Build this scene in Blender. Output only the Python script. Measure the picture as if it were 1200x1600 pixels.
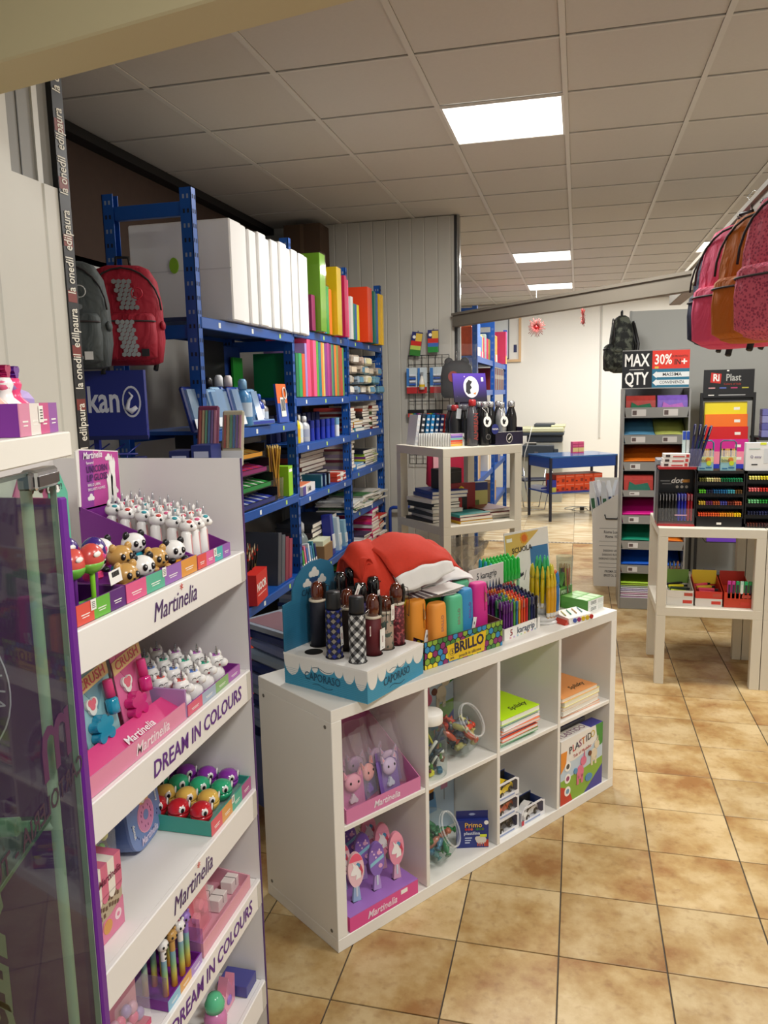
import bpy, bmesh, math, random
from mathutils import Matrix, Vector
for o in list(bpy.data.objects): bpy.data.objects.remove(o)
SC = bpy.context.scene
COL = SC.collection
PI = math.pi
R = math.radians
rnd = random.Random(7)

# ---------------------------------------------------------------- camera
cam = bpy.data.cameras.new('camera')
cam.sensor_fit = 'VERTICAL'; cam.sensor_height = 24.0; cam.lens = 24.0 * 1208.2 / 1600
cam.clip_start = 0.02; cam.clip_end = 60
cam_o = bpy.data.objects.new('camera', cam); COL.objects.link(cam_o)
r_ = Vector((0.97038975, 0.24065727, -0.02068342)); u_ = Vector((-0.01666855, 0.15214464, 0.98821767))
f_ = Vector((-0.24096864, 0.95861154, -0.151651))
cam_o.matrix_world = Matrix(((r_.x, u_.x, -f_.x, 0), (r_.y, u_.y, -f_.y, 0), (r_.z, u_.z, -f_.z, 1.6661), (0, 0, 0, 1)))
SC.camera = cam_o

# ---------------------------------------------------------------- world, lamps, exposure
w = bpy.data.worlds.new('world'); SC.world = w; w.use_nodes = True
w.node_tree.nodes['Background'].inputs[0].default_value = (0.9, 0.95, 1.0, 1)
w.node_tree.nodes['Background'].inputs[1].default_value = 0.32
SC.view_settings.view_transform = 'Standard'; SC.view_settings.look = 'None'
SC.view_settings.gamma = 1.0; SC.view_settings.use_curve_mapping = False
SC.view_settings.exposure = 0.35
LAMP_W = 38.0

# ---------------------------------------------------------------- helpers
def lin(h):
    h = h.lstrip('#'); c = [int(h[i:i+2], 16)/255 for i in (0, 2, 4)]
    return tuple(x/12.92 if x <= .04045 else ((x+.055)/1.055)**2.4 for x in c) + (1,)
MATS = {}
def C(hx, rough=.5, metal=0.0, coat=0.0, trans=0.0, alpha=1.0, emit=0.0, spec=.5, noise=0.0, nscale=20.0):
    key = (hx, rough, metal, coat, trans, alpha, emit, spec, noise, nscale)
    if key in MATS: return MATS[key]
    m = bpy.data.materials.new('surface'); m.use_nodes = True
    n = m.node_tree.nodes; b = n['Principled BSDF']; i = b.inputs
    i['Base Color'].default_value = lin(hx); i['Roughness'].default_value = rough; i['Metallic'].default_value = metal
    i['Coat Weight'].default_value = coat; i['Transmission Weight'].default_value = trans; i['Alpha'].default_value = alpha
    i['Specular IOR Level'].default_value = spec
    if emit: i['Emission Color'].default_value = lin(hx); i['Emission Strength'].default_value = emit
    if noise:
        L = m.node_tree.links; t = n.new('ShaderNodeTexCoord'); x = n.new('ShaderNodeTexNoise')
        x.inputs['Scale'].default_value = nscale; x.inputs['Detail'].default_value = 5
        rp = n.new('ShaderNodeMapRange'); rp.inputs[3].default_value = 1-noise; rp.inputs[4].default_value = 1+noise*.6
        mx = n.new('ShaderNodeMix'); mx.data_type = 'RGBA'; mx.blend_type = 'MULTIPLY'; mx.inputs[0].default_value = 1
        mx.inputs[6].default_value = lin(hx)
        L.new(t.outputs['Object'], x.inputs['Vector']); L.new(x.outputs['Fac'], rp.inputs[0])
        L.new(rp.outputs[0], mx.inputs[7]); L.new(mx.outputs[2], i['Base Color'])
    MATS[key] = m; return m
def ramp_mat(name, build):
    if name in MATS: return MATS[name]
    m = bpy.data.materials.new('pattern'); m.use_nodes = True
    build(m.node_tree, m.node_tree.nodes, m.node_tree.links, m.node_tree.nodes['Principled BSDF'])
    MATS[name] = m; return m
def clear(hx='#ffffff', a=.12, rough=.05):
    """thin clear plastic or glass: mostly see-through with a glossy skin"""
    key = ('clear', hx, a, rough)
    if key in MATS: return MATS[key]
    m = bpy.data.materials.new('clear'); m.use_nodes = True
    t = m.node_tree; n = t.nodes; n.clear()
    out = n.new('ShaderNodeOutputMaterial'); tr = n.new('ShaderNodeBsdfTransparent'); tr.inputs[0].default_value = lin(hx)
    gl = n.new('ShaderNodeBsdfPrincipled'); gl.inputs['Base Color'].default_value = lin(hx); gl.inputs['Roughness'].default_value = rough
    gl.inputs['Metallic'].default_value = 1.0 if a < .03 else 0.0
    fr = n.new('ShaderNodeLayerWeight'); fr.inputs[0].default_value = .5
    pw = n.new('ShaderNodeMath'); pw.operation = 'POWER'; pw.inputs[1].default_value = 3.0; t.links.new(fr.outputs['Facing'], pw.inputs[0])
    ad = n.new('ShaderNodeMath'); ad.operation = 'MULTIPLY_ADD'; ad.inputs[1].default_value = .2; ad.inputs[2].default_value = a
    mx = n.new('ShaderNodeMixShader')
    t.links.new(pw.outputs[0], ad.inputs[0]); t.links.new(ad.outputs[0], mx.inputs[0])
    t.links.new(tr.outputs[0], mx.inputs[1]); t.links.new(gl.outputs[0], mx.inputs[2]); t.links.new(mx.outputs[0], out.inputs[0])
    MATS[key] = m; return m

def TR(x=0, y=0, z=0, rz=0, rx=0, ry=0):
    return Matrix.Translation((x, y, z)) @ Matrix.Rotation(rz, 4, 'Z') @ Matrix.Rotation(ry, 4, 'Y') @ Matrix.Rotation(rx, 4, 'X')
class MB:
    def __init__(s): s.v = []; s.f = []; s.mi = []; s.sm = []; s.mats = []; s.T = None
    def add(s, vs, fs, mat, smooth=False):
        if mat not in s.mats: s.mats.append(mat)
        k = s.mats.index(mat); b = len(s.v)
        if s.T is not None: vs = [s.T @ Vector(p) for p in vs]
        s.v += [tuple(p) for p in vs]
        for f in fs: s.f.append([b+i for i in f]); s.mi.append(k); s.sm.append(smooth)
        return s
    def box(s, x0, x1, y0, y1, z0, z1, mat, bv=0.0):
        if bv <= 0:
            v = [(x, y, z) for z in (z0, z1) for y in (y0, y1) for x in (x0, x1)]
            return s.add(v, [(0, 2, 3, 1), (4, 5, 7, 6), (0, 1, 5, 4), (2, 6, 7, 3), (0, 4, 6, 2), (1, 3, 7, 5)], mat)
        o = [(x0+bv, y0), (x1-bv, y0), (x1, y0+bv), (x1, y1-bv), (x1-bv, y1), (x0+bv, y1), (x0, y1-bv), (x0, y0+bv)]
        i = [(x0+bv, y0+bv), (x1-bv, y0+bv), (x1-bv, y0+bv), (x1-bv, y1-bv), (x1-bv, y1-bv), (x0+bv, y1-bv), (x0+bv, y1-bv), (x0+bv, y0+bv)]
        L = [[(x, y, z0) for x, y in i], [(x, y, z0+bv) for x, y in o], [(x, y, z1-bv) for x, y in o], [(x, y, z1) for x, y in i]]
        return s.loft(L, mat, caps=True)
    def loft(s, loops, mat, caps=True, smooth=False, closed=True):
        n = len(loops[0]); v = [p for l in loops for p in l]; f = []
        for a in range(len(loops)-1):
            for k in range(n if closed else n-1):
                j = (k+1) % n; f.append((a*n+k, a*n+j, (a+1)*n+j, (a+1)*n+k))
        if caps: f.append(tuple(range(n-1, -1, -1))); f.append(tuple((len(loops)-1)*n+k for k in range(n)))
        return s.add(v, f, mat, smooth)
    def cyl(s, x, y, z0, z1, r0, mat, r1=None, n=12, smooth=True, caps=True):
        r1 = r0 if r1 is None else r1
        A = [(math.cos(2*PI*k/n), math.sin(2*PI*k/n)) for k in range(n)]
        s.loft([[(x+r0*c, y+r0*d, z0) for c, d in A], [(x+r1*c, y+r1*d, z1) for c, d in A]], mat, caps=False, smooth=smooth)
        if caps:
            s.add([(x+r0*c, y+r0*d, z0) for c, d in A], [tuple(range(n-1, -1, -1))], mat)
            s.add([(x+r1*c, y+r1*d, z1) for c, d in A], [tuple(range(n))], mat)
        return s
    def lathe(s, prof, mat, n=16, x=0, y=0, sx=1, sy=1, smooth=True, caps=True):
        return s.loft([[(x+sx*r*math.cos(2*PI*k/n), y+sy*r*math.sin(2*PI*k/n), z) for k in range(n)] for r, z in prof], mat, caps=caps, smooth=smooth)
    def ell(s, x, y, z, rx, ry, rz, mat, n=12, m=8):
        return s.loft([[(x+rx*math.sin(PI*j/m)*math.cos(2*PI*k/n), y+ry*math.sin(PI*j/m)*math.sin(2*PI*k/n), z-rz*math.cos(PI*j/m)) for k in range(n)]
                       for j in [.15]+list(range(1, m))+[m-.15]], mat, caps=True, smooth=True)
    def tube(s, pts, r, mat, n=6, closed=False, smooth=True):
        pts = [Vector(p) for p in pts]; N = len(pts); L = []; prev = None
        for i, p in enumerate(pts):
            a = pts[(i-1) % N] if (closed or i) else p; b = pts[(i+1) % N] if (closed or i < N-1) else p
            d = (b-a).normalized()
            if prev is None:
                q = d.cross(Vector((0, 0, 1)) if abs(d.z) < .9 else Vector((1, 0, 0))).normalized()
            else:
                q = prev - d*prev.dot(d); q = q.normalized() if q.length > 1e-6 else d.orthogonal().normalized()
            prev = q; e = d.cross(q); rr = r[i] if isinstance(r, (list, tuple)) else r
            L.append([p+rr*(math.cos(2*PI*k/n)*q+math.sin(2*PI*k/n)*e) for k in range(n)])
        if closed: L.append(L[0])
        return s.loft(L, mat, caps=not closed, smooth=smooth)
    def prism(s, poly, z0, z1, mat):
        """outline in x,y pulled along z"""
        return s.loft([[(x, y, z0) for x, y in poly], [(x, y, z1) for x, y in poly]], mat)
    def slab(s, poly, y0, y1, mat):
        """outline in x,z pulled along y (y0 = front)"""
        return s.loft([[(x, y1, z) for x, z in poly], [(x, y0, z) for x, z in poly]], mat)
    def sheet(s, grid, mat, smooth=True):
        n = len(grid[0]); v = [p for l in grid for p in l]
        return s.add(v, [(a*n+k, a*n+k+1, (a+1)*n+k+1, (a+1)*n+k) for a in range(len(grid)-1) for k in range(n-1)], mat, smooth)
    def mesh(s, name):
        me = bpy.data.meshes.new(name); me.from_pydata(s.v, [], s.f)
        for m in s.mats: me.materials.append(m)
        me.polygons.foreach_set('material_index', s.mi); me.polygons.foreach_set('use_smooth', s.sm)
        bm = bmesh.new(); bm.from_mesh(me); bmesh.ops.recalc_face_normals(bm, faces=bm.faces); bm.to_mesh(me); bm.free()
        return me
    def build(s, name, parent=None, loc=(0, 0, 0), rz=0, mtx=None):
        return put(s.mesh(name), name, parent, loc, rz, mtx)
def put(me, name, parent=None, loc=(0, 0, 0), rz=0, mtx=None):
    o = bpy.data.objects.new(name, me); COL.objects.link(o)
    if parent is not None: o.parent = parent
    if mtx is not None: o.matrix_basis = mtx
    else: o.location = loc; o.rotation_euler = (0, 0, rz)
    return o
def tag(o, label, cat, group=None, kind=None):
    o['label'] = label; o['category'] = cat
    if group: o['group'] = group
    if kind: o['kind'] = kind
    return o
def thing(name, label, cat, loc=(0, 0, 0), rz=0, group=None, mtx=None):
    o = bpy.data.objects.new(name, None); COL.objects.link(o); o.empty_display_size = .05
    if mtx is not None: o.matrix_basis = mtx
    else: o.location = loc; o.rotation_euler = (0, 0, rz)
    return tag(o, label, cat, group)
KIDS = {}
def copy_tree(o, loc=None, rz=None, label=None, group=None, parent=None, mtx=None):
    c = o.copy(); COL.objects.link(c)
    if parent is not None: c.parent = parent
    if loc is not None: c.location = loc
    if rz is not None: c.rotation_euler = (0, 0, rz)
    if mtx is not None: c.matrix_basis = mtx
    if label: c['label'] = label
    if group: c['group'] = group
    for ch in list(o.children): copy_tree(ch, parent=c)
    return c
def struct(o): o['kind'] = 'structure'; return o
NTH = ['first', 'second', 'third', 'fourth', 'fifth', 'sixth', 'seventh', 'eighth', 'ninth', 'tenth', 'eleventh', 'twelfth', 'thirteenth',
       'fourteenth', 'fifteenth', 'sixteenth', 'seventeenth', 'eighteenth', 'nineteenth', 'twentieth']
TEXTS = []
def text(s, size, mat, parent, org, xd=(1, 0, 0), up=(0, 0, 1), align='CENTER', bold=0.0, shear=0.0, width=1.0, name='lettering', spacing=1.0):
    """flat lettering as a part: org = anchor, xd = reading direction, up = up direction"""
    cu = bpy.data.curves.new(name, 'FONT'); cu.body = s; cu.size = size; cu.align_x = align; cu.align_y = 'CENTER'
    cu.extrude = .0002; cu.resolution_u = 2; cu.offset = (bold if size > .036 else min(bold, .012))*size; cu.shear = shear; cu.space_character = spacing
    cu.materials.append(mat)
    o = bpy.data.objects.new(name, cu); COL.objects.link(o); o.parent = parent
    x = Vector(xd).normalized(); y = Vector(up); y = (y-x*x.dot(y)).normalized(); z = x.cross(y)
    m = Matrix.Identity(4); m.col[0][:3] = x*width; m.col[1][:3] = y; m.col[2][:3] = z; m.col[3][:3] = org
    o.matrix_basis = m; TEXTS.append((o, m)); return o
def finish_texts():
    dg = bpy.context.evaluated_depsgraph_get(); dg.update()
    for o, m in TEXTS:
        me = bpy.data.meshes.new_from_object(o.evaluated_get(dg)); p = o.parent; nm = 'lettering'
        n = put(me, nm, p, mtx=m); bpy.data.objects.remove(o)
WHITE = C('#f4f2ec', .45); PAPER = C('#f1efe8', .6); BLACK = C('#121214', .45); CHROME = C('#c9cbce', .18, 1.0)
def rbox(w_, d_, h_, mat, bv=.0, cx=True):
    return MB().box(-w_/2 if cx else 0, w_/2 if cx else w_, 0, d_, 0, h_, mat, bv)
# ================================================================ the setting
def floor_mat(nt, n, L, b):
    tc = n.new('ShaderNodeTexCoord'); oi = n.new('ShaderNodeObjectInfo')
    mp = n.new('ShaderNodeVectorMath'); mp.operation = 'ADD'
    sc = n.new('ShaderNodeVectorMath'); sc.operation = 'SCALE'; sc.inputs[0].default_value = (37, 91, 13)
    L.new(oi.outputs['Random'], sc.inputs['Scale']); L.new(tc.outputs['Object'], mp.inputs[0]); L.new(sc.outputs[0], mp.inputs[1])
    a = n.new('ShaderNodeTexNoise'); a.inputs['Scale'].default_value = 4.2; a.inputs['Detail'].default_value = 7; a.inputs['Roughness'].default_value = .62
    L.new(mp.outputs[0], a.inputs['Vector'])
    g = n.new('ShaderNodeTexNoise'); g.inputs['Scale'].default_value = 34; g.inputs['Detail'].default_value = 4
    L.new(mp.outputs[0], g.inputs['Vector'])
    cr = n.new('ShaderNodeValToRGB'); e = cr.color_ramp.elements
    e[0].position = .34; e[0].color = lin('#94693a'); e[1].position = .62; e[1].color = lin('#c6ae82')
    k = e.new(.47); k.color = lin('#ae8f5c')
    L.new(a.outputs['Fac'], cr.inputs[0])
    c2 = n.new('ShaderNodeValToRGB'); q = c2.color_ramp.elements
    q[0].position = .28; q[0].color = lin('#a87c48'); q[1].position = .46; q[1].color = (1, 1, 1, 1)
    L.new(g.outputs['Fac'], c2.inputs[0])
    m1 = n.new('ShaderNodeMix'); m1.data_type = 'RGBA'; m1.blend_type = 'MULTIPLY'; m1.inputs[0].default_value = .3
    L.new(cr.outputs[0], m1.inputs[6]); L.new(c2.outputs[0], m1.inputs[7])
    mr = n.new('ShaderNodeMapRange'); mr.inputs[3].default_value = .86; mr.inputs[4].default_value = 1.08
    L.new(oi.outputs['Random'], mr.inputs[0])
    m2 = n.new('ShaderNodeMix'); m2.data_type = 'RGBA'; m2.blend_type = 'MULTIPLY'; m2.inputs[0].default_value = 1
    L.new(m1.outputs[2], m2.inputs[6]); L.new(mr.outputs[0], m2.inputs[7])
    L.new(m2.outputs[2], b.inputs['Base Color']); b.inputs['Roughness'].default_value = .33
    bp = n.new('ShaderNodeBump'); bp.inputs['Strength'].default_value = .12; bp.inputs['Distance'].default_value = .004
    L.new(a.outputs['Fac'], bp.inputs['Height']); L.new(bp.outputs[0], b.inputs['Normal'])
TILE = ramp_mat('tile', floor_mat)
def far_mat(nt, n, L, b):
    tc = n.new('ShaderNodeTexCoord'); oi = n.new('ShaderNodeObjectInfo')
    mp = n.new('ShaderNodeMapping'); mp.inputs['Scale'].default_value = (2.0, 9, 1)
    ad = n.new('ShaderNodeVectorMath'); sc = n.new('ShaderNodeVectorMath'); sc.operation = 'SCALE'; sc.inputs[0].default_value = (17, 31, 3)
    L.new(oi.outputs['Random'], sc.inputs['Scale']); L.new(tc.outputs['Object'], mp.inputs[0]); L.new(mp.outputs[0], ad.inputs[0]); L.new(sc.outputs[0], ad.inputs[1])
    a = n.new('ShaderNodeTexNoise'); a.inputs['Scale'].default_value = 1.6; a.inputs['Detail'].default_value = 4
    L.new(ad.outputs[0], a.inputs['Vector'])
    cr = n.new('ShaderNodeValToRGB'); e = cr.color_ramp.elements
    e[0].position = .36; e[0].color = lin('#c3a678'); e[1].position = .62; e[1].color = lin('#e6d6b2')
    L.new(a.outputs['Fac'], cr.inputs[0]); L.new(cr.outputs[0], b.inputs['Base Color']); b.inputs['Roughness'].default_value = .22
FARTILE = ramp_mat('fartile', far_mat)
S = .3066; FX = -.0286; FY = 3.0497; G = .0022
fl = struct(MB().box(-3, 3.2, -1.6, 13.2, -.06, -.004, C('#4a4238', .8)).build('floor'))
tm = MB().box(G, S-G, G, S-G, -.006, 0, TILE, .0009).mesh('tile')
for i in range(-7, 7):
    for j in range(0, 27):
        if i < -3 and not 3 <= j <= 11 or i > 4 and j < 8: continue
        put(tm, 'tile', fl, (FX+i*S, FY+(j-9)*S, 0))
Y8 = FY+18*S
tf = MB().box(.002, .598, .002, .598, -.006, 0, FARTILE, .0009).mesh('tile')
fl2 = struct(MB().box(-3, 3.2, Y8, 13.2, -.0039, -.0035, C('#8d8069', .8)).build('floor'))
for i in range(-3, 4):
    for j in range(8):
        if not (i > 1 and j < 3): put(tf, 'tile', fl2, (-.62+i*.6, Y8+.03+j*.6, 0))
sb = MB().box(-1.6, 1.2, Y8-.02, Y8+.03, 0, .004, C('#b9b1a2', .4, .6))
for k in range(70): sb.box(-1.58+k*.04, -1.56+k*.04, Y8-.005, Y8+.015, .004, .0065, C('#8a8273', .4, .6))
struct(sb.build('trim_1'))

# ceiling: mineral-fibre panels in a T-bar grid
CX, CY, CZ = -.6808, 3.3317, 3.0206
CEIL = C('#cfcac2', .9, noise=.04, nscale=60); BAR = C('#d6d2ca', .55)
ce = struct(MB().box(-3, 3.2, -1.6, 13.2, CZ+.03, CZ+.09, C('#6c6a66', .9)).build('ceiling'))
lamps = {(0, 1): 'large ceiling light panel nearest the camera, above the white cube shelf', (0, 8): 'middle ceiling light panel of the row, over the tiled aisle',
         (0, 12): 'farthest ceiling light panel of the row, near the white back wall', (3, 8): 'ceiling light panel half hidden behind the hanging rail on the right',
         (3, 1): 0, (3, -3): 0, (2, -6): 0, (3, 13): 0}  # entries without a label: unseen panels added out of frame to brighten the shop
pm = MB().box(.012, .588, .012, .588, .006, .02, CEIL, .002).mesh('ceiling_panel')
for i in range(-4, 7):
    for j in range(-8, 17):
        if (i, j) in lamps or i < -3 and j > 16: continue
        if i > 4 or j < -8: continue
        put(pm, 'ceiling_panel', ce, (CX+i*.6, CY+j*.6, CZ))
gb = MB().box(-.012, .012, -1.6, 13.2, 0, .006, BAR).mesh('grid_bar')
for i in range(-3, 6): put(gb, 'grid_bar', ce, (CX+i*.6, 0, CZ))
gc = MB().box(-3, 3.2, -.006, .006, .001, .006, BAR).mesh('cross_bar')
for j in range(-8, 17): put(gc, 'cross_bar', ce, (0, CY+j*.6, CZ))
LE = bpy.data.materials.new('lit'); LE.use_nodes = True
LE.node_tree.nodes['Principled BSDF'].inputs['Emission Color'].default_value = (1, .97, .9, 1)
LE.node_tree.nodes['Principled BSDF'].inputs['Emission Strength'].default_value = 3
for (i, j), lb in lamps.items():
    t = thing('ceiling_light', lb or 'unseen ceiling light panel added outside the picture for more light', 'ceiling light', (CX+i*.6+.3, CY+j*.6+.3, CZ))
    if not lb: t['group'] = 'unseen ceiling lights added outside the picture'
    f = MB()
    for a in ((-.292, .292, -.292, -.28), (-.292, .292, .28, .292), (-.292, -.28, -.28, .28), (.28, .292, -.28, .28)): f.box(*a, -.002, .012, C('#e8e6e0', .4))
    f.build('frame', t); MB().box(-.28, .28, -.28, .28, .002, .006, LE).build('diffuser', t)
    li = bpy.data.lights.new('lamp', 'AREA'); li.shape = 'SQUARE'; li.size = .55; li.energy = LAMP_W; li.color = (1, .978, .935)
    lo = bpy.data.objects.new('lamp', li); COL.objects.link(lo); lo.parent = t; lo.location = (0, 0, -.004)

# ribbed sandwich-panel walls
SAND = C('#b9b6ac', .42, noise=.03, nscale=8)
def ribbed(length, z0, z1, pitch=.1, mat=SAND, depth=.004):
    """profile along x with narrow grooves, front at y=0 facing -y"""
    xs = [(0, 0)]; x = pitch
    while x < length-.02:
        xs += [(x-.006, 0), (x-.002, depth), (x+.002, depth), (x+.006, 0)]; x += pitch
    xs += [(length, 0)]
    p = xs + [(length, .06), (0, .06)]
    return MB().prism([(a, b) for a, b in p], z0, z1, mat)
PY = 6.23
struct(ribbed(1.62, 0, CZ, .105).build('wall_rear', None, (-2.56, PY, 0)))
ed = MB().box(-.012, .010, -.004, .066, 0, CZ, C('#1d1d1e', .35)).box(.010, .03, .002, .06, 0, CZ, C('#9fa09e', .2, .9))
struct(ed.build('trim_2', None, (-.945, PY, 0)))
# left wall beside the entrance, facing the aisle, with a cut-out at the top and printed edge tape
WX = -1.31
wl = struct(MB().add([(0,0,0)], [], SAND).build('wall_left', None, (WX, 0, 0)))
def ribY(y0, y1, z0, z1):
    m = ribbed(y1-y0, z0, z1, .11, C('#cdcabf', .42, noise=.03, nscale=8)); m.v = [(-q[1], y0+q[0], q[2]) for q in m.v]; return m
ribY(-1.6, 1.665, 0, CZ).build('panel', wl); ribY(1.665, 1.875, 0, 2.205).build('panel', wl)
dk = MB().box(-.03, -.012, 1.6, 1.834, 2.2, CZ, C('#85837d', .5)).box(-.012, -.007, 1.77, 1.79, 2.2, 2.6, C('#c8c6be', .4)).box(-.013, -.01, 1.715, 1.718, 2.2, 2.6, C('#4a4845', .5))
dk.build('recess', wl)
tp = MB().box(-.06, .004, 1.875, 1.879, 0, 2.56, BLACK).box(-.06, .0045, 1.834, 1.875, 0, 2.56, BLACK)
for k in range(11): tp.box(.0044, .005, 1.836, 1.873, 1.07+k*.142, 1.07+k*.142+.03, C('#7a2a20', .5))
tp.build('edge_tape', wl)
for k in range(6): text('la onedil  edilpaura', .045, C('#e4dfd0', .5), wl, (.0056, 1.854, 1.3+k*.25), (0, 0, 1), (0, -1, 0), bold=.012, width=.62)
# far left: white wall low, dark void above
struct(MB().box(-2.56, -2.48, 1.9, PY, 0, 2.39, C('#c9c7c1', .7, noise=.04)).build('wall_left'))
struct(MB().box(-2.56, -2.53, 1.9, PY, 2.39, CZ, C('#46342a', .9, noise=.15)).build('wall_left'))
struct(MB().box(-2.87, -2.48, 1.9, PY, 2.36, 2.39, C('#6f6a62', .8)).build('trim_3'))
struct(MB().box(-2.55, -2.45, 1.9, PY, CZ-.05, CZ-.001, C('#17120f', .8)).build('trim_4'))
struct(MB().box(-2.9, -2.86, -1.6, 13.2, 0, CZ, C('#b5b0a6', .8)).build('wall_left'))
# far room
FARW = C('#e9e7e0', .7)
FB = 12.75
struct(MB().box(-2.9, 3.2, FB, FB+.1, 0, CZ, FARW).build('wall_back'))
struct(MB().box(.33, .35, FB-.02, FB, .9, CZ, C('#c9c7c0', .5)).build('trim_5'))
struct(MB().box(-2.8, 3.1, FB-.015, FB, 0, .09, C('#8d8a84', .5)).build('baseboard_back'))
struct(MB().box(3.1, 3.2, -1.6, 13.2, 0, CZ, C('#d7d3c8', .7)).build('wall_right'))
# grey partition behind the display racks
pr = MB().box(.395, 2.6, 6.5, 6.56, 0, 2.26, C('#a9aaa5', .5)).box(.385, .4, 6.49, 6.57, 0, 2.262, C('#8b8c88', .4, .3))
struct(pr.build('wall_right'))
# sliding-door rails and the entrance beam
BEAM = C('#8d8577', .5); BEAML = C('#a6a091', .5)
def bar(p, q, wd, z0, z1, mat, name):
    d = Vector((q[0]-p[0], q[1]-p[1], 0)); L = d.length; a = math.atan2(d.y, d.x)
    m = MB().box(0, L, -wd/2, wd/2, z0, z1, mat, .004).box(.0, L, -wd/2-.012, -wd/2, z1-.018, z1, mat)
    return struct(m.build(name, None, (p[0], p[1], 0), a))
bar((-.95, 6.2), (.6, 4.52), .05, 2.17, 2.275, C('#7b7468', .5), 'trim_6')
bar((.61, 5.55), (.61, .6), .075, 2.2, 2.3, BEAML, 'trim_7')
bar((-1.31, 1.555), (.9, 1.11), .12, 2.35, 2.72, C('#cfc29a', .6), 'trim_8')

t = thing('wall_pipe', 'blue bent pipe on the partition behind the felt aprons', 'pipe', (-1.5, PY-.06, 0)); g = MB(); g.tube([(0, 0, .0), (0, 0, .70), (.008, 0, .722), (.03, 0, .73), (.14, 0, .73), (.15, .05, .73)], .014, C('#1b3f98', .4), 8); g.build('pipe', t)
# ================================================================ furniture
def Mt(ox, oy, oz, a): return Matrix.Translation((ox, oy, oz)) @ Matrix.Rotation(a, 4, 'Z')
KA = 0.9604460; KF = Mt(-.6721, 1.9989, 0, KA)          # frame of the white cube shelf: x along, y deep, z up
SHW = C('#e6e3dc', .42)
ku = thing('cube_shelf', 'low white cube shelf of eight compartments standing in the aisle', 'shelf', mtx=KF)
KW, KH, KD = 1.47, .77, .39
def kpart(nm, *b): return MB().box(*b, SHW, .0015).build(nm, ku)
kpart('top_panel', 0, KW, 0, KD, .732, .77); kpart('bottom_panel', 0, KW, 0, KD, 0, .042)
sp = MB().box(0, .038, 0, KD, .042, .732, SHW, .0015)
for y in (.03, KD-.03):
    for z in (.06, .712): sp.T = TR(-.0004, y, z, 0, 0, -PI/2); sp.cyl(0, 0, 0, .001, .006, C('#6b6760', .6), n=10)
sp.T = None
sp.T = TR(0, 0, 0)
for y in (.03, KD-.03):
    for z in (.02, .752): sp.cyl(0, 0, 0, 0, 0, SHW) if False else None
sp.build('side_panel', ku); kpart('side_panel', KW-.038, KW, 0, KD, .042, .732)
for u in (.373, .727, 1.081): kpart('divider', u, u+.016, 0.001, KD, .042, .732)
for a, b in ((.038, .373), (.389, .727), (.743, 1.081), (1.097, 1.432)): kpart('shelf_board', a, b, .002, KD, .379, .395)

LK = C('#d3cdbd', .45)
def lack(loc, rz, label, group=None):
    t = thing('side_table', label, 'table', loc, rz, group)
    MB().box(0, .55, 0, .55, .40, .45, LK, .0015).build('tabletop', t)
    for x in (0, .5):
        for y in (0, .5): MB().box(x, x+.05, y, y+.05, 0, .3999, LK, .001).build('leg', t)
    return t
LA = R(41.5); LKF = Mt(-.731, 4.295, 0, LA)
for k, s in enumerate(('bottom', 'middle', 'topmost')):
    lack((-.731, 4.295, .45*k), LA, s+' white side table of the stack of three in front of the grey partition')
for k, s in enumerate(('lower', 'upper')):
    lack((.447, 4.45, .45*k), 0, s+' white side table under the black pen racks on the right')
    lack((1.001, 4.45, .45*k), 0, s+' white side table cut off by the right edge of the picture')

# blue steel rack along the left side
BLUE = C('#154fa0', .38, .15, noise=.06); BLUED = C('#0b2350', .5); HOLE = C('#081327', .7)
RX, RB = -1.5, -1.9
PYs = (2.96, 4.03, 5.07, 6.0); RT = 2.49
rk = thing('storage_rack', 'blue steel storage rack of three bays along the left wall', 'rack', (RX, PYs[0], 0), 0)
def post(y, front):
    s = -1 if front else 1; x = 0 if front else RB-RX
    m = MB().box(min(x, x+s*.003), max(x, x+s*.003), 0, .04, 0, RT, BLUE).box(min(x, x+s*.05), max(x, x+s*.05), 0, .003, 0, RT, BLUE)
    m.box(min(x, x+s*.05), max(x, x+s*.05), .037, .04, 0, RT, BLUE)
    for k in range(44):
        z = .04+k*.056
        for yy in (.008, .025): m.box(x-.0008 if front else x-.0035, x+.0008 if front else x-.002, yy, yy+.007, z, z+.016, HOLE)
        for xx in (.012, .03):
            a = x+s*xx; m.box(min(a, a+s*.008), max(a, a+s*.008), -.0008, .0005, z, z+.016, C('#7f8ca3', .6) if k % 2 else HOLE)
    return m.build('post', rk, (0, y-PYs[0], 0))
for y in PYs: post(y-.02, True); post(y-.02, False)
BAYS = [((1.995, 1.525, 1.13, .672, .2)), ((2.03, 1.655, 1.395, 1.1, .64, .2)), ((2.03, 1.665, 1.40, 1.13, .85, .528, .2))]
for b, zs in enumerate(BAYS):
    y0, y1 = PYs[b]-PYs[0]+.02, PYs[b+1]-PYs[0]-.02
    for z in zs:
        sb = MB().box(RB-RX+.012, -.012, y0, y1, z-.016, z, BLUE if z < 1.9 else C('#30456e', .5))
        sb.build('shelf_board', rk)
        MB().box(-.012, .004, y0-.015, y1+.015, z-.05, z-.004, BLUE, .003).build('beam', rk)
        MB().box(RB-RX-.004, RB-RX+.012, y0-.015, y1+.015, z-.05, z-.004, BLUE, .003).build('beam', rk)
        for q in range(3): x_ = y0+.14+.3*q+.05*((q*7+b*3) % 3); MB().box(.004, .0048, x_, x_+.02, z-.038, z-.016, C(('#dfe3e0', '#dfe3e0', '#b8d860')[(q+b) % 3], .5)).build('price_label', rk)
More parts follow.
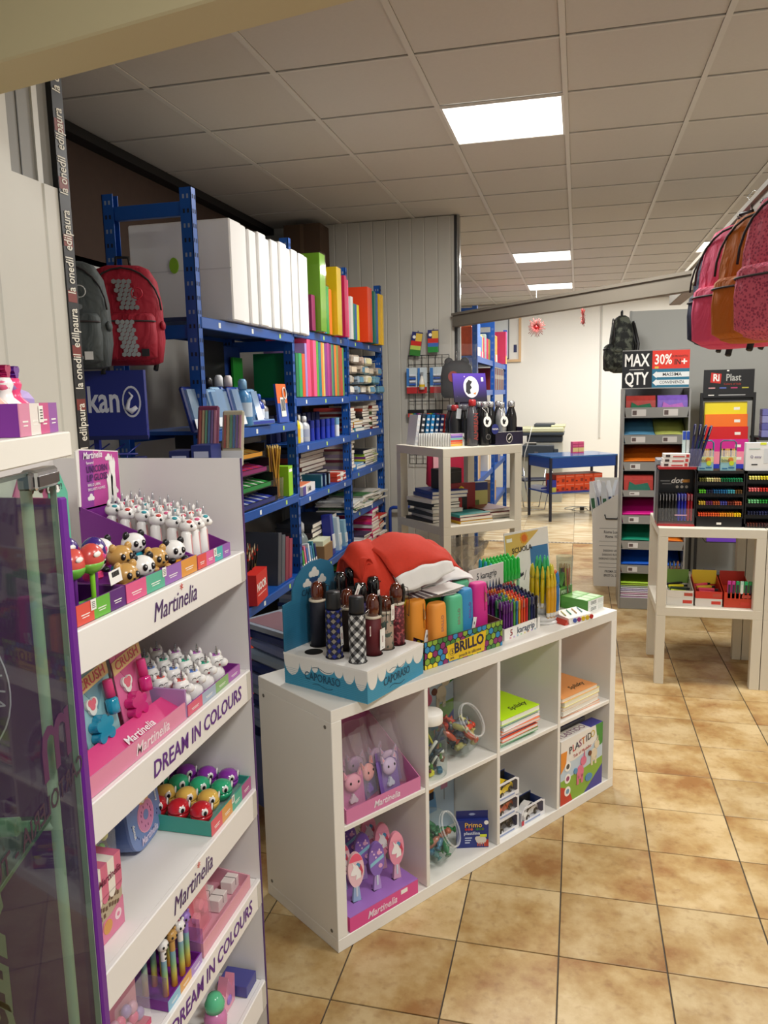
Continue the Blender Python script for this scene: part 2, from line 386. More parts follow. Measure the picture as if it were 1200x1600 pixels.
for b in range(4):
    y = PYs[b]-PYs[0]
    for z in (2.44, 1.96, .62): MB().box(RB-RX+.05, -.05, y-.015, y+.012, z-.055, z, BLUE, .002).build('side_brace', rk)

# white cardboard display stand on the left
MX, MY0, MY1, MD = -.76, 1.02, 1.66, .5
CARD = C('#eeebe8', .5)
PURP = C('#5a2468', .12, 0, .45)
ms = thing('display_stand', 'white and purple cardboard display stand filled with children cosmetics', 'display stand', (MX, MY0, 0), R(90))
# local frame: x runs away from the camera (+Y), y runs into the stand (-X)
W_ = MY1-MY0
MB().box(W_, W_+.006, 0, MD, 0, 1.524, CARD).box(W_-.0004, W_+.0064, -.002, 0, 0, 1.524, C('#4a2a6a', .5)).build('side_panel', ms)
pp = MB().box(-.008, 0, 0, MD, 0, 1.518, PURP).box(-.016, .002, -.004, .012, 0, 1.52, C('#6a2391', .25), .003)
pp.build('side_panel', ms)
MB().box(0, W_, MD, MD+.006, 0, 1.524, C('#ddd8d4', .5)).build('back_panel', ms)
LIPS = [(1.232, 1.305), (.938, 1.012), (.63, .702), (.388, .458), (.1, .173)]
for k, (a, b) in enumerate(LIPS):
    sh = MB().box(.002, W_-.002, .012, MD, b-.006, b-.001, CARD).build('shelf', ms)
    MB().box(.002, W_+.002, 0, .012, a, b, CARD, .002).box(W_-.022, W_+.003, -.001, .001, a+.004, b-.004, C('#c9c5bd', .5)).build('lip', ms)
    z = (a+b)/2
    if k in (0, 2): text('Martinelia', .052, C('#4b2a63', .5), ms, (.31, -.0012, z), bold=0, shear=.3, width=.82); text('*', .03, C('#d0342c', .5), ms, (.335, -.0013, z+.02))
    if k in (1, 3): text('DREAM IN COLOURS', .046, C('#5e2484', .5), ms, (.385, -.0012, z), bold=.012, shear=.12, width=.9)
# panel print on the purple side, facing the camera (local -x)
PT = C('#d8c8de', .5)
def sidet(s, size, y, z, rot=0, mat=PT, **k):
    ca, sa = math.cos(rot), math.sin(rot)
    return text(s, size, mat, ms, (-.0085, y, z), (0, -ca, sa), (0, sa, ca), **k)
for k, ch in enumerate('MARTINELIA . DREAM IN COLOURS . '):
    a = PI*.5-2*PI*k/32
    sidet(ch, .026, .26-.115*math.cos(a), 1.2+.115*math.sin(a), a-PI/2, bold=.02)
rg = MB(); rg.tube([(-.0088, .26-.135*math.cos(2*PI*k/40), 1.2+.135*math.sin(2*PI*k/40)) for k in range(40)], .0016, PT, 4, True)
rg.build('ring', ms)
gl = C('#9aa08c', .5)
sidet('Martinelia', .21, .26, .62, R(90), gl, bold=.06, shear=.3)
text('Martinelia', .21, C('#4a2552', .4), ms, (-.0092, .26, .62), (0, 0, 1), (0, 1, 0), shear=.3, bold=-.004)
# ================================================================ cosmetics on the display stand (frame: x away from camera, y into the stand)
MSF = Mt(MX, MY0, 0, R(90))
def at(F, x, y, z, rz=0, rx=0, ry=0): return F @ TR(x, y, z, rz, rx, ry)
PUR, PNK, HOT, TEAL, LIME, REDC, LILAC, ORNG = (C(h, .4) for h in ('#7d2a8c', '#e58cae', '#e2498a', '#5fb59a', '#6cb844', '#e2574a', '#a06ab4', '#e0994a'))
def tray(w, d, h, mat, hf=None, t=.003, hb=None):
    hf = hf or h; hb = hb or h
    m = MB().box(0, w, 0, d, 0, .003, mat).box(0, w, 0, t, .003, hf, mat).box(0, w, d-t, d, .003, hb, mat)
    for x in (0, w-t): m.loft([[(x, t, .003), (x, d-t, .003), (x, d-t, hb), (x, t, hf)], [(x+t, t, .003), (x+t, d-t, .003), (x+t, d-t, hb), (x+t, t, hf)]], mat)
    return m
def segs(w, h, mats, y=-.0012):
    n = len(mats); m = MB()
    for k, c in enumerate(mats):
        m.box(w*k/n, w*(k+1)/n, y, 0, 0, h, c)
        m.box(w*(k+.25)/n, w*(k+.75)/n, y-.0003, y, h*.42, h*.47, PAPER).box(w*(k+.3)/n, w*(k+.7)/n, y-.0003, y, h*.3, h*.34, PAPER)
    return m
def pricetag(x, z, y=-.002, w=.014, h=.018):
    m = MB().box(x-w/2, x+w/2, y-.0006, y, z-h/2, z+h/2, PAPER)
    for k in range(4): m.box(x-w*.3, x+w*.3, y-.0009, y-.0006, z-h*.3+k*h*.17, z-h*.3+k*h*.17+h*.07, C('#55504d'))
    return m
def blob(pts, n=10):  # smooth closed outline through a list of circles
    o = []
    for k in range(48):
        a = 2*PI*k/48; d = (math.cos(a), math.sin(a)); best = 0
        for x, z, r in pts:
            b = x*d[0]+z*d[1]; q = r*r-(x*x+z*z-b*b)
            if q > 0: best = max(best, b+math.sqrt(q))
        o.append((best*d[0], best*d[1]))
    return o
def cloud(x, z, s, y0, y1, mat, m):
    m.slab([(x+s*a, z+s*b) for a, b in blob([(0, 0, .45), (-.5, -.1, .33), (.5, -.12, .35), (.1, .3, .36)])], y0, y1, mat)

# --- tier 1: lollipop lip balms
t = thing('display_box', 'small open box in red, green and purple holding lollipop lip balms', 'box', mtx=at(MSF, .02, .012, 1.306))
tray(.138, .1, .034, C('#6a2a80', .4)).build('tray', t); segs(.138, .034, (REDC, LIME, C('#5d2a78', .4))).build('front_panel', t); pricetag(.044, .026).build('price_sticker', t)
MB().box(.004, .134, .02, .06, .003, .014, LIME).build('insert', t)
hc = MB().slab([(0, .034), (.138, .034), (.138, .2), (.12, .236), (.02, .236), (0, .2)], .1, .103, C('#d06a9c', .4)).slab([(.095, .034), (.138, .034), (.138, .2), (.12, .236), (.085, .236)], .0985, .1, TEAL)
cloud(.1, .212, .02, .097, .0985, WHITE, hc); hc.slab([(.055+.016*math.cos(a*.4), .2+.016*math.sin(a*.4)) for a in range(16)], .097, .1, WHITE)
for dx in (-.012, .012): hc.slab([(.055+dx+.006*math.cos(a*.7), .213+.006*math.sin(a*.7)) for a in range(9)], .096, .1, BLACK)
hc.build('header_card', t); text('TASTY!', .014, C('#34323a'), t, (.1, .0965, .212), bold=.02)
def lolly(x, y, h, c1, c2, stick, lb):
    t = thing('lollipop_balm', lb, 'lip balm', mtx=at(MSF, x, y, 1.309+.011))
    MB().cyl(0, 0, 0, h, .0038, stick, .005, n=10).build('stick', t)
    m = MB().ell(0, 0, h+.018, .026, .02, .026, c1, 18, 10); m.build('head', t)
    p = MB().loft([[(.0265*math.sin(b_)*math.cos(2*PI*k/18), .0204*math.sin(b_)*math.sin(2*PI*k/18), h+.018-.0265*math.cos(b_)) for k in range(18)] for b_ in (.2, .5, .8, 1.1, 1.35)], c2, smooth=True)
    p.ell(-.006, -.0172, h+.027, .01, .0028, .005, WHITE, 12, 6).ell(.011, -.0165, h+.02, .005, .002, .006, C('#d33a7a', .3), 10, 6); p.build('print', t)
NAVYP = C('#3b2278', .25)
lolly(.075, .05, .058, C('#d8584f', .25), LIME, C('#5f1f7c', .35), 'red and green lollipop lip balm nearest the purple panel')
lolly(.104, .036, .062, C('#cc4a42', .25), C('#79bb45', .3), C('#86cf2f', .35), 'green and red lollipop lip balm on a lime green stick')
lolly(.14, .055, .066, NAVYP, C('#d33a7a', .3), C('#8a3aa0', .35), 'violet lollipop lip balm with a pink heart on a purple stick')
lolly(.11, .088, .07, C('#45257c', .25), C('#cf4a85', .3), C('#5f1f7c', .35), 'violet lollipop lip balm at the back of its box')
t = thing('barcode_tag', 'white barcode tag hanging on the purple lollipop stick', 'tag', mtx=at(MSF, .135, .022, 1.345, R(8), R(-8)))
MB().box(0, .046, 0, .0006, 0, .024, PAPER).build('tag_card', t)
m = MB()
for k in range(14): m.box(.01+k*.002, .011+k*.002 + .0005*(k % 3), -.0004, 0, .012, .021, BLACK)
m.build('barcode', t)
# --- pandas and bears
t = thing('display_box', 'long low box striped pink, mint, lilac and orange holding panda lip balms', 'box', mtx=at(MSF, .162, .012, 1.306))
tray(.264, .19, .034, PUR).build('tray', t); segs(.264, .034, (C('#e2608f', .4), C('#5cb496', .4), C('#9a6ab6', .4), C('#e09a45', .4))).build('front_panel', t); pricetag(.13, .028).build('price_sticker', t)
TAN = C('#c79a56', .25); WH = C('#f3f1ee', .25); BK = C('#17161a', .3)
def bear(x, y, z, col, body, lb, grp, rz=0):
    t = thing('bear_balm', lb, 'lip balm', mtx=at(MSF, x, y, z, rz), group=grp)
    MB().box(-.017, .017, -.014, .014, 0, .02, body, .005).build('body', t)
    MB().ell(0, 0, .035, .026, .024, .022, col, 16, 10).build('head', t)
    e = MB()
    for s in (-1, 1): e.ell(s*.018, -.002, .053, .008, .006, .009, BK if col is WH else col, 10, 6)
    e.build('ears', t)
    f = MB()
    for s in (-1, 1): f.ell(s*.009, -.0215, .037, .0055, .004, .0065, BK, 10, 6); f.ell(s*.009-.001, -.0252, .039, .0015, .001, .0015, WH, 6, 4)
    f.ell(0, -.024, .03, .003, .002, .002, BK, 8, 4); f.build('face', t)
    a = MB()
    for s in (-1, 1): a.ell(s*.016, -.017, .018, .008, .008, .006, BK if col is WH else col, 10, 6)
    a.build('paws', t); return t
TQ = C('#1f9db0', .3); OY = C('#f0a020', .3); HP = C('#f04a80', .3)
bear(.215, .045, 1.31, TAN, HP, 'tan bear lip balm nearest the camera on a hot pink base', None, R(-15))
bear(.272, .045, 1.313, WH, TQ, 'panda lip balm on a turquoise base in the front row', None, R(-20))
bear(.33, .05, 1.316, TAN, C('#6a35a0', .3), 'tan bear lip balm on a purple base in the front row', None, R(-18))
bear(.392, .045, 1.32, WH, OY, 'panda lip balm on an orange base at the far end of the front row', None, R(-24))
bear(.225, .12, 1.33, WH, HP, 'panda lip balm behind the barcode tag', None, R(-10))
bear(.287, .1, 1.328, TAN, TQ, 'tan bear lip balm behind the turquoise panda', None, R(-20))
bear(.3, .152, 1.338, WH, HP, 'panda lip balm in the back row beside the lollipops', None, R(-14))
bear(.375, .125, 1.336, WH, TQ, 'panda lip balm in the back row beside the unicorn box', None, R(-22))
# --- unicorn lip glosses
t = thing('display_box', 'tall purple display box with a picture card of two unicorns', 'box', mtx=at(MSF, .43, .012, 1.306))
tray(.158, .275, .03, PUR, hb=.13).build('tray', t); segs(.158, .03, (C('#e0574f', .4), C('#e069a0', .4), C('#4fb5b5', .4), C('#9a63b8', .4))).build('front_panel', t); pricetag(.08, .022).build('price_sticker', t)
hd = MB().slab([(0, .12), (.158, .12), (.158, .24), (.012, .255), (0, .25)], .272, .276, C('#f0ede6', .5)).slab([(.006, .124), (.156, .124), (.156, .238), (.012, .252)], .2712, .272, C('#c0489a', .4)).slab([(.006, .124), (.05, .124), (.06, .247), (.012, .252)], .271, .2712, C('#93409c', .4))
for cx_, cz_ in ((.115, .228), (.04, .145), (.135, .15)): cloud(cx_, cz_, .014, .27, .2711, WHITE, hd)
for cx_, h in ((.128, .215), (.115, .18)):
    hd.slab([(cx_-.01, .125), (cx_+.01, .125), (cx_+.009, h-.02), (cx_+.012, h), (cx_+.008, h+.012), (cx_+.004, h+.003), (cx_, h+.02), (cx_-.004, h+.003), (cx_-.008, h+.012), (cx_-.012, h), (cx_-.009, h-.02)], .2695, .271, WHITE)
hd.build('header_card', t)
text('Martinelia', .022, C('#f6eef4'), t, (.055, .2692, .238), bold=.03, shear=.3, width=.8)
for s, z, sz in (('flavoured', .222, .009), ('UNICORN', .207, .021), ('LIP GLOSS', .188, .021), ('BRILLO LABIAL', .173, .009), ('BRILLANT A LEVRES', .163, .009)):
    text(s, sz, C('#4a1f63' if sz > .02 else '#f3e6ef'), t, (.03, .2692, z), align='LEFT', bold=.03 if sz > .02 else 0, width=.8)
HAIR = [C(h, .3) for h in ('#e0504a', '#e86a98', '#3fa9b8', '#d9506a')]
def uni_mesh(hair):
    b = MB().lathe([(.013, 0), (.014, .004), (.0125, .03), (.0105, .072), (.006, .078)], WH, 14)
    st = MB().loft([[(-.005, -.0138, .004), (.005, -.0138, .004), (.006, -.0115, .004), (-.006, -.0115, .004)], [(-.004, -.0118, .068), (.004, -.0118, .068), (.005, -.0095, .068), (-.005, -.0095, .068)]], C('#dd9d9c', .3))
    h = MB().ell(0, -.003, .088, .0135, .017, .014, WH, 14, 9).ell(0, -.014, .083, .0095, .010, .0085, WH, 12, 8)
    for s in (-1, 1): h.lathe([(.004, .098), (.003, .106), (.0005, .111)], WH, 8, s*.008, .004)
    ho = MB().lathe([(.004, .1), (.0032, .105), (.0036, .106), (.0025, .111), (.0028, .112), (.0008, .121)], C('#b4b5ba', .3, .5), 10, 0, -.005)
    e = MB()
    for s in (-1, 1): e.ell(s*.0115, -.0125, .088, .0025, .003, .0032, BK, 8, 6); e.ell(s*.0135, -.0145, .0895, .0008, .001, .001, WH, 6, 4)
    f = MB()
    for s in (-1, 1): f.ell(s*.0095, -.008, .097, .0035, .006, .0035, hair, 8, 6)
    return b, st, h, ho, e, f
UM = []
for hcol in HAIR:
    b, st, h, ho, e, f = uni_mesh(hcol)
    UM.append([(x.mesh(nm), nm) for x, nm in ((b, 'bottle'), (st, 'pink_stripe'), (h, 'head'), (ho, 'horn'), (e, 'eyes'), (f, 'forelock'))])
hn = ('red', 'pink', 'turquoise', 'crimson')
for r_i in range(6):
    for c_i in range(4):
        k = (c_i+r_i*2) % 4; x = .45+c_i*.036+(.006 if r_i % 2 else 0); y = .045+r_i*.036
        if c_i == 3 and r_i == 0: continue
        t = thing('unicorn_gloss', 'unicorn lip gloss with %s forelock, %s column, %s row from the front' % (hn[k], ('nearest', 'second', 'third', 'farthest')[c_i], NTH[r_i]), 'lip gloss', mtx=at(MSF, x, y, 1.309+r_i*.006, R(rnd.uniform(20, 42))), group='unicorn lip glosses')
        for me, nm in UM[k]: put(me, nm, t)
# --- tier 2
t = thing('display_box', 'long pink tray with a hot pink inner ramp holding nail polish cards', 'box', mtx=at(MSF, .012, .01, 1.013))
tray(.333, .13, .036, C('#e58fb0', .4)).build('tray', t)
MB().loft([[(.003, .004, .02), (.33, .004, .02), (.33, .055, .044), (.003, .055, .044)], [(.003, .004, .004), (.33, .004, .004), (.33, .055, .004), (.003, .055, .004)]], HOT).build('ramp', t)
MB().box(.328, .334, 0, .12, .003, .062, C('#b58fc4', .4)).build('end_flap', t)
text('Martinelia', .03, C('#f7e3ea'), t, (.2, -.0008, .018), bold=.02, shear=.3); text('Martinelia', .024, C('#f7eef2'), t, (.19, .02, .0325), (1, 0, 0), (0, .9, .43), bold=.02, shear=.3)
def polish(x, bg, bg2, cap, blobc, lb):
    t = thing('nail_polish_card', lb, 'nail polish set', mtx=at(MSF, x, .075, 1.045, 0, R(-10)))
    m = MB().box(0, .1, 0, .002, 0, .165, bg)
    hp = [(.05, .06), (.085, .11), (.08, .14), (.062, .147), (.05, .135), (.038, .147), (.02, .14), (.015, .11)]
    m.slab(hp, -.0006, 0, bg2); m.build('card', t)
    MB().slab([(.0, .098), (.1, .112), (.1, .138), (.0, .124)], -.0014, -.0006, C('#e4c48a', .5)).build('banner', t)
    text('CRUSH', .026, C('#d35b6a'), t, (.05, -.002, .118), (1, 0, .14), bold=.03); text('Martinelia', .018, PAPER, t, (.052, -.002, .145), (1, 0, .14), bold=.03, shear=.3, width=.8)
    b = MB().lathe([(.012, .042), (.0125, .05), (.012, .068), (.006, .073)], blobc, 14, .074, -.014); b.build('bottle', t)
    MB().lathe([(.0095, .073), (.0092, .104), (.0085, .106)], cap, 14, .074, -.014).build('cap', t)
    MB().slab([(.035+.026*a, .028+.026*b) for a, b in blob([(0, 0, .6), (-.6, .3, .36), (.6, .3, .36), (-.5, -.5, .4), (.5, -.5, .4), (0, .6, .4)])], -.02, -.001, blobc).build('glitter_case', t)
    q = MB().slab([(.03+.017*a, .072+.02*b) for a, b in blob([(0, -.2, .6), (-.45, .3, .5), (.45, .3, .5)])], -.006, -.0008, C('#dfe2dd', .4)).slab([(.03+.012*a, .076+.013*b) for a, b in blob([(0, -.2, .6), (-.45, .3, .5), (.45, .3, .5)])], -.0066, -.006, C('#d9697c', .4)); q.build('charm', t)
polish(.002, C('#9a4f94', .4), C('#b06aa8', .4), HOT, C('#b080c8', .15, 0, .5), 'purple nail polish card half hidden behind the purple side panel')
polish(.11, C('#8fbcc2', .4), C('#6f9aa8', .4), C('#d9407f', .3), C('#1d93b5', .12, 0, .6), 'pale blue nail polish card with a turquoise glitter case')
polish(.224, C('#d76c9c', .4), C('#c85a88', .4), C('#dd3f86', .3), C('#d02a7c', .12, 0, .6), 'pink nail polish card with a magenta glitter case')
t = thing('display_box', 'low purple box with pale striped front holding white unicorn figures', 'box', mtx=at(MSF, .351, .012, 1.013))
tray(.256, .24, .024, C('#8a2f92', .4), hb=.03).build('tray', t); segs(.256, .024, (C('#e0647f', .4), C('#a8b7cc', .4), C('#8fb877', .4), C('#b06ab8', .4))).build('front_panel', t)
UH = [('red', C('#e8605a', .3)), ('blue', C('#5f8ad8', .3)), ('teal', C('#2fb08f', .3)), ('purple', C('#b060b8', .3))]
UF = []
for nm, hc_ in UH:
    b = MB().lathe([(.018, 0), (.0205, .006), (.019, .02), (.012, .034), (.006, .038)], WH, 14)
    h = MB().ell(0, 0, .047, .019, .016, .017, WH, 16, 10).ell(.012, -.012, .043, .011, .011, .010, WH, 12, 8)
    er = MB()
    for s in (-1, 1): er.lathe([(.006, .057), (.005, .064), (.001, .07)], WH, 8, s*.012, .003)
    hr = MB().ell(0, .002, .0585, .013, .012, .006, hc_, 12, 6).ell(-.004, .015, .042, .01, .006, .018, hc_, 10, 7)
    ho = MB()
    for k in range(5): ho.cyl(0, -.003, .062+k*.0042, .0655+k*.0042, .0042-.0007*k, C('#c9c9cc', .2, .9), n=10); ho.cyl(0, -.003, .0655+k*.0042, .0662+k*.0042, .003-.0006*k, BK, n=8)
    fc = MB().ell(-.001, -.0158, .041, .003, .0015, .0024, C('#8a2a38', .4), 8, 4)
    for x0 in (-.009, .004): fc.tube([(x0+.005*math.cos(a), -.0165+abs(x0)*.0, .048+.0035*math.sin(a)) for a in (0, .8, 1.57, 2.3, 3.14)], .0007, BK, 4)
    UF.append([(q.mesh(n2), n2) for q, n2 in ((b, 'body'), (h, 'head'), (er, 'ears'), (hr, 'mane'), (ho, 'horn'), (fc, 'face'))])
for c_i in range(4):
    for r_i in range(4):
        t = thing('unicorn_figure', 'white unicorn figure with %s mane, %s of its column counted from the front' % (UH[c_i][0], NTH[r_i]), 'toy', mtx=at(MSF, .385+c_i*.054+.006*(r_i % 2), .042+r_i*.052, 1.017, R(-28)), group='white unicorn figures')
        for me, n2 in UF[c_i]: put(me, n2, t)
# --- tier 3
t = thing('display_box', 'low teal box with a striped front holding round bird lip balms', 'box', mtx=at(MSF, .422, .012, .7025))
tray(.214, .28, .034, C('#3f9d8d', .4), hb=.04).build('tray', t); segs(.214, .034, (C('#e2606a', .4), C('#e0a052', .4), C('#4fae94', .4), C('#b0588f', .4))).build('front_panel', t); pricetag(.11, .03).build('price_sticker', t)
MB().box(.004, .21, .004, .276, .012, .0135, clear('#ffffff', .08, .05)).build('plastic_insert', t)
BC = [('red', C('#c9202e', .15, 0, .5)), ('yellow', C('#e8bd5a', .15, 0, .5)), ('mint green', C('#2fae7d', .15, 0, .5)), ('purple', C('#8a2fa5', .15, 0, .5))]
BM_ = []
for nm, c_ in BC:
    up = MB().lathe([(.0255, .023), (.0256, .026), (.0235, .036), (.017, .0435), (.008, .047), (.002, .0476)], c_, 18)
    lo = MB().lathe([(.012, 0), (.02, .006), (.0245, .014), (.0252, .0215)], c_, 18)
    ey = MB()
    for s in (-1, 1): ey.T = TR(s*.0135, -.0195, .033, R(s*32), R(6)); ey.ell(0, 0, 0, .008, .003, .0095, WH, 12, 6); ey.ell(0, -.0026, -.001, .0042, .0015, .006, BK, 10, 5)
    ey.T = None
    BM_.append([(q.mesh(n2), n2) for q, n2 in ((up, 'lid'), (lo, 'base'), (ey, 'eyes'))])
for c_i in range(4):
    for r_i in range(4):
        t = thing('round_balm', 'round %s lip balm with big eyes, %s from the front of the teal box' % (BC[c_i][0], NTH[r_i]), 'lip balm', mtx=at(MSF, .452+c_i*.052, .05+r_i*.056+.008*(c_i % 2), .7165, R(-8)), group='round bird lip balms')
        for me, n2 in BM_[c_i]: put(me, n2, t)
t = thing('gift_tin', 'blue rounded tin printed with a cat on a pink doughnut', 'tin', mtx=at(MSF, .296, .13, .7065, R(5), R(-7)))
def squircle(w, h, n=40, p=3.2):
    o = []
    for k in range(n):
        a = 2*PI*k/n; c, s = math.cos(a), math.sin(a); o.append((w/2*math.copysign(abs(c)**(2/p), c), h/2+h/2*math.copysign(abs(s)**(2/p), s)))
    return o
BLU = C('#7489bb', .35); TW = .145
MB().slab([(x+TW/2, z) for x, z in squircle(TW, .142)], .002, .05, C('#5d74ab', .3)).build('tin_body', t)
MB().slab([(x*.99+TW/2, z*.985+.001) for x, z in squircle(TW, .142)], -.004, .004, BLU).build('lid', t)
p = MB()
def disc(m, x, z, r, y0, y1, mat, sx=1, n=18): m.slab([(x+sx*r*math.cos(2*PI*k/n), z+r*math.sin(2*PI*k/n)) for k in range(n)], y0, y1, mat)
disc(p, .075, .062, .036, -.005, -.004, C('#e2a0b6')); disc(p, .075, .062, .033, -.0055, -.005, C('#cf86ad')); disc(p, .075, .064, .011, -.006, -.0055, BLU)
disc(p, .073, .108, .019, -.0055, -.004, C('#e0b27c')); disc(p, .087, .1, .012, -.0052, -.004, C('#e0b27c')); disc(p, .073, .101, .009, -.006, -.0055, PAPER)
for s in (-1, 1): p.slab([(.073+s*.008, .122), (.073+s*.018, .117), (.073+s*.016, .132)], -.0055, -.004, C('#d39b5e'))
for k in range(16):
    a = k*1.9; p.box(.0725+.058*math.cos(a)-.0012, .0725+.058*math.cos(a)+.0012, -.0048, -.004, .072+.056*math.sin(a)-.002, .072+.056*math.sin(a)+.002, C('#3c4a80'))
for k in range(10): a = k*2.4; p.box(.075+.022*math.cos(a)-.001, .075+.022*math.cos(a)+.001, -.006, -.0055, .062+.022*math.sin(a)-.0025, .062+.022*math.sin(a)+.0025, C('#7a3a66'))
p.build('print', t); text('Martinelia', .022, C('#dfd0e6'), t, (.075, -.0062, .017), bold=.05, shear=.3, width=.85)
text('yummy', .012, PAPER, t, (.127, -.0062, .085), (0, 0, -1), (1, 0, 0), bold=.03); text('donut', .013, PAPER, t, (.018, -.0062, .055), (0, 0, -1), (1, 0, 0), bold=.03)
t = thing('candy_box', 'pink and white striped candy box with a bear print at the near end', 'box', mtx=at(MSF, .05, .045, .7025))
b = MB()
for k in range(4): b.box(.0205*k, .0205*(k+1), -.001, .1, .085, .145, (C('#f0ebe0', .4), C('#d8718f', .4))[k % 2]); b.slab([(.0205*k+.010+.0102*math.cos(PI+a*PI/8), .086+.014*math.sin(PI+a*PI/8)) for a in range(9)], -.001, .001, (C('#f0ebe0', .4), C('#d8718f', .4))[k % 2])
b.build('striped_lid', t); MB().box(.001, .081, .0005, .099, 0, .085, C('#b8a98f', .4)).build('box_body', t)
p = MB()
for k in range(14): p.box(.012+(k*.0173) % .06, .017+(k*.0173) % .06, -.0006, .0006, .046+(k*.011) % .03, .053+(k*.011) % .03, C('#6d5240'))
p.slab([(.005, 0), (.081, 0), (.081, .055), (.045, .042), (.02, .04)], -.001, .0005, C('#db7fa0')); disc(p, .03, .026, .013, -.0016, -.001, C('#d69a50')); disc(p, .062, .03, .01, -.0016, -.001, C('#f0d6dd')); disc(p, .062, .03, .004, -.002, -.0016, C('#db7fa0'))
p.build('print', t); text('Martinelia', .02, C('#7d2b48'), t, (.045, -.0016, .115), bold=.02, shear=.3, width=.85)
t = thing('beauty_blister', 'clear blister with purple bottle between the candy box and the blue tin', 'cosmetics set', mtx=at(MSF, .16, .13, .703, R(6)))
MB().box(0, .1, .03, .032, 0, .14, C('#8f8a9c', .4)).build('card', t); MB().lathe([(.014, 0), (.016, .01), (.015, .04), (.007, .05), (.007, .075)], C('#7a3fb0', .15), 14, .07, .012).build('bottle', t)
q = MB()
for k in range(6): q.ell(.02+.015*k, .014, .075+.02*((k*7) % 3), .011, .008, .011, [LIME, C('#d6d27a', .3), C('#8fc7b8', .3)][k % 3], 10, 6)
q.build('beads', t); MB().box(0, .1, 0, .001, 0, .14, clear('#ffffff', .04)).box(.099, .1, 0, .03, 0, .14, clear('#ffffff', .04)).build('blister', t)
# --- tier 4
t = thing('display_box', 'clear-fronted purple box holding animal-headed rainbow pens', 'box', mtx=at(MSF, .2, .01, .4585))
tray(.142, .14, .022, C('#7a2590', .4)).build('tray', t); segs(.142, .022, (C('#8fc0dc', .4), C('#e0a860', .4), C('#b08fd0', .4))).build('front_panel', t)
MB().box(0, .001, 0, .14, .022, .075, clear('#e8dcf5', .1)).build('clear_side', t); MB().box(.141, .142, 0, .14, .022, .1, clear('#e8dcf5', .06)).build('clear_side', t)
def rainbow(nt, n, L, b):
    tc = n.new('ShaderNodeTexCoord'); sx = n.new('ShaderNodeSeparateXYZ'); cr = n.new('ShaderNodeValToRGB'); e = cr.color_ramp.elements
    mr = n.new('ShaderNodeMapRange'); mr.inputs[2].default_value = .08
    e[0].color = lin('#d9822b'); e[1].color = lin('#7fa8c4'); q = e.new(.35); q.color = lin('#d6c75a'); q = e.new(.65); q.color = lin('#8fc08a')
    L.new(tc.outputs['Object'], sx.inputs[0]); L.new(sx.outputs[2], mr.inputs[0]); L.new(mr.outputs[0], cr.inputs[0]); L.new(cr.outputs[0], b.inputs['Base Color']); b.inputs['Roughness'].default_value = .3
RAIN = ramp_mat('rain', rainbow)
def animal_pen(x, y, col, lb, horn=False):
    t = thing('animal_pen', lb, 'pen', mtx=at(MSF, x, y, .462, R(-20)))
    MB().cyl(0, 0, 0, .08, .0065, RAIN, .006, n=10).build('barrel', t); c2 = MB().cyl(0, 0, .08, .102, .0062, col if not horn else WH, n=10)
    if col is WH and not horn:
        for z in (.085, .095): c2.ell(.001, -.0055, z, .003, .002, .003, BK, 8, 4)
    c2.build('grip', t); h = MB().ell(0, 0, .113, .0125, .0115, .0125, col, 14, 9)
    for s in (-1, 1): h.ell(s*.009, 0, .124, .004, .003, .004, BK if col is WH and not horn else col, 8, 5); h.ell(s*.0055, -.0105, .114, .0026, .002, .003, BK, 8, 5)
    h.build('head', t)
    if horn: MB().lathe([(.003, .123), (.0005, .137)], C('#d890a8', .3), 8).build('horn', t)
VIO = C('#9a78c8', .3)
animal_pen(.235, .035, WH, 'panda pen in front, nearest the camera'); animal_pen(.265, .032, TAN, 'tan bear pen in the front row of the pen box'); animal_pen(.295, .03, WH, 'white unicorn pen in the front row of the pen box', True); animal_pen(.322, .032, VIO, 'violet cat pen at the far end of the front row')
animal_pen(.225, .075, WH, 'panda pen in the second row of the pen box'); animal_pen(.255, .072, TAN, 'tan bear pen behind the panda pen'); animal_pen(.285, .07, WH, 'white unicorn pen in the second row', True); animal_pen(.315, .072, VIO, 'violet cat pen in the second row')
t = thing('display_box', 'pink tray of flat pink gift cards beside the right side panel', 'box', mtx=at(MSF, .352, .01, .4585))
tray(.25, .15, .034, C('#e0a0b0', .45), hb=.05).build('tray', t); MB().box(0, .001, 0, .1, .034, .07, clear('#e8dcf5', .1)).build('clear_side', t)
for k, (x, y, lb) in enumerate(((.37, .05, 'pink hanging gift card, front one of the tray'), (.365, .1, 'pink hanging gift card in the middle of the tray'), (.362, .14, 'darker pink gift card at the back of the tray'))):
    t = thing('gift_card', lb, 'gift card', mtx=at(MSF, x, y, .463, R(3), R(-4)))
    m = MB().box(0, .1, 0, .002, 0, .15, C(('#dd8f9c', '#c8687c', '#7a2a3c')[k], .45, noise=.15, nscale=60)).box(.038, .062, -.0006, 0, .135, .14, C('#5a2430')); m.build('card', t)
    MB().box(.012, .088, -.012, -.0115, .01, .115, clear('#ffe8ee', .12, .08)).build('blister', t); q = MB()
    for z in range(3): disc(q, .03+.02*z, .05+.02*(z % 2), .012, -.0105, -.0005, C('#e8b8c4', .4))
    q.build('trinkets', t)
for k, (x, y) in enumerate(((.49, .03), (.5, .07), (.56, .03))):
    tag(MB().box(0, .045, 0, .03, 0, .03, C('#efe3df', .45), .001).box(.021, .023, -.0004, .0302, .012, .0302, C('#5a4448')).build('carton', None, mtx=at(MSF, x, y+.01, .463)), ('small pale carton in front of the pink gift cards', 'small pale carton behind the front one in the pink tray', 'small pale carton at the far end of the pink tray')[k], 'carton')
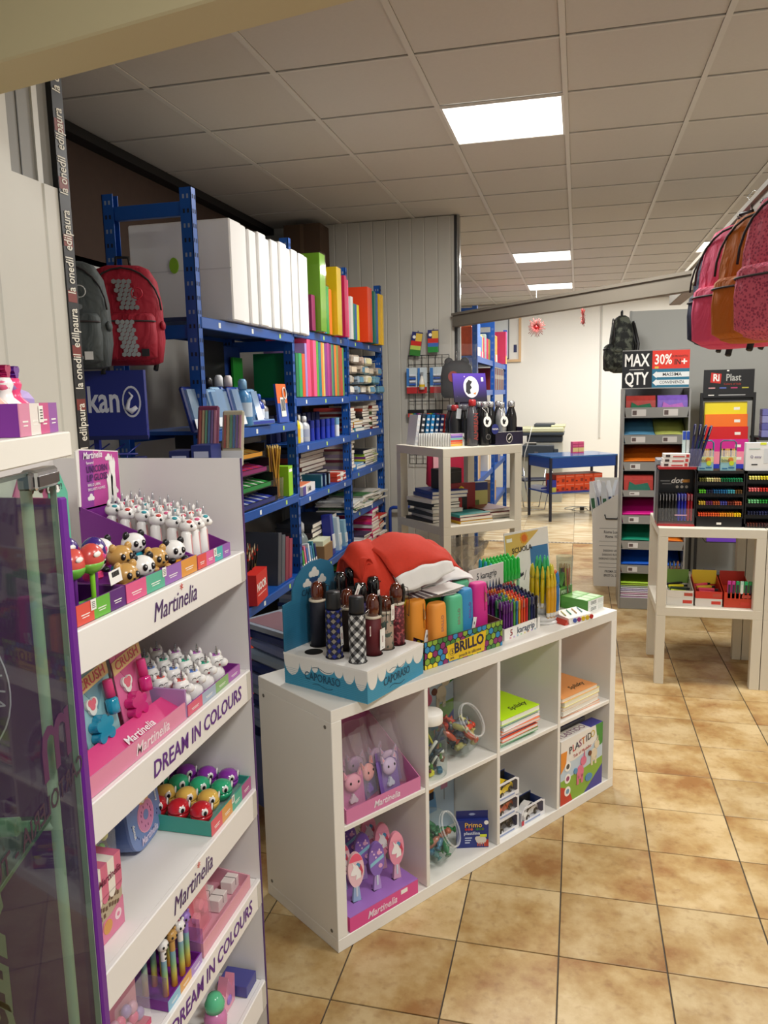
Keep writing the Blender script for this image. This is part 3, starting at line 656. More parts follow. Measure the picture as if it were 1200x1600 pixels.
t = thing('toy_package', 'clear triangular package of pink and lilac trinkets below the candy box', 'package', mtx=at(MSF, .06, .03, .4585))
MB().box(0, .11, .03, .033, 0, .12, C('#c88a9a', .4)).box(0, .11, 0, .03, 0, .012, C('#cf4a70', .4)).build('card', t); q = MB()
for k in range(9): q.ell(.015+.02*(k % 5), .016, .03+.03*(k//5)+.008*(k % 2), .012, .01, .013, [C('#d8608a', .3), C('#9a86b8', .3), C('#c99ab0', .3)][k % 3], 10, 6)
q.build('trinkets', t); MB().box(0, .11, 0, .001, .012, .12, clear('#ffffff', .06)).build('blister', t)
# --- tier 5
t = thing('doll_bottle', 'pink bubble bottle with a mint green cap on the lowest tier', 'bottle', mtx=at(MSF, .46, .05, .1745))
MB().lathe([(.02, 0), (.026, .01), (.028, .04), (.02, .06)], C('#d07fb0', .2), 16).build('bottle', t); MB().lathe([(.022, .06), (.024, .075), (.016, .095), (.004, .1)], C('#5fc090', .2), 16).build('cap', t); q = MB()
for k in range(5): q.ell(-.018+.009*k, -.0245+.003*abs(k-2), .03+.012*(k % 2), .005, .003, .005, VIO, 8, 5)
q.build('dots', t)
t = thing('crown_toy', 'pink iridescent crown on the lowest tier', 'toy', mtx=at(MSF, .53, .06, .1745))
MB().slab([(-.03, 0), (.03, 0), (.035, .07), (.018, .045), (0, .085), (-.018, .045), (-.035, .07)], -.012, .012, C('#e89ab4', .15, .2, .6)).build('crown', t); MB().ell(0, -.012, .025, .012, .005, .012, VIO, 10, 6).build('jewel', t)
tag(MB().box(0, .06, 0, .08, 0, .03, C('#4a4a90', .4), .001).build('carton', None, mtx=at(MSF, .57, .02, .1745)), 'small indigo carton at the far end of the lowest tier', 'carton')

# ---------------------------------------------------------------- glass cabinet in front of the stand, at the left edge
GF = Mt(-.587, .809, 0, math.atan2(.956, -.29))
t = thing('glass_cabinet', 'glass cabinet with a white top board at the left edge of the picture', 'cabinet', mtx=GF)
MB().box(-.45, 0, 0, .2, 1.6, 1.629, C('#ece8df', .4), .0015).build('top_board', t)
GL = clear('#dfe8e2', .015, .02); GE = C('#26302c', .15)
MB().box(-.45, -.057, .002, .008, .0, 1.592, GL).build('glass_pane', t)
MB().box(-.0575, -.056, .0015, .0085, 0, 1.592, C('#7f8d84', .1)).box(-.45, -.13, .0015, .0085, 1.589, 1.593, C('#4a544e', .1)).build('pane_edge', t)
c_ = MB().box(-.122, -.06, -.004, .014, 1.572, 1.594, CHROME, .003).box(-.135, -.122, -.002, .012, 1.574, 1.592, C('#8e8f92', .2, 1), .002).box(-.12, -.062, -.0055, -.004, 1.576, 1.587, C('#5a5250', .25, .6)); c_.build('clamp', t)
MB().cyl(-.104, .016, 0, 1.575, .0062, C('#c6cbc2', .35), n=14).build('post', t)
rd = MB(); rd.tube([(-.104, .016, 1.185), (-.104, .14, 1.185)], .006, C('#d5d6d0', .35), 10); rd.T = TR(-.104, .07, 1.185, 0, R(-90)); rd.cyl(0, 0, -.011, .011, .0105, C('#d5d6d0', .35), n=14); rd.build('shelf_rod', t)
MB().box(-.44, -.11, .02, .14, 1.196, 1.2, clear('#cfe0d6', .06, .03)).box(-.44, -.11, .0185, .02, 1.196, 1.2, C('#6e7d74', .1)).build('glass_shelf', t)
INK = C('#2a1030', .4)
text('CARTOLERIA - TUTTO', .03, INK, t, (-.2, .001, 1.235), (-1, 0, 0), (0, 0, 1), bold=.02); text('m', .12, C('#4a1248', .4), t, (-.12, .001, 1.3), (-1, 0, 0), (0, 0, 1), bold=.01)
t = thing('display_box', 'purple and pink box of princess bottles on the white cabinet top', 'box', mtx=at(GF, -.135, .004, 1.6295, R(4)))
tray(.13, .1, .034, C('#7a2a90', .4)).build('tray', t); segs(.13, .034, (C('#e08fae', .4), C('#efe6e0', .4), C('#d0588c', .4), C('#9a58a8', .4))).build('front_panel', t); pricetag(.066, .022).build('price_sticker', t)
for k, (x, y, c1, c2, c3, nm) in enumerate(((.012, .03, '#c9a21a', '#f0d8d0', '#f2b8a8', 'gold'), (.046, .03, '#b01a5a', '#ee6f96', '#f2f0ee', 'crimson'), (.08, .035, '#6a2a98', '#a88ac8', '#ee4a80', 'violet'))):
    b = thing('princess_bottle', 'small scent bottle with a %s heart cap on the cabinet top' % nm, 'bottle', mtx=at(GF, -.135+x, .004+y, 1.634, 0))
    MB().lathe([(.0165, 0), (.017, .028), (.008, .036), (.0065, .042), (.009, .05), (.006, .057)], C(c3, .3), 14).build('dress', b); MB().ell(0, 0, .049, .009, .008, .009, C(c2, .3), 12, 8).build('head', b)
    MB().slab([(.0078*a_, .064+.008*b_) for a_, b_ in blob([(0, -.3, .6), (-.45, .3, .5), (.45, .3, .5)])], -.005, .005, C(c1, .12, .7)).build('heart_cap', b)
b = tag(MB().loft([[(-.02, -.015, 0), (.02, -.015, 0), (.02, .015, 0), (-.02, .015, 0)], [(-.022, -.015, .036), (.018, -.015, .034), (.018, .015, .034), (-.022, .015, .036)], [(-.016, -.012, .046), (.01, -.012, .042), (.01, .012, .042), (-.016, .012, .046)]], C('#b49ad8', .5)).build('lilac_pouch', None, mtx=at(GF, -.028, .05, 1.634)), 'lilac pouch behind the heart-capped bottles', 'pouch')
# ================================================================ things in and on the white cube shelf (frame KF: x along, y deep, z up)
GLASS = clear('#eef3f2', .045, .02)
FILM = clear('#f8f6f6', .02, .08)
def card_head(z0, w, h, mat, y0, y1): return MB().box(0, w, y0, y1, z0, z0+h, mat)
# --- top left cell: pink tray of bagged hair clips
t = thing('display_box', 'pink open display box of bagged kitten hair clips in the top left compartment', 'box', mtx=at(KF, .05, .006, .3955))
m = tray(.305, .27, .045, C('#cf7aa6', .45), hf=.045, hb=.2); m.build('tray', t)
MB().box(.003, .302, .004, .266, .003, .004, C('#a8306f', .5)).box(.0031, .0035, .004, .266, .004, .045, C('#a8306f', .5)).build('lining', t)
hd = MB().box(0, .305, .262, .266, .2, .325, C('#a85a82', .5))
for k in range(5): hd.box(.14, .26-.012*(k % 2), .2612, .262, .27+k*.01, .274+k*.01, C('#c58aa6', .5))
hd.build('header_card', t); text('Martinelia', .03, C('#e8dfe6'), t, (.16, -.0008, .022), bold=.03, shear=.3, width=.9)
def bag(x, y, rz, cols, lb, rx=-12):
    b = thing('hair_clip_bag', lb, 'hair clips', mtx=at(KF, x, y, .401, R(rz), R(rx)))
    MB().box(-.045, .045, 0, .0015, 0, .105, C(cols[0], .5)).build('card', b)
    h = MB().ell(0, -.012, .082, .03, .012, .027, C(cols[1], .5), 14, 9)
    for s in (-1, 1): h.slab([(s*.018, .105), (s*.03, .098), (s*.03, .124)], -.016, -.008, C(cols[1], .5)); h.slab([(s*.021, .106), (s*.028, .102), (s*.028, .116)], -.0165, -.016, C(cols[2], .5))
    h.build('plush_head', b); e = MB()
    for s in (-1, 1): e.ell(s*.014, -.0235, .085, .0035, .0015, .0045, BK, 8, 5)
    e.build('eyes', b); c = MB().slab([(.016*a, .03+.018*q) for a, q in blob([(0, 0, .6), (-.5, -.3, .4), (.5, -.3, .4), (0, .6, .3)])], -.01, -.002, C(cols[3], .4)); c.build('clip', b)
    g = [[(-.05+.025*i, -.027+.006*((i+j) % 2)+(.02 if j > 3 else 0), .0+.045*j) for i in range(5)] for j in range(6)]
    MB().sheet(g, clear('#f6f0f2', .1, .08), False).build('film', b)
K4 = ['#b8487e', '#8d5fb0', '#c890b8']
bag(.12, .06, -6, ('#cf7fae', '#e9a8bc', '#e07a9a', '#e6dbe2'), 'bag with a pink unicorn card at the left end of the front row', -8)
bag(.2, .075, 18, ('#5a4a88', '#e6a59f', '#d86a70', '#7a5fb8'), 'bag with a peach kitten clip in the middle of the front row')
bag(.275, .06, 6, ('#7f64b0', '#cfc3e2', '#e3a0a8', '#cfe0ec'), 'bag with a lilac kitten clip at the right of the front row')
bag(.308, .1, -10, ('#8a5ab8', '#d9cbe6', '#d898b0', '#e8c0d0'), 'bag with a pale kitten clip against the right side of the pink box')
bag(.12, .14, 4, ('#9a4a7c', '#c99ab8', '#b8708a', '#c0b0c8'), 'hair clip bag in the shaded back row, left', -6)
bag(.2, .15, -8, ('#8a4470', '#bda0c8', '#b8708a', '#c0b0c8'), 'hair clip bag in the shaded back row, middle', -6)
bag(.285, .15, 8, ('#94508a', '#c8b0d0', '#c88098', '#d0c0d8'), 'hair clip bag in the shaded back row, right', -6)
# --- bottom left cell: hairbrushes
t = thing('display_box', 'purple topped pink display stand of unicorn hairbrushes in the bottom left compartment', 'box', mtx=at(KF, .048, .002, .0425))
b = MB().box(0, .285, 0, .25, 0, .048, C('#d94f8f', .4)).box(.0, .285, .0, .25, .048, .05, C('#a070c0', .4)); b.box(.21, .238, -.0006, 0, .028, .042, PAPER)
b.build('tray', t); text('Martinelia', .034, C('#f0dce8'), t, (.13, -.0009, .022), bold=.03, shear=.3, width=.9)
s = MB()
for i in range(3):
    for j in range(3): s.box(.05+.085*i, .085+.085*i, .045+.07*j, .06+.07*j, .05, .0504, C('#3a2148', .6))
s.build('slots', t)
def brush_parts(face, top, handle):
    out = []
    o = [(.0275*math.cos(a*PI/12), .102+.054*math.sin(a*PI/12)*(1 if math.sin(a*PI/12) > 0 else 1.12)) for a in range(24)]
    out.append((MB().slab(o, -.006, .006, face), 'paddle'))
    p = MB().slab([(x*.97, z*.97+.003) for x, z in o if z > .12], -.0068, -.006, top)
    if face is not BVI:
        p.slab([(-.019, .086), (-.018, .094), (-.009, .11), (-.013, .127), (-.003, .115), (.002, .122), (.008, .113), (.015, .095), (.017, .073), (-.003, .068), (0, .085), (-.008, .083)], -.0075, -.006, WH)
        p.slab([(.003, .12), (.016, .116), (.023, .092), (.016, .072), (.018, .09), (.011, .1)], -.008, -.006, C('#c8435f', .3)).slab([(.0, .119), (.007, .123), (.014, .117), (.012, .104), (.006, .113)], -.0083, -.006, C('#4f93b8', .3))
    else:
        p.slab([(-.024, .088), (.024, .112), (.024, .1), (-.024, .076)], -.0075, -.006, C('#8fc4d8', .3))
        for k in range(6): disc(p, -.016+.0065*k, .13-.012*((k*5) % 4)+.0, .003, -.0072, -.006, C('#e8c8dc'))
        disc(p, .008, .12, .007, -.0074, -.006, C('#e3a9cb')); disc(p, .012, .075, .007, -.0074, -.006, C('#e3a9cb'))
    out.append((p, 'print'))
    out.append((MB().loft([[(-.008, -.005, .052), (.008, -.005, .052), (.008, .005, .052), (-.008, .005, .052)], [(-.014, -.006, -.004), (.014, -.006, -.004), (.014, .006, -.004), (-.014, .006, -.004)]], handle).slab([(-.003, .012), (.003, .012), (.003, .045), (-.003, .045)], -.0068, -.005, C('#c9d3dc', .2)), 'handle'))
    br = MB()
    for k in range(40):
        a = k*2.4; r = .027*math.sqrt(k/40); x, z = r*math.cos(a), .098+1.4*r*math.sin(a)
        br.add([(x-.0012, .006, z), (x+.0012, .006, z), (x, .03, z+.001), (x, .006, z+.002)], [(0, 1, 2), (1, 3, 2), (3, 0, 2)], C('#1a1518', .5))
    out.append((br, 'bristles')); return [(q.mesh(n), n) for q, n in out]
BVI = C('#8a6ab8', .3)
BR = [brush_parts(C('#ecc3c9', .3), C('#e85f7c', .3), C('#9ab4d0', .25)), brush_parts(BVI, C('#7a58a8', .3), C('#b89ad0', .25)), brush_parts(C('#e895ab', .3), C('#ee9db2', .3), C('#d9a8bc', .25))]
for i in range(3):
    for j in range(3):
        b = thing('hairbrush', '%s hairbrush, %s from the front in the %s column' % (('pink and coral unicorn', 'violet unicorn lettering', 'pink unicorn')[i], NTH[j], ('left', 'middle', 'right')[i]), 'hairbrush', mtx=at(KF, .116+.085*i, .053+.07*j, .0975, R(-14), R(-2)), group='unicorn hairbrushes')
        for me, n in BR[i]: put(me, n, b)
# --- modelling-dough boxes
def dough_box(x, y, z, rz, w, h, d, lb, kid=False):
    t = thing('dough_box', lb, 'box', mtx=at(KF, x, y, z, R(rz)))
    MB().box(0, w, 0, d, 0, h, C('#dcd9d4', .4)).build('box_body', t)
    p = MB().box(0, w, -.0006, 0, 0, h*.72, C('#b9cad8', .4))
    if not kid:
        p.slab([(0, 0), (w*.55, 0), (w, h*.3), (w, h*.45), (w*.5, h*.4), (0, h*.38)], -.001, -.0006, C('#86ac3f', .4)); p.slab([(w*.55, 0), (w, 0), (w, h*.32)], -.0014, -.001, C('#3f3f96', .4)); p.slab([(0, 0), (w*.28, 0), (w*.2, h*.2), (0, h*.3)], -.0014, -.001, C('#c0392b', .4))
        for k, zc in enumerate((.18, .38, .57)): disc(p, w*.16, h*zc, h*.075, -.002, -.0014, C('#efece6')); disc(p, w*.16, h*zc, h*.04, -.0024, -.002, C(('#6a9ab8', '#9a4a70', '#4a4a4a')[k]))
        for (cx_, cz_, sc_, c_) in ((.45, .38, 1.0, '#d8708e'), (.78, .55, .9, '#dccfb4')):
            X, Z = w*cx_, h*cz_; q = h*.09*sc_
            disc(p, X, Z, q*1.2, -.004, -.0014, C(c_, .4), .8); disc(p, X+q*.9, Z+q*1.7, q*.8, -.004, -.0014, C(c_, .4))
            for dx in (-.7, .5): p.box(X+dx*q-.25*q, X+dx*q+.3*q, -.004, -.0014, Z-q*2, Z-q*.5, C(c_, .4))
            p.slab([(X+q*.9, Z+q*2.3), (X+q*1.3, Z+q*2.3), (X+q*1.2, Z+q*3.4)], -.004, -.0014, C(c_, .4)); disc(p, X-q*1.3, Z+q*.6, q*.5, -.0045, -.0014, C('#5a8fb8' if cx_ < .6 else '#6a3a2a', .4))
        disc(p, w*.66, h*.22, h*.06, -.004, -.0014, C('#5088b8', .4), 1.5)
    else:
        disc(p, w*.55, h*.6, h*.085, -.004, -.0006, C('#e0952e', .4)); p.slab([(w*.45, h*.28), (w*.68, h*.28), (w*.64, h*.52), (w*.48, h*.52)], -.004, -.0006, C('#6a9ac8', .4)); p.box(w*.52, w*.62, -.0045, -.0006, h*.44, h*.53, C('#22253a', .4)); p.box(w*.76, w*.88, -.0012, -.0006, h*.5, h*.62, C('#c98aa8', .4)); p.box(w*.815, w*.825, -.0012, -.0006, h*.36, h*.5, C('#777777', .4))
        q = [(w*.22+.02*math.cos(a*.5), h*.4+.014*math.sin(a*1.0)) for a in range(13)]; p.tube([(a, -.001, b_) for a, b_ in q], .002, C('#2f7a3f'), 5)
        for k in range(4): p.box(w*.3, w*.4, -.001, -.0006, h*.3-k*.012, h*.3-k*.012+.004, C('#8a8f98'))
    p.slab([(0, h), (w*.82, h), (w*.86, h*.8), (w*.7, h*.68), (w*.3, h*.62), (0, h*.66)], -.0012, -.0006, C('#e3e0da', .4)); p.slab([(w*.82, h), (w, h), (w, h*.66), (w*.93, h*.64), (w*.86, h*.78)], -.0012, -.0006, C('#3f8a3a', .4))
    p.slab([(0, h*.82), (w*.14, h*.82), (w*.12, h*.62), (0, h*.5)], -.0018, -.0012, C('#e08a2e', .4)) if not kid else None
    p.build('print', t)
    cc = ['#1f2430', '#c23a3a', '#26344a', '#8a3a6a', '#c8742e', '#3a2a4a', '#23242c', '#c9b254']
    for k, ch in enumerate('PLASTIDO'): text(ch, h*.155, C(cc[k]), t, (w*(.22+.075*k), -.0024, h*(.8+.012*k)), (1, 0, .08), bold=.008)
    text('Tub of Modeller', h*.07, C('#b03a3a'), t, (w*.5, -.0024, h*.7), (1, 0, .08))
    tp = MB().box(0, w*.7, 0, d, h, h+.0006, C('#e3e0da', .4)).box(w*.7, w, 0, d, h, h+.0006, C('#40408f', .4)); tp.build('lid_print', t)
    text('PLASTIDO', h*.14, C('#7a4a6a'), t, (w*.38, d*.5, h+.001), (1, 0, 0), (0, 1, 0), bold=.005)
    return t
dough_box(1.108, .006, .0425, 0, .285, .268, .055, 'modelling dough box with toy horses at the front of the bottom right compartment')
for k, (y, lb) in enumerate(((.075, 'grey game box directly behind the modelling dough box'), (.115, 'grey game box farthest behind the modelling dough box'))):
    b = thing('game_box', lb, 'box', mtx=at(KF, 1.108, y, .0425)); MB().box(0, .26, 0, .032, 0, .275, C('#77777c', .4)).build('box_body', b); MB().box(0, .26, .002, .008, .275, .2756, C('#3a3f7a', .4)).build('spine_stripe', b); text('PLAY', .04, C('#1d1d22'), b, (.12, .018, .2758), (1, 0, 0), (0, 1, 0), bold=.02)
dough_box(.425, .212, .3955, 0, .298, .33, .05, 'modelling dough box at the back of the second top compartment')
dough_box(.43, .212, .0425, 0, .292, .32, .05, 'modelling dough box with a clay boy at the back of the second bottom compartment', True)
# --- jars
t = thing('storage_jar', 'tall clear jar with a white screw lid full of coloured strips', 'jar', (0, 0, 0), mtx=at(KF, .456, .062, .3955))
MB().lathe([(.048, 0), (.055, .004), (.056, .02), (.056, .135), (.051, .158), (.041, .178), (.038, .184)], GLASS, 24, caps=False).build('glass', t)
l = MB().lathe([(.041, .182), (.0425, .184), (.0425, .216), (.04, .22), (.0, .2205)], WHITE, 24)
l.build('lid', t)
r2 = random.Random(3)
cols = ['#1f4a5c', '#d8c63a', '#c85a2a', '#2f3a46', '#5a8a3a', '#7a2f3a', '#e8e6df', '#8a5a3a']
def strips(n, R0, H, lb, seed, cs, wd=.004, lmax=.1, group='coloured strips in the tall jar'):
    q = random.Random(seed)
    for k in range(n):
        a, r, z = q.uniform(0, 6.28), R0*math.sqrt(q.random())*.75, q.uniform(.012, H); an = q.uniform(0, 6.28); el = q.uniform(.15, 1.2); L = q.uniform(.4, 1)*lmax
        p0 = Vector((r*math.cos(a), r*math.sin(a), z)); d = Vector((math.cos(an)*math.cos(el), math.sin(an)*math.cos(el), math.sin(el)))
        p1 = p0+d*L
        for _ in range(20):
            if math.hypot(p1.x, p1.y) < R0*.92: break
            L *= .85; p1 = p0+d*L
        yield p0, p1, C(q.choice(cs), .35), wd*q.uniform(.7, 1.3)
JM = at(KF, .456, .062, .3955)
for k, (a, b, c_, w) in enumerate(strips(26, .05, .08, 0, 3, cols, .0055, .13)):
    tag(MB().tube([a, (a+b)/2+Vector((0, 0, .004)), b], w, c_, 5).build('strip', None, mtx=JM), 'coloured strip lying in the tall white-lidded jar', 'strip', 'coloured strips in the tall jar')
for k in range(5):
    tag(MB().box(-.012, .012, -.009, .009, 0, .018, C(('#d8d02a', '#2a6a8a', '#3a8a4a', '#e0c020', '#24465a')[k], .3), .003).build('block', None, mtx=JM @ TR((-.02, .018, .0, -.01, .024)[k], (-.02, -.024, .005, .024, .01)[k], .005, k)), ('yellow', 'blue', 'green', 'mustard', 'dark blue')[k]+' block at the bottom of the tall white-lidded jar', 'block')
def round_jar(x, y, z, r, ax, lb):
    t = thing('round_jar', lb, 'jar', mtx=at(KF, x, y, z))
    A = Vector(ax).normalized(); mt = A.to_track_quat('Z', 'Y').to_matrix().to_4x4(); mt = Matrix.Translation((0, 0, r)) @ mt
    m = MB(); m.T = mt; prof = [(.001, -r*.93), (r*.55, -r*.93)]+[(r*math.cos(a), r*math.sin(a)) for a in [R(q) for q in range(-60, 51, 10)]]+[(r*.62, r*.84)]
    m.lathe(prof, GLASS, 28, caps=False); m.build('glass', t)
    m = MB(); m.T = mt; m.tube([(r*.64*math.cos(2*PI*k/28), r*.64*math.sin(2*PI*k/28), r*.86) for k in range(28)], r*.035, clear('#ffffff', .22, .05), 8, True).tube([(r*.66*math.cos(2*PI*k/28), r*.66*math.sin(2*PI*k/28), r*.76) for k in range(28)], r*.025, clear('#ffffff', .15, .05), 8, True); m.build('rim', t)
    return t
round_jar(.622, .104, .3955, .094, (.25, -.75, .55), 'round clear jar tilted forward, holding orange wrapped sweets')
round_jar(.497, .102, .0425, .092, (.4, -.75, .45), 'round clear jar tilted forward, holding green wrapped sweets')
def sweets(x, y, z, r, cs, n, seed, nm):
    q = random.Random(seed); done = []
    for k in range(n):
        for _ in range(30):
            p = Vector((q.uniform(-1, 1), q.uniform(-1, 1), q.uniform(-1, .45)))*r*.62
            if p.length < r*.68 and all((p-d).length > r*.24 for d in done): break
        done.append(p); m = MB(); c_ = C(cs[k % len(cs)], .25, 0, .5); L = .027
        m.tube([(-L-.008, 0, 0), (-L-.002, 0, 0), (-L, 0, 0), (-L*.6, 0, 0), (L*.6, 0, 0), (L, 0, 0), (L+.002, 0, 0), (L+.008, 0, 0)], [.012, .006, .004, .011, .011, .004, .006, .012], c_, 7)
        o = m.build('sweet', None, mtx=at(KF, x+p.x, y+p.y, z+r+p.z, q.uniform(0, 6), q.uniform(-.6, .6), q.uniform(-.8, .8)))
        tag(o, 'wrapped sweet inside the round jar of %s sweets' % nm, 'sweet', 'sweets in the jar of %s ones' % nm)
sweets(.622, .104, .3955, .094, ['#d8482e', '#c23a2a', '#44506a', '#d85a3a', '#7a7d86', '#b8b06a'], 24, 5, 'orange')
sweets(.497, .102, .0425, .092, ['#1f8a3a', '#2a7a4a', '#3f7a9a', '#176a30', '#5a8a8a', '#b8705a'], 24, 9, 'green')
# --- plasticine box
t = thing('plasticine_box', 'navy plasticine box with a hang tab beside the jar of green sweets', 'box', mtx=at(KF, .607, .088, .0425, R(-39)))
MB().box(0, .115, 0, .016, 0, .105, C('#23317c', .4)).box(0, .115, .014, .0155, .105, .135, C('#1c2768', .4)).build('box_body', t)
p = MB().slab([(.045, .122), (.052, .126), (.063, .126), (.07, .122), (.063, .118), (.052, .118)], .0132, .0141, C('#8f9bc0'))
for k in range(7): disc(p, .034+.01*k, .072, .0045, -.002, 0, C(('#b82a2a', '#c23a4a', '#d0604a', '#2f3a5a', '#2f7a3a', '#2a6a3a', '#5a6a2a')[k]))
disc(p, .088, .03, .016, -.0015, 0, C('#d9d2c8'), 1.2); disc(p, .074, .036, .008, -.002, 0, C('#d9d2c8'))
for k in range(4): p.box(.074+.008*k, .078+.008*k, -.0015, 0, .006, .02, C('#c05a4a'))
p.box(.084, .108, -.0025, -.0015, .042, .052, C('#d8e03a')).box(.1, .115, -.0008, 0, .004, .03, C('#b8382a')); disc(p, .107, .096, .008, -.0008, 0, WHITE)
for k in range(3): p.box(.03, .055-.004*k, -.0006, 0, .036-k*.009, .04-k*.009, C('#c8cfe6'))
p.build('print', t); text('Primo', .026, C('#e8b84a'), t, (.06, -.0024, .088), bold=.03); text('plastilina', .017, C('#dfe4f2'), t, (.055, -.001, .056), bold=.01)
# --- spiral notebooks
def notebook(x, y, z, h, w, d, cover, pages, rz, lb, grp=None, title=None):
    t = thing('spiral_notebook', lb, 'notebook', mtx=at(KF, x, y, z, R(rz)))
    MB().box(.003, w-.002, .002, d-.002, .001, h-.001, C(pages, .7)).build('pages', t)
    MB().box(0, w, 0, d, h-.001, h, C(cover, .45)).box(0, w, 0, d, 0, .001, C(cover, .45)).build('cover', t)
    s = MB(); n = 22
    for k in range(n): s.tube([(.004+.006*math.cos(a), .012+k*(d-.024)/(n-1), h/2+(h/2+.002)*math.sin(a)) for a in (0.0, 1.05, 2.1, 3.14, 4.2, 5.25)], .0009, C('#8d8f94', .3, .8), 3, True)
    s.build('spiral', t)
    if title: text(title, .036, C('#2a2f1f'), t, (w*.66, .05, h+.0004), (1, .02, 0), (0, 1, 0), shear=.35, bold=.012)
z = .3955
gn = [('#9fd8c0', '#e8ecea', .96), ('#2f9a4a', '#e6e9e4', .965), ('#e8603a', '#efe8e4', .955), ('#35407f', '#e7e4ea', .96), ('#e87a4a', '#efe6e0', .97), ('#e6e4ea', '#f0efee', 1.0), ('#2f8f4f', '#dfe7ee', .985), ('#b6e010', '#eceee2', 1.0)]
for k, (c_, pg, f) in enumerate(gn):
    h = (.012, .012, .013, .012, .012, .014, .011, .02)[k]
    notebook(.758+(.006, .0, .004, .0, .006, .012, .002, .0)[k], .008+(.012, .004, .0, .01, .004, .0, .006, 0)[k], z, h, .218*f, .3, c_, pg, (2, -1, 1, 0, -2, 2, 0, 0)[k], ('top lime green spiral notebook of the tall stack' if k == 7 else 'spiral notebook with a %s cover, %s from the bottom of the lime stack' % (('pale mint', 'green', 'orange', 'navy', 'coral', 'white', 'dark green')[k], NTH[k])), None, 'Splisky' if k == 7 else None); z += h+.0005
z = .3955
on = [('#eb9a62', '#efe3d4', 1.0), ('#e2dfd6', '#eeeae0', 1.0), ('#d8b890', '#f0e8da', .985), ('#e8dc8a', '#f0ecd6', 1.0), ('#e39a5a', '#f0e6d2', .97)]
for k, (c_, pg, f) in enumerate(on):
    h = (.012, .016, .016, .02, .016)[k]
    notebook(1.125+(.01, .004, .01, .012, .002)[k], .012+(.01, 0, .004, 0, .004)[k], z, h, .245*f, .3, c_, pg, (-2, 1, 0, 1, 0)[k], 'top orange spiral notebook of the low stack' if k == 4 else 'spiral notebook with a %s cover, %s from the bottom of the orange stack' % (('coral', 'white', 'beige', 'pale yellow')[k], NTH[k]), None, 'Splisky' if k == 4 else None); z += h+.0005
# --- boxed toy cars
def car_mesh(col):
    b = MB(); sec = [(-.05, .012, .02), (-.049, .026, .02), (-.03, .03, .021), (-.016, .045, .016), (.012, .047, .016), (.032, .031, .021), (.049, .026, .02), (.05, .012, .02)]
    b.loft([[(x, -w, .008), (x, -w, z*.75), (x, -w*.8, z), (x, w*.8, z), (x, w, z*.75), (x, w, .008)] for x, z, w in sec], C(col, .2, 0, .8))
    g = MB().loft([[(x, -w*1.02, z0), (x, -w*.86, z1), (x, w*.86, z1), (x, w*1.02, z0)] for x, z0, z1, w in ((-.029, .03, .031, .02), (-.015, .031, .0445, .0172), (.011, .031, .0465, .0172), (.031, .03, .032, .02))], C('#1a1d22', .1))
    wl_ = MB()
    for x in (-.03, .03):
        for s in (-1, 1): wl_.T = TR(x, s*.02, .011, 0, R(90)); wl_.cyl(0, 0, -.004, .004, .0105, BLACK, n=14); wl_.cyl(0, 0, -.0045, .0045, .006, CHROME, n=10)
    wl_.T = None; return b, g, wl_
def car_box(x, y, z, col, lb, rz=0, w=.128):
    t = thing('toy_car_box', lb, 'toy car box', mtx=at(KF, x, y, z, R(rz)))
    h, d = .07, .07; NV = C('#26386e', .4); WB = C('#e4e5ea', .4)
    m = MB().box(0, w, 0, d, 0, .006, WB).box(0, w, d-.002, d, .006, h, NV).box(.003, w-.003, d-.0026, d-.002, .006, h-.003, BLACK).box(0, .003, 0, d, .006, h*.75, WB).box(w-.003, w, 0, d, .006, h*.85, NV)
    m.slab([(0, 0), (w, 0), (w, h*.85), (w*.85, h), (w*.12, h), (0, h*.75), (0, h*.6), (.006, h*.62), (.016, h*.88), (w*.84, h*.9), (w-.008, h*.78), (w-.008, .016), (0, .016)], -.001, .0015, WB)
    m.build('carton', t); MB().box(.0, .014, -.0016, -.001, .002, .02, C('#c0263a', .4)).box(.02, w*.8, -.0016, -.001, .005, .011, C('#8fa0c8', .4)).build('print', t)
    b, g, wl_ = car_mesh(col); M2 = TR(w/2, d*.5, .006, R(12)) @ Matrix.Scale(1.12, 4); b.build('car_body', t, mtx=M2); g.build('car_windows', t, mtx=M2); wl_.build('wheels', t, mtx=M2)
    MB().box(.004, w-.004, .0, .0005, .016, h*.88, clear('#ffffff', .02, .03)).build('window_film', t)
car_box(.745, .022, .0425, '#2a2c30', 'boxed black toy car at the bottom of the stack of three', 0)
car_box(.745, .022, .1135, '#c0562e', 'boxed orange toy car in the middle of the stack of three', 0)
car_box(.745, .022, .1845, '#e8c81a', 'boxed yellow toy car on top of the stack of three', 0)
car_box(.885, .018, .0425, '#e8e6e2', 'boxed white toy car with a black roof standing by itself', 0, .14)
car_box(.86, .12, .0425, '#a01a2e', 'boxed crimson toy car behind the white one', 0); car_box(.745, .12, .0425, '#a01a2e', 'boxed crimson toy car low behind the stack of three', 0); car_box(.745, .12, .1135, '#8a1830', 'boxed dark red toy car high behind the stack of three', 0)

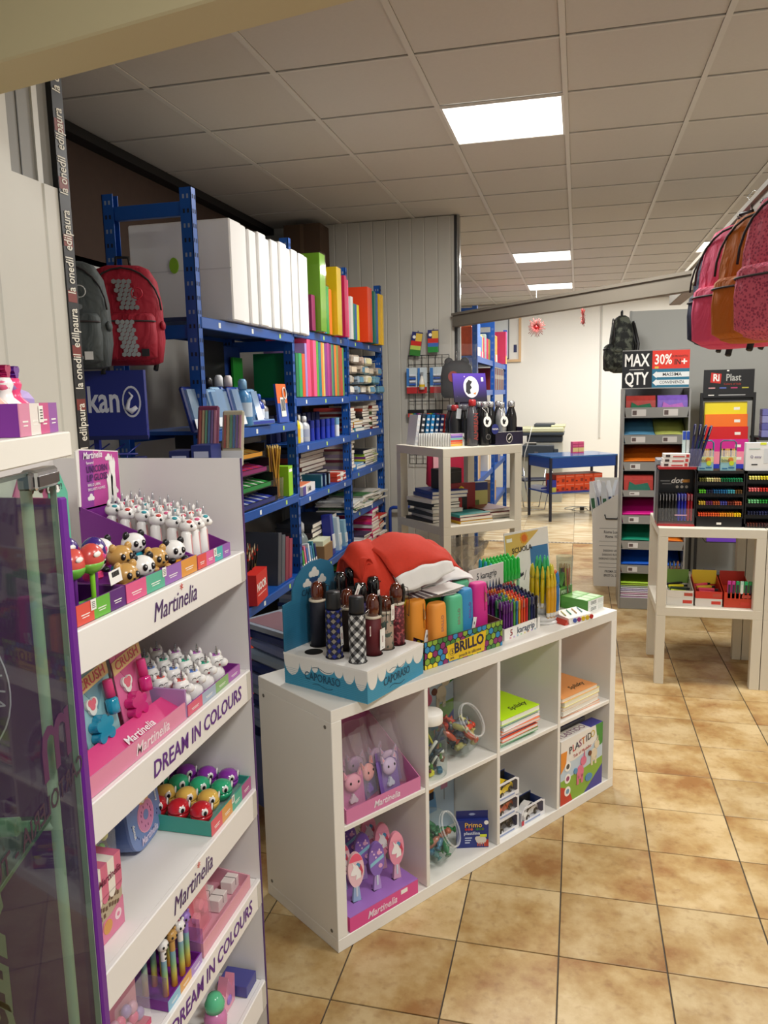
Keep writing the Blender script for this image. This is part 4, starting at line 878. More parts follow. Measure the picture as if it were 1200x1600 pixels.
# ================================================================ on top of the cube shelf
# --- umbrella display
CF = KF @ TR(.107, -.038, .7705, R(13.5))
SKY = C('#3f97b8', .45); DSKY = C('#2b6f90', .45)
t = thing('umbrella_display', 'blue cardboard umbrella display with clouds and a tall header on the cube shelf', 'display box', mtx=CF)
MB().box(0, .3, 0, .325, 0, .1, SKY).build('box_body', t)
MB().box(-.0015, .3015, -.0015, .3265, .094, .1005, C('#e9e8e4', .5)).build('top_plate', t)
hp = [(0, .1), (0, .25), (.043, .256), (.046, .29), (.065, .325), (.1, .352), (.14, .364), (.19, .364), (.23, .35), (.252, .325), (.256, .29), (.256, .1)]
hd = MB().slab(hp, .321, .325, DSKY)
for k in range(22): hd.box(.004, .252, .3206, .321, .104+k*.0065, .1048+k*.0065, C('#24607f', .5))
hd.build('header_card', t)
cl_ = MB(); cloud(.15, .325, .03, .3195, .321, C('#d8d6cf', .5), cl_); cloud(.115, .296, .024, .3195, .321, C('#d8d6cf', .5), cl_); cloud(.188, .297, .026, .3195, .321, C('#d8d6cf', .5), cl_); cl_.box(.13, .17, .32, .321, .288, .31, C('#1f3f6a', .5)); cl_.build('cloud_print', t)
text('CAPORASO', .03, C('#16344a'), t, (.15, .3192, .268), (1, 0, 0), width=.8, bold=.0)
def lobes(w, n, seed):
    q = random.Random(seed); pts = [(0, .096), (0, .07)]; x = 0; ws = [q.uniform(.6, 1.5) for _ in range(n)]; sm = sum(ws)
    for k, a in enumerate(ws):
        r = w*a/sm/2; dpt = (.06, .045, .03, .028, .032, .05, .065)[k % 7]
        for j in range(1, 9): pts.append((x+r*(1-math.cos(PI*j/8)), .085-dpt*.75*math.sin(PI*j/8)*(1 if j < 8 else 1)-.004))
        x += 2*r
    return pts+[(w, .096)]
CW = C('#e2e1dc', .5)
c1 = MB().slab(lobes(.3, 6, 4), -.0012, 0, CW); c2 = MB().slab([(-x_, z_) for x_, z_ in lobes(.325, 7, 9)], 0, .0012, CW)
for k in range(9): c1.box(0, .3, -.0004, 0, .006+k*.006, .0066+k*.006, C('#2f86a8', .5)); c2.box(-.325, 0, -.0002, .0004, .006+k*.006, .0066+k*.006, C('#2f86a8', .5))
c1.build('cloud_print', t); c2.build('cloud_print', t, mtx=TR(-.0012, 0, 0, R(-90)))
for (o, xd) in (((.15, -.0018, .04), (1, 0, 0)), ((-.0018, .17, .042), (0, -1, 0))):
    text('CAPORASO', .036, C('#1d4a63'), t, o, xd, width=.75, bold=.0)
    for dz, a in ((.028, 1), (-.024, -1)):
        g = MB(); g.tube([(o[0]+xd[0]*(-.04+.01*k), o[1]+xd[1]*(-.04+.01*k), o[2]+dz+.005*math.sin(k*.8)) for k in range(9)], .0008, C('#1d4a63'), 4); g.build('swash', t)
hl = MB(); HOLEX = [(.055, .075), (.135, .075), (.2, .075), (.255, .07), (.05, .16), (.05, .245), (.11, .275), (.13, .17), (.2, .17), (.255, .16), (.2, .25), (.255, .25)]
for x, y in HOLEX: hl.cyl(x, y, .1006, .1012, .029, C('#16130f', .8), n=20)
hl.build('holes', t); MB().box(.24, .3, .004, .02, .1006, .1009, PAPER).build('price_strip', t)
def diamonds(m, r, z0, z1, n, cols):
    rows = int(round((z1-z0)/(2*PI*r/n/2*1.0))); dz = (z1-z0)/rows
    P = lambda i, j: (r*math.cos(2*PI*(i)/n), r*math.sin(2*PI*i/n), max(z0, min(z1, z0+j*dz)))
    for j in range(-1, rows):
        for i in range(n):
            o = .5*(j % 2); a = (j+int(2*(i+o)))//2; b_ = (int(2*(i+o))-j)//2
            m.add([P(i+o, j), P(i+o+.5, j+1), P(i+o, j+2), P(i+o-.5, j+1)], [(0, 1, 2, 3)], cols[(a % 2)+(b_ % 2)], True)
def dots_mat(base, spot, sc):
    def f(nt, n, L, b):
        tc = n.new('ShaderNodeTexCoord'); v = n.new('ShaderNodeTexNoise'); v.inputs['Scale'].default_value = sc; v.inputs['Detail'].default_value = 2
        cr = n.new('ShaderNodeValToRGB'); cr.color_ramp.interpolation = 'CONSTANT'; e = cr.color_ramp.elements; e[0].color = lin(base); e[1].position = .55; e[1].color = lin(spot)
        L.new(tc.outputs['Object'], v.inputs[0]); L.new(v.outputs['Fac'], cr.inputs[0]); L.new(cr.outputs[0], b.inputs['Base Color']); b.inputs['Roughness'].default_value = .5
    return ramp_mat('dots'+base+spot+str(sc), f)
def umbrella(x, y, top, kind, mat, lb, hz=.06, r=.0255, tag_=None, lean=0, rz=0):
    t = thing('umbrella', lb, 'umbrella', mtx=CF @ TR(x, y, .1013, rz, R(lean)))
    h = top-hz; m = MB()
    if isinstance(mat, list): m.cyl(0, 0, 0, h, r*.96, mat[0], n=18); diamonds(m, r, 0, h, 10, mat)
    else: m.lathe([(r, 0), (r*1.02, h*.5), (r*.96, h)], mat, 18)
    m.build('canopy_sleeve', t)
    if kind == 'cap':
        MB().lathe([(.0225, h), (.0235, h+.01), (.0225, h+hz-.004), (.021, h+hz)], C('#1b1b1d', .4), 18).build('handle', t)
        g = MB(); g.tube([(.012, -.024, h+.004), (.02, -.03, h+.012), (.028, -.024, h+.004), (.02, -.024, h-.006)], .0014, CHROME, 5, True); g.build('ring', t)
    elif kind == 'wood':
        MB().lathe([(.019, h-.002), (.0215, h+hz*.35), (.021, h+hz*.65), (.015, h+hz*.92), (.004, h+hz)], C('#5a2410', .12, 0, .8), 18).build('handle', t)
        MB().lathe([(r*1.04, h-.004), (r*1.06, h), (r*1.02, h+.003)], C('#d9cdb8', .5), 18).build('trim_band', t)
        k_ = MB().slab([(.006, h), (.016, h), (.02, h+hz*.6), (.012, h+hz*.95), (.004, h+hz*.9), (.01, h+hz*.5)], -.0225, -.017, BLACK); k_.build('strap', t)
        g = MB(); g.tube([(.015, -.02, h+hz*.8), (.03, -.025, h+hz*.7), (.042, -.022, h), (.036, -.024, h-.05), (.022, -.026, h-.04)], .0012, BLACK, 5); g.build('cord', t)
    else:
        MB().lathe([(.019, h), (.0215, h+.01), (.0215, h+hz*.7), (.017, h+hz*.95), (.01, h+hz)], C('#0f0f11', .12, 0, .6), 18).build('handle', t)
        g = MB(); g.tube([(.01, -.02, h+hz*.8), (.03, -.012, h+hz*.6), (.034, 0, h+hz*.2), (.02, -.02, h)], .0012, BLACK, 5); g.build('cord', t)
    if tag_:
        tx, tz, tw, th, ta = tag_
        q = MB(); q.T = TR(tx, -r-.004, tz, R(8), 0, R(ta)); q.box(-tw/2, tw/2, -.0005, 0, -th/2, th/2, PAPER); q.box(-.0015, .0015, -.0009, -.0005, -th*.42, -th*.38, BLACK).box(-.003, .003, -.0009, -.0005, -.01, .01, C('#b89a9a')); q.build('price_tag', t)
G0, G1, G2 = C('#151517', .6), C('#6f6f70', .6), C('#d5d5d2', .6)
umbrella(.055, .075, .2, 'cap', [G0, G1, G2], 'folding umbrella in black and white gingham in front', .052, tag_=(.026, .09, .006, .03, 0))
umbrella(.05, .16, .205, 'cap', [C('#1d2a86', .6), C('#171b3a', .6), C('#8a8272', .6)], 'folding umbrella in blue and beige argyle', .055, tag_=(.0, .07, .014, .06, -4))
umbrella(.11, .275, .21, 'wood', C('#0d1024', .6), 'navy umbrella with a brown wooden handle beside the blue header', .06)
umbrella(.135, .075, .19, 'wood', C('#5e1019', .6), 'dark red umbrella with a glossy brown handle and white tag', .07, tag_=(.008, .05, .032, .065, 2))
umbrella(.2, .075, .17, 'wood', dots_mat('#b09a86', '#4a5a50', 40), 'floral beige and green umbrella in a clear sleeve', .05, tag_=(.0, .12, .022, .05, 3))
umbrella(.255, .07, .2, 'wood', dots_mat('#5a1220', '#a84a50', 90), 'burgundy umbrella with a fine pale pattern', .065)
umbrella(.13, .17, .195, 'wood', C('#2a1a14', .6), 'dark brown umbrella behind the argyle one', .06, tag_=(.015, .185, .02, .05, 40))
umbrella(.2, .17, .2, 'black', C('#3a2a6a', .6), 'violet umbrella with a black handle in the middle', .065)
umbrella(.255, .16, .21, 'black', C('#1c1c22', .6), 'black umbrella behind the burgundy one', .07, tag_=(-.01, .15, .016, .04, 0))
umbrella(.2, .25, .225, 'black', C('#141416', .6), 'black umbrella in the back row beside the header', .07)
umbrella(.255, .25, .23, 'black', C('#241a1a', .6), 'dark umbrella in the back corner of the display', .06)
# --- red felt aprons
def cloth(name, label, rows, mat, hem=None, thick=.005, hemw=1):
    t = thing(name, label, 'cloth', mtx=KF)
    def cat(p0, p1, p2, p3, s): return .5*((2*p1)+(-p0+p2)*s+(2*p0-5*p1+4*p2-p3)*s*s+(-p0+3*p1-3*p2+p3)*s**3)
    def curve(pts, n):
        pts = [Vector(p) for p in pts]; P = [2*pts[0]-pts[1]]+pts+[2*pts[-1]-pts[-2]]; o = []
        for i in range(len(pts)-1):
            for k in range(n): o.append(cat(P[i], P[i+1], P[i+2], P[i+3], k/n))
        return o+[pts[-1]]
    g = [curve(r, 6) for r in rows]; cols_ = [curve([g[j][i] for j in range(len(g))], 6) for i in range(len(g[0]))]
    G_ = [[cols_[i][j] for i in range(len(cols_))] for j in range(len(cols_[0]))]
    q = random.Random(len(rows)+int(rows[0][0][0]*100))
    for j, r in enumerate(G_):
        for i, p in enumerate(r): p.z += .0025*math.sin(i*.9+j*.35)+.0015*math.sin(j*1.1-i*.4); p.y += .002*math.sin(i*1.3+j*.2)
    def piece(G2, nm, m_):
        o = MB().sheet([[tuple(p) for p in r] for r in G2], m_).build(nm, t); s = o.modifiers.new('s', 'SOLIDIFY'); s.thickness = thick; s.offset = 1
    if hem: k = len(G_)-hem; piece(G_[:k], 'felt', mat); piece(G_[k-1:], 'white_hem', C('#e4e2df', .8))
    else: piece(G_, 'felt', mat)
    return t
RED = C('#c8321a', .85, noise=.12, nscale=90)
cloth('felt_apron', 'red felt apron with a white hem draped over the front of the pile', [[(.47, .33, 1.06), (.56, .34, 1.06), (.66, .35, 1.05), (.76, .36, 1.04)], [(.37, .3, 1.15), (.5, .31, 1.175), (.62, .31, 1.155), (.73, .31, 1.095)], [(.375, .22, 1.14), (.5, .22, 1.165), (.62, .22, 1.13), (.70, .22, 1.095)], [(.385, .155, 1.075), (.47, .15, 1.1), (.57, .15, 1.1), (.65, .15, 1.085)], [(.40, .125, 1.022), (.48, .12, 1.028), (.57, .12, 1.04), (.645, .125, 1.056)]], RED, 5)
cloth('felt_apron', 'red felt apron with a white hem lying behind on the right', [[(.6, .36, 1.1), (.7, .37, 1.115), (.78, .37, 1.08), (.84, .37, 1.0)], [(.6, .28, 1.12), (.69, .29, 1.12), (.76, .29, 1.085), (.82, .29, 1.005)], [(.55, .2, 1.03), (.66, .2, 1.035), (.73, .2, 1.035), (.80, .2, .995)], [(.52, .165, 1.0), (.62, .165, 1.005), (.71, .165, 1.005), (.785, .165, .99)]], RED, 6)
cloth('felt_apron', 'red felt apron folded on the left side of the pile', [[(.30, .36, .97), (.37, .37, 1.0), (.45, .37, 1.0)], [(.295, .32, 1.11), (.35, .33, 1.155), (.42, .33, 1.16)], [(.285, .24, 1.1), (.33, .24, 1.145), (.40, .24, 1.14)], [(.30, .18, 1.03), (.34, .17, 1.06), (.40, .17, 1.06)], [(.32, .15, .96), (.36, .145, .97), (.41, .145, .98)]], RED)
t = thing('felt_roll', 'rolled end of red felt showing its layers at the left of the pile', 'cloth', mtx=KF)
for k in range(3):
    r1 = .036-.008*k; m = MB(); m.sheet([[(.285+.035*1-r1*math.cos(a)*.8, .2+yy, 1.07+r1*1.9*math.sin(a)) for a in [PI*2*q/20 for q in range(21)]] for yy in (0, .1)], RED); o = m.build('layer', t); s = o.modifiers.new('s', 'SOLIDIFY'); s.thickness = .004
MB().box(.31, .332, .205, .29, 1.03, 1.1, C('#3f7a3a', .4)).box(.3095, .3325, .204, .29, 1.05, 1.075, C('#3f86b8', .4)).build('picture_book', t)
# --- leaflets
for k in range(8):
    tag(MB().box(-.075, .075, -.02, .05, 0, .0012, C(('#8d7f82', '#e6e2dc', '#5a4a50', '#d8d2cc')[k % 4], .4)).build('leaflet', None, mtx=at(KF, .53+.008*k, .118-.002*k, .987+.0022*k, R(-14+3*k), R(4))), ('grey', 'white', 'dark grey', 'pale grey')[k % 4]+' leaflet, '+NTH[k]+' from the bottom of the fanned pile under the red felt', 'leaflet')
# --- silicone pouches in the honeycomb box
BX, BY, BW, BD = .42, .048, .375, .175
t = thing('pouch_box', 'black box printed with a coloured honeycomb holding silicone pouches', 'display box', mtx=at(KF, BX, BY, .7705, R(-1.5)))
BKB = C('#17161c', .4)
m = tray(BW, BD, .093, C('#5a4030', .5), hb=.11); m.build('box_body', t)
HC = [C(h, .4) for h in ('#e8cf2a', '#8a2a66', '#2f86b8', '#3f7a3a', '#86a838')]
def honey(w, h, side, rnd_):
    m = MB()
    if side: m.box(-.0012, 0, 0, w, 0, h, BKB)
    else: m.box(0, w, -.0012, 0, 0, h, BKB)
    r = .0135; dx = r*math.sqrt(3); k = 0
    for j in range(-1, int(h/(1.5*r))+2):
        for i in range(-1, int(w/dx)+2):
            cx_, cz_ = i*dx+(dx/2 if j % 2 else 0), j*1.5*r+.005
            pl = [(min(max(cx_+r*.86*math.cos(R(30+60*a)), .0005), w-.0005), min(max(cz_+r*.86*math.sin(R(30+60*a)), .0005), h-.0005)) for a in range(6)]
            ar = abs(sum(pl[a][0]*pl[(a+1) % 6][1]-pl[(a+1) % 6][0]*pl[a][1] for a in range(6)))/2
            if ar < 5e-5: continue
            c_ = HC[rnd_.randrange(5)]
            if side: m.add([(-.0018, x, z) for x, z in pl], [tuple(range(6))], c_)
            else: m.add([(x, -.0018, z) for x, z in pl], [tuple(range(6))], c_)
    return m
honey(BW, .093, False, random.Random(2)).build('honeycomb_print', t); honey(BD, .1, True, random.Random(5)).build('honeycomb_print', t)
MB().slab([(.11, .004), (.28, .004), (.29, .075), (.1, .06)], -.0026, -.0018, C('#e0b81e', .4)).build('name_panel', t)
text('BRILLO', .05, C('#1c1a3a'), t, (.205, -.0032, .045), (1, 0, .04), bold=.03, width=.9); text('pouch in silicone', .016, C('#1c1a3a'), t, (.21, -.0032, .014), (1, 0, .02))
MB().slab([(.125+.013*math.cos(a*.4), .034+.013*math.sin(a*.4)) for a in range(16)], -.0028, -.0026, C('#1c1a3a', .4)).slab([(.125+.0115*math.cos(a*.4), .034+.0115*math.sin(a*.4)) for a in range(16)], -.003, -.0028, C('#e0b81e', .4)).build('emblem', t); text('5', .022, C('#1c1a3a'), t, (.125, -.0032, .034), bold=.03); text('pcs.', .012, C('#1c1a3a'), t, (.125, -.0032, .014), bold=.01)
def pouch(x, y, h, col, lb, rz=0, zip_=False, tg=0):
    t = thing('silicone_pouch', lb, 'pouch', mtx=at(KF, BX+x, BY+y, .775, R(rz)))
    a, b = .0375, .027; L = []
    for z, s in ((0, .93), (h*.3, 1.0), (h*.6, .98), (h-.018, .93), (h-.007, .88), (h-.001, .77), (h, .6)):
        L.append([(s*a*math.copysign(abs(math.cos(2*PI*k/20))**.8, math.cos(2*PI*k/20)), s*b*math.copysign(abs(math.sin(2*PI*k/20))**.7, math.sin(2*PI*k/20)), z) for k in range(20)])
    MB().loft(L, C(col, .55), smooth=True).build('pouch_body', t)
    if zip_:
        g = MB(); g.tube([(.01, -.026, h*.95), (.012, -.027, h*.55)], .0009, C('#6a5030', .4), 4); g.tube([(.01, -.0285, h*.86), (.016, -.029, h*.8), (.016, -.029, h*.7), (.01, -.029, h*.7)], .0014, C('#c9b48a', .3, .8), 5, True); g.build('zip', t)
    else: text('BRILLO', .018, C('#8f6a6a' if tg != 2 else '#7a3aa0', .5), t, (.002, -.0265, h*.66), (0, 0, 1), (-1, 0, 0))
    if tg:
        q = MB(); q.T = TR(.02, -.031, h*.42, R(-12), 0, R(12)); q.box(-.008, .008, -.0005, 0, -.026, .022, PAPER); q.box(-.002, .002, -.0009, -.0005, -.004, .006, C('#77706a')); q.build('price_tag', t)
    return t
pouch(.03, .07, .215, '#e3922e', 'light orange silicone pouch with a zip, left of the front pair', 0, True, 1)
pouch(.09, .034, .2, '#e8963a', 'light orange silicone pouch at the front, without a visible zip', 4)
pouch(.172, .036, .21, '#55b88a', 'mint silicone pouch at the front of the honeycomb box', 3, False, 0)
pouch(.246, .056, .215, '#2f88c0', 'blue silicone pouch with purple lettering in the front row', 8, False, 2)
pouch(.325, .062, .222, '#d4288a', 'magenta silicone pouch standing at the right end of the front row', -6, True, 0)
pouch(.135, .1, .205, '#3a9a2a', 'bright green silicone pouch squeezed behind the mint one', 0)
pouch(.232, .125, .215, '#3a8fd0', 'blue silicone pouch in the back row', 0); pouch(.31, .132, .22, '#5fc090', 'mint silicone pouch in the back row beside the pens', 0); pouch(.17, .14, .205, '#58b890', 'mint silicone pouch in the back row under the leaflets', 0); pouch(.06, .13, .2, '#e0c01a', 'yellow silicone pouch in the back row beside the umbrellas', 0)
tag(MB().loft([[(.034*math.cos(k*.4), .022*math.sin(k*.4), z) for k in range(16)] for z in (0, .21)], C('#d8309a', .5), smooth=True).build('silicone_pouch', None, mtx=at(KF, .70, .185+.045, .7755)), 'magenta silicone pouch standing behind the honeycomb box', 'pouch')
# --- fineliner box
KX, KY = .832, .058
t = thing('pen_box', 'white display box of rainbow-ordered pens with a picture card behind', 'display box', mtx=at(KF, KX, KY, .7705, R(3)))
m = tray(.22, .155, .044, C('#efece6', .4), hb=.06); m.build('tray', t)
p = MB()
for k in range(8): p.box(.03+.022*k, .04+.022*k, -.0006, 0, .002, .008, C(('#e0a0b0', '#c8b0d8', '#a8c8d8', '#b8d8b0', '#e8d8a0', '#e8b8a0', '#b0a0d0', '#a0b8c8')[k]))
p.build('print', t); p = MB().box(-.0008, 0, 0, .155, 0, .044, C('#e6e4de', .4))
for k in range(5): p.box(-.0014, -.0008, .015+.03*k, .03+.03*k, .004+.008*(k % 2), .03+.006*(k % 2), BLACK)
p.build('side_print', t)
text('karagrip', .034, C('#2a3f5a'), t, (.13, -.001, .023), bold=.005); text('5', .034, C('#8a1f2a'), t, (.04, -.001, .023), bold=.03)
hd = MB(); hd.box(-.0, .21, .165, .168, .04, .235, C('#e4e1dc', .4))
for k in range(9):
    c_ = C(('#7a1a2a', '#c07a6a', '#8a1f2a', '#2f6a4a', '#1f2a2a', '#3f6a9a', '#2a3a6a', '#1a2a4a', '#101014')[k]); x = .03+.019*k
    hd.box(x-.005, x+.005, .1635, .165, .06, .15, c_).slab([(x-.005, .15), (x+.005, .15), (x, .178)], .1635, .165, c_)
hd.build('header_card', t); text('5 karagrip', .036, C('#3a3f48'), t, (.105, .1642, .203), bold=.005, width=.85)
PC = [['#5a1a72', '#5a1a72', '#5f1f78', '#4f9a3a', '#2a6a9a', '#e0a020', '#d84a1f', '#c81f2a', '#2a4a3a', '#141f5a', '#16163f', '#121214'],
      ['#1f6a3a', '#1f6a4a', '#5f9a3a', '#3a8a3a', '#d8a020', '#e0801f', '#d84a1f', '#b81f2a', '#1f2a6a', '#141f5a', '#16163f', '#121214']]
pens = {}
def pen_parts(col, h=.128, r=.0042):
    k = (col, h, r)
    if k not in pens:
        c_ = C(col, .3); pens[k] = [(MB().cyl(0, 0, 0, h*.72, r, c_, n=8).cyl(0, 0, h*.2, h*.6, r*1.06, C(col, .6), n=8).mesh('barrel'), 'barrel'), (MB().lathe([(r*1.12, h*.72), (r*1.12, h*.96), (r*.7, h)], c_, 8).box(-.0012, .0012, -r*1.7, -r, h*.76, h*.97, C('#c0c0c4', .3, .6)).mesh('cap'), 'cap')]
    return pens[k]
cn = {'#5a1a72': 'purple', '#5f1f78': 'purple', '#4f9a3a': 'green', '#2a6a9a': 'blue', '#e0a020': 'yellow', '#d84a1f': 'orange', '#c81f2a': 'red', '#2a4a3a': 'dark green', '#141f5a': 'navy', '#16163f': 'indigo', '#121214': 'black', '#1f6a3a': 'green', '#1f6a4a': 'teal', '#5f9a3a': 'light green', '#3a8a3a': 'green', '#d8a020': 'amber', '#e0801f': 'orange', '#b81f2a': 'red', '#1f2a6a': 'navy'}
for i in range(14):
    for j in range(8):
        ci = i*12//14; col = PC[1 if j % 3 == 2 else 0][ci] if j < 5 else ['#8a1f2a', '#b83a1f', '#c87a1f', '#5a1a4a', '#1f1f4a', '#141f5a'][(i//2+j) % 6]
        t = thing('fineliner', '%s pen, %s from the left, %s row from the front, white pen box' % (cn.get(col, 'dark'), NTH[i], NTH[j]), 'pen', mtx=at(KF, KX+.012+i*.0145, KY+.014+j*.0178, .7745+.0045*j, rnd.uniform(0, 6)), group='pens in the white pen box')
        for me, n in pen_parts(col): put(me, n, t)
# --- round pen stand
SX, SY = 1.14, .13
t = thing('pen_stand', 'white round tiered pen stand between the white pen box and the small cartons', 'pen stand', mtx=at(KF, SX, SY, .7705))
MB().lathe([(.07, 0), (.07, .006), (.064, .01)], C('#e6e6e4', .25), 28).build('base', t); MB().lathe([(.062, .01), (.062, .024), (.044, .03)], C('#e2e2e0', .25), 24).lathe([(.03, .032), (.028, .12)], C('#dfe0de', .25), 20).build('column', t)
def gel(x, y, z, col, tipc, h, lb, grp, tilt=0, az=0):
    t = thing('gel_pen', lb, 'pen', mtx=at(KF, x, y, z, az, tilt), group=grp)
    MB().lathe([(.005, 0), (.007, .01), (.0088, h*.45), (.0072, h*.7)], C(col, .3), 10).build('barrel', t)
    MB().lathe([(.0065, h*.02), (.0075, h*.06), (.0066, h*.3), (.0062, h*.31)], C('#e8e6e0', .3), 10).build('clear_base', t)
    MB().lathe([(.0074, h*.7), (.0078, h*.8), (.005, h*.92), (.0018, h)], C(tipc, .25), 10).build('cap', t)
for k in range(9):
    a = R(-118+k*14); gel(SX+.06*math.cos(a), SY+.06*math.sin(a), .795, ('#e0a81a', '#e0a81a', '#d8a020', '#1f6ab0', '#1f6ab0', '#2a74b8', '#e0602a', '#e0602a', '#1f6ab0')[k], ('#e6c82a', '#e6c82a', '#e0c020', '#1f7ac0', '#1f7ac0', '#2a84c8', '#e8703a', '#e8703a', '#1f7ac0')[k], .172, '%s gel pen, %s from the left on the lower ring of the stand' % ((('yellow',)*3+('blue',)*3+('orange',)*2+('blue',))[k], NTH[k]), 'gel pens on the round stand', 0, 0)
for ring, (rr, zz, n, cs) in enumerate(((.04, .83, 12, ['#d8b81a', '#e0c81a']), (.022, .862, 8, ['#2f9a5a', '#3aa868'])) ):
    for k in range(n):
        a = 2*PI*k/n+.2; c_ = cs[k % 2]; gel(SX+rr*math.cos(a)*1.0, SY+rr*math.sin(a), zz, c_, '#e0d23a' if ring == 0 else '#3fbf7a', .165, '%s gel pen on the %s ring of the round stand, %s around' % (('yellow', 'green')[ring], ('middle', 'upper')[ring], NTH[k]), 'gel pens on the round stand')
# clear box of neon-capped pens behind the white pen box
t = thing('pen_tub', 'clear tub of violet pens with neon green tops behind the white pen box', 'tub', mtx=at(KF, 1.0, .262, .7705)); MB().box(0, .2, 0, .1, 0, .004, clear('#ffffff', .2)).box(0, .2, 0, .002, .004, .09, clear('#ffffff', .06)).box(0, .2, .098, .1, .004, .09, clear('#ffffff', .06)).box(0, .002, .002, .098, .004, .09, clear('#ffffff', .06)).box(.198, .2, .002, .098, .004, .09, clear('#ffffff', .06)).build('tub_body', t)
for i in range(9):
    for j in range(3):
        t = thing('neon_pen', 'neon green capped pen, %s from the left in the %s row of the clear tub' % (NTH[i], ('front', 'middle', 'back')[j]), 'pen', mtx=at(KF, 1.017+.021*i, .285+.028*j, .775+.004*j), group='neon capped pens in the clear tub')
        MB().lathe([(.006, 0), (.0065, .1), (.006, .125)], C('#b58ac0' if i < 3 else ('#8ac0a0', '#d8d8a0')[i % 2], .2), 8).build('barrel', t); MB().lathe([(.0095, .13), (.0098, .165), (.0075, .18), (.007, .212), (.002, .22)], C('#27c04a' if i > 0 else '#1f9ab8', .3), 9).build('cap', t)
# --- school sign
t = thing('sign_holder', 'clear stand with a white school poster at the back of the cube shelf', 'sign', mtx=at(KF, 1.19, .335, .7705, R(-4), R(-6)))
MB().box(0, .27, 0, .003, .0, .31, C('#e9e8e4', .3)).box(0, .27, 0, .06, 0, .003, clear('#ffffff', .2)).build('panel', t)
p = MB().slab([(.004, .3), (.004, .17), (.2, .295), (.21, .303)], -.0006, 0, C('#d8b65a', .4)).box(.15, .262, -.0006, 0, .12, .235, C('#2f74aa', .4)).box(.012, .045, -.0008, -.0004, .27, .285, PAPER)
p.slab([(.118+(.027 if k % 2 else .021)*math.cos(2*PI*k/24), .277+(.027 if k % 2 else .021)*math.sin(2*PI*k/24)) for k in range(24)], -.0012, -.0006, C('#e09a1a', .4)); disc(p, .118, .277, .016, -.0016, -.0012, C('#d86a1a'))
for k in range(5): p.slab([(.03+.014*k, .1+.004*k), (.044+.014*k, .106+.004*k), (.044+.014*k, .135), (.03+.014*k, .128)], -.0008, 0, C(('#e8a03a', '#d85a6a', '#8a3a7a', '#2a2a4a', '#1f1f2a')[k]))
p.tube([(.1, -.001, .1), (.118, -.001, .14)], .001, C('#4a4a4a'), 4).box(.2, .262, -.0006, 0, .075, .079, C('#55555a')).box(.16, .262, -.0006, 0, .095, .098, C('#b8a8a8'))
p.build('print', t); text('SCUOLA', .032, C('#3a3028'), t, (.1, -.0018, .232), (1, 0, .05), bold=.02)
# --- glass of pencils
GX, GY = 1.405, .215
t = thing('drinking_glass', 'tall clear glass holding coloured pencils', 'glass', mtx=at(KF, GX, GY, .7705)); MB().lathe([(.0, .004), (.027, .004), (.034, .205)], GLASS, 24, caps=False).lathe([(.0, 0), (.028, 0), (.036, .205), (.034, .206)], GLASS, 24, caps=False).build('glass_wall', t)
for k in range(15):
    a = 2*PI*k/15; r = .02 if k % 3 else .01; c_ = ('#2a2226', '#6a1a3a', '#d8c020', '#d0402a', '#3f7a2a', '#e07a2a', '#c02a6a', '#86a82a')[k % 8]
    t = thing('colour_pencil', '%s pencil standing in the tall glass' % ('black', 'plum', 'yellow', 'red', 'green', 'orange', 'pink', 'olive')[k % 8], 'pencil', mtx=at(KF, GX+r*math.cos(a), GY+r*math.sin(a), .7755, a, R(2)), group='pencils in the tall glass')
    MB().cyl(0, 0, 0, .15, .0036, C(c_, .35), n=6, smooth=False).build('shaft', t); MB().cyl(0, 0, .15, .165, .0036, C('#c9a87a', .6), .001, n=6).build('tip', t)
# --- green cartons
GR = C('#5a9a3a', .4)
for k, (x, y, z, rz) in enumerate(((1.345, .055, .7705, 2), (1.345, .055, .7955, 2))):
    t = thing('eraser_carton', ('lower', 'upper')[k]+' flat green and white carton of the pair at the shelf end', 'carton', mtx=at(KF, x, y, z, R(rz)))
    MB().box(0, .115, 0, .13, 0, .0245, C('#e9eae6', .4)).box(-.0006, 0, 0, .13, 0, .0245, C('#4f9438', .4)).build('carton', t); p = MB().box(0, .115, 0, .13, .0245, .025, GR)
    for q in range(3): p.box(.004+.038*q, .036+.038*q, .01, .06, .025, .0253, C('#b8d8a8', .3)); p.box(.004+.038*q, .036+.038*q, .07, .12, .025, .0253, C('#86b868', .3))
    for q in range(3): p.box(.02, .06, -.0005, 0, .006+.005*q, .0085+.005*q, C('#77807a'))
    p.box(.075, .11, -.0006, 0, .004, .02, C('#d2d6d0')); p.build('print', t)
t = thing('eraser_display', 'green display card standing behind the two flat cartons', 'display box', mtx=at(KF, 1.32, .192, .7705, R(2)))
MB().box(0, .115, 0, .04, 0, .08, GR).slab([(0, .08), (.115, .08), (.115, .11), (0, .1)], .03, .034, C('#eceee8', .4)).build('carton', t); MB().box(.02, .105, -.0006, 0, .045, .072, C('#3f6a2a', .4)).build('print', t); text('PERLA', .022, C('#cfe0c0'), t, (.0625, -.001, .058), bold=.02); text('5', .02, BLACK, t, (.014, .0296, .09), bold=.03)
tag(MB().box(-.012, .012, -.008, .008, -.03, .03, C('#3f7a34', .4), .002).build('eraser', None, mtx=at(KF, 1.37, .205, .8805+.0, R(10), 0, R(40))), 'green eraser leaning on the green display card', 'eraser')
t = thing('crayon_box', 'triangular white box with big colour dots at the front edge of the shelf', 'box', mtx=at(KF, 1.165, .015, .7705, R(-8)))
MB().loft([[(0, 0, 0), (0, .09, 0), (0, .09, .03), (0, .006, .022)], [(.13, 0, 0), (.13, .09, 0), (.13, .09, .03), (.13, .006, .022)]], C('#ece9e2', .4)).build('carton', t); p = MB()
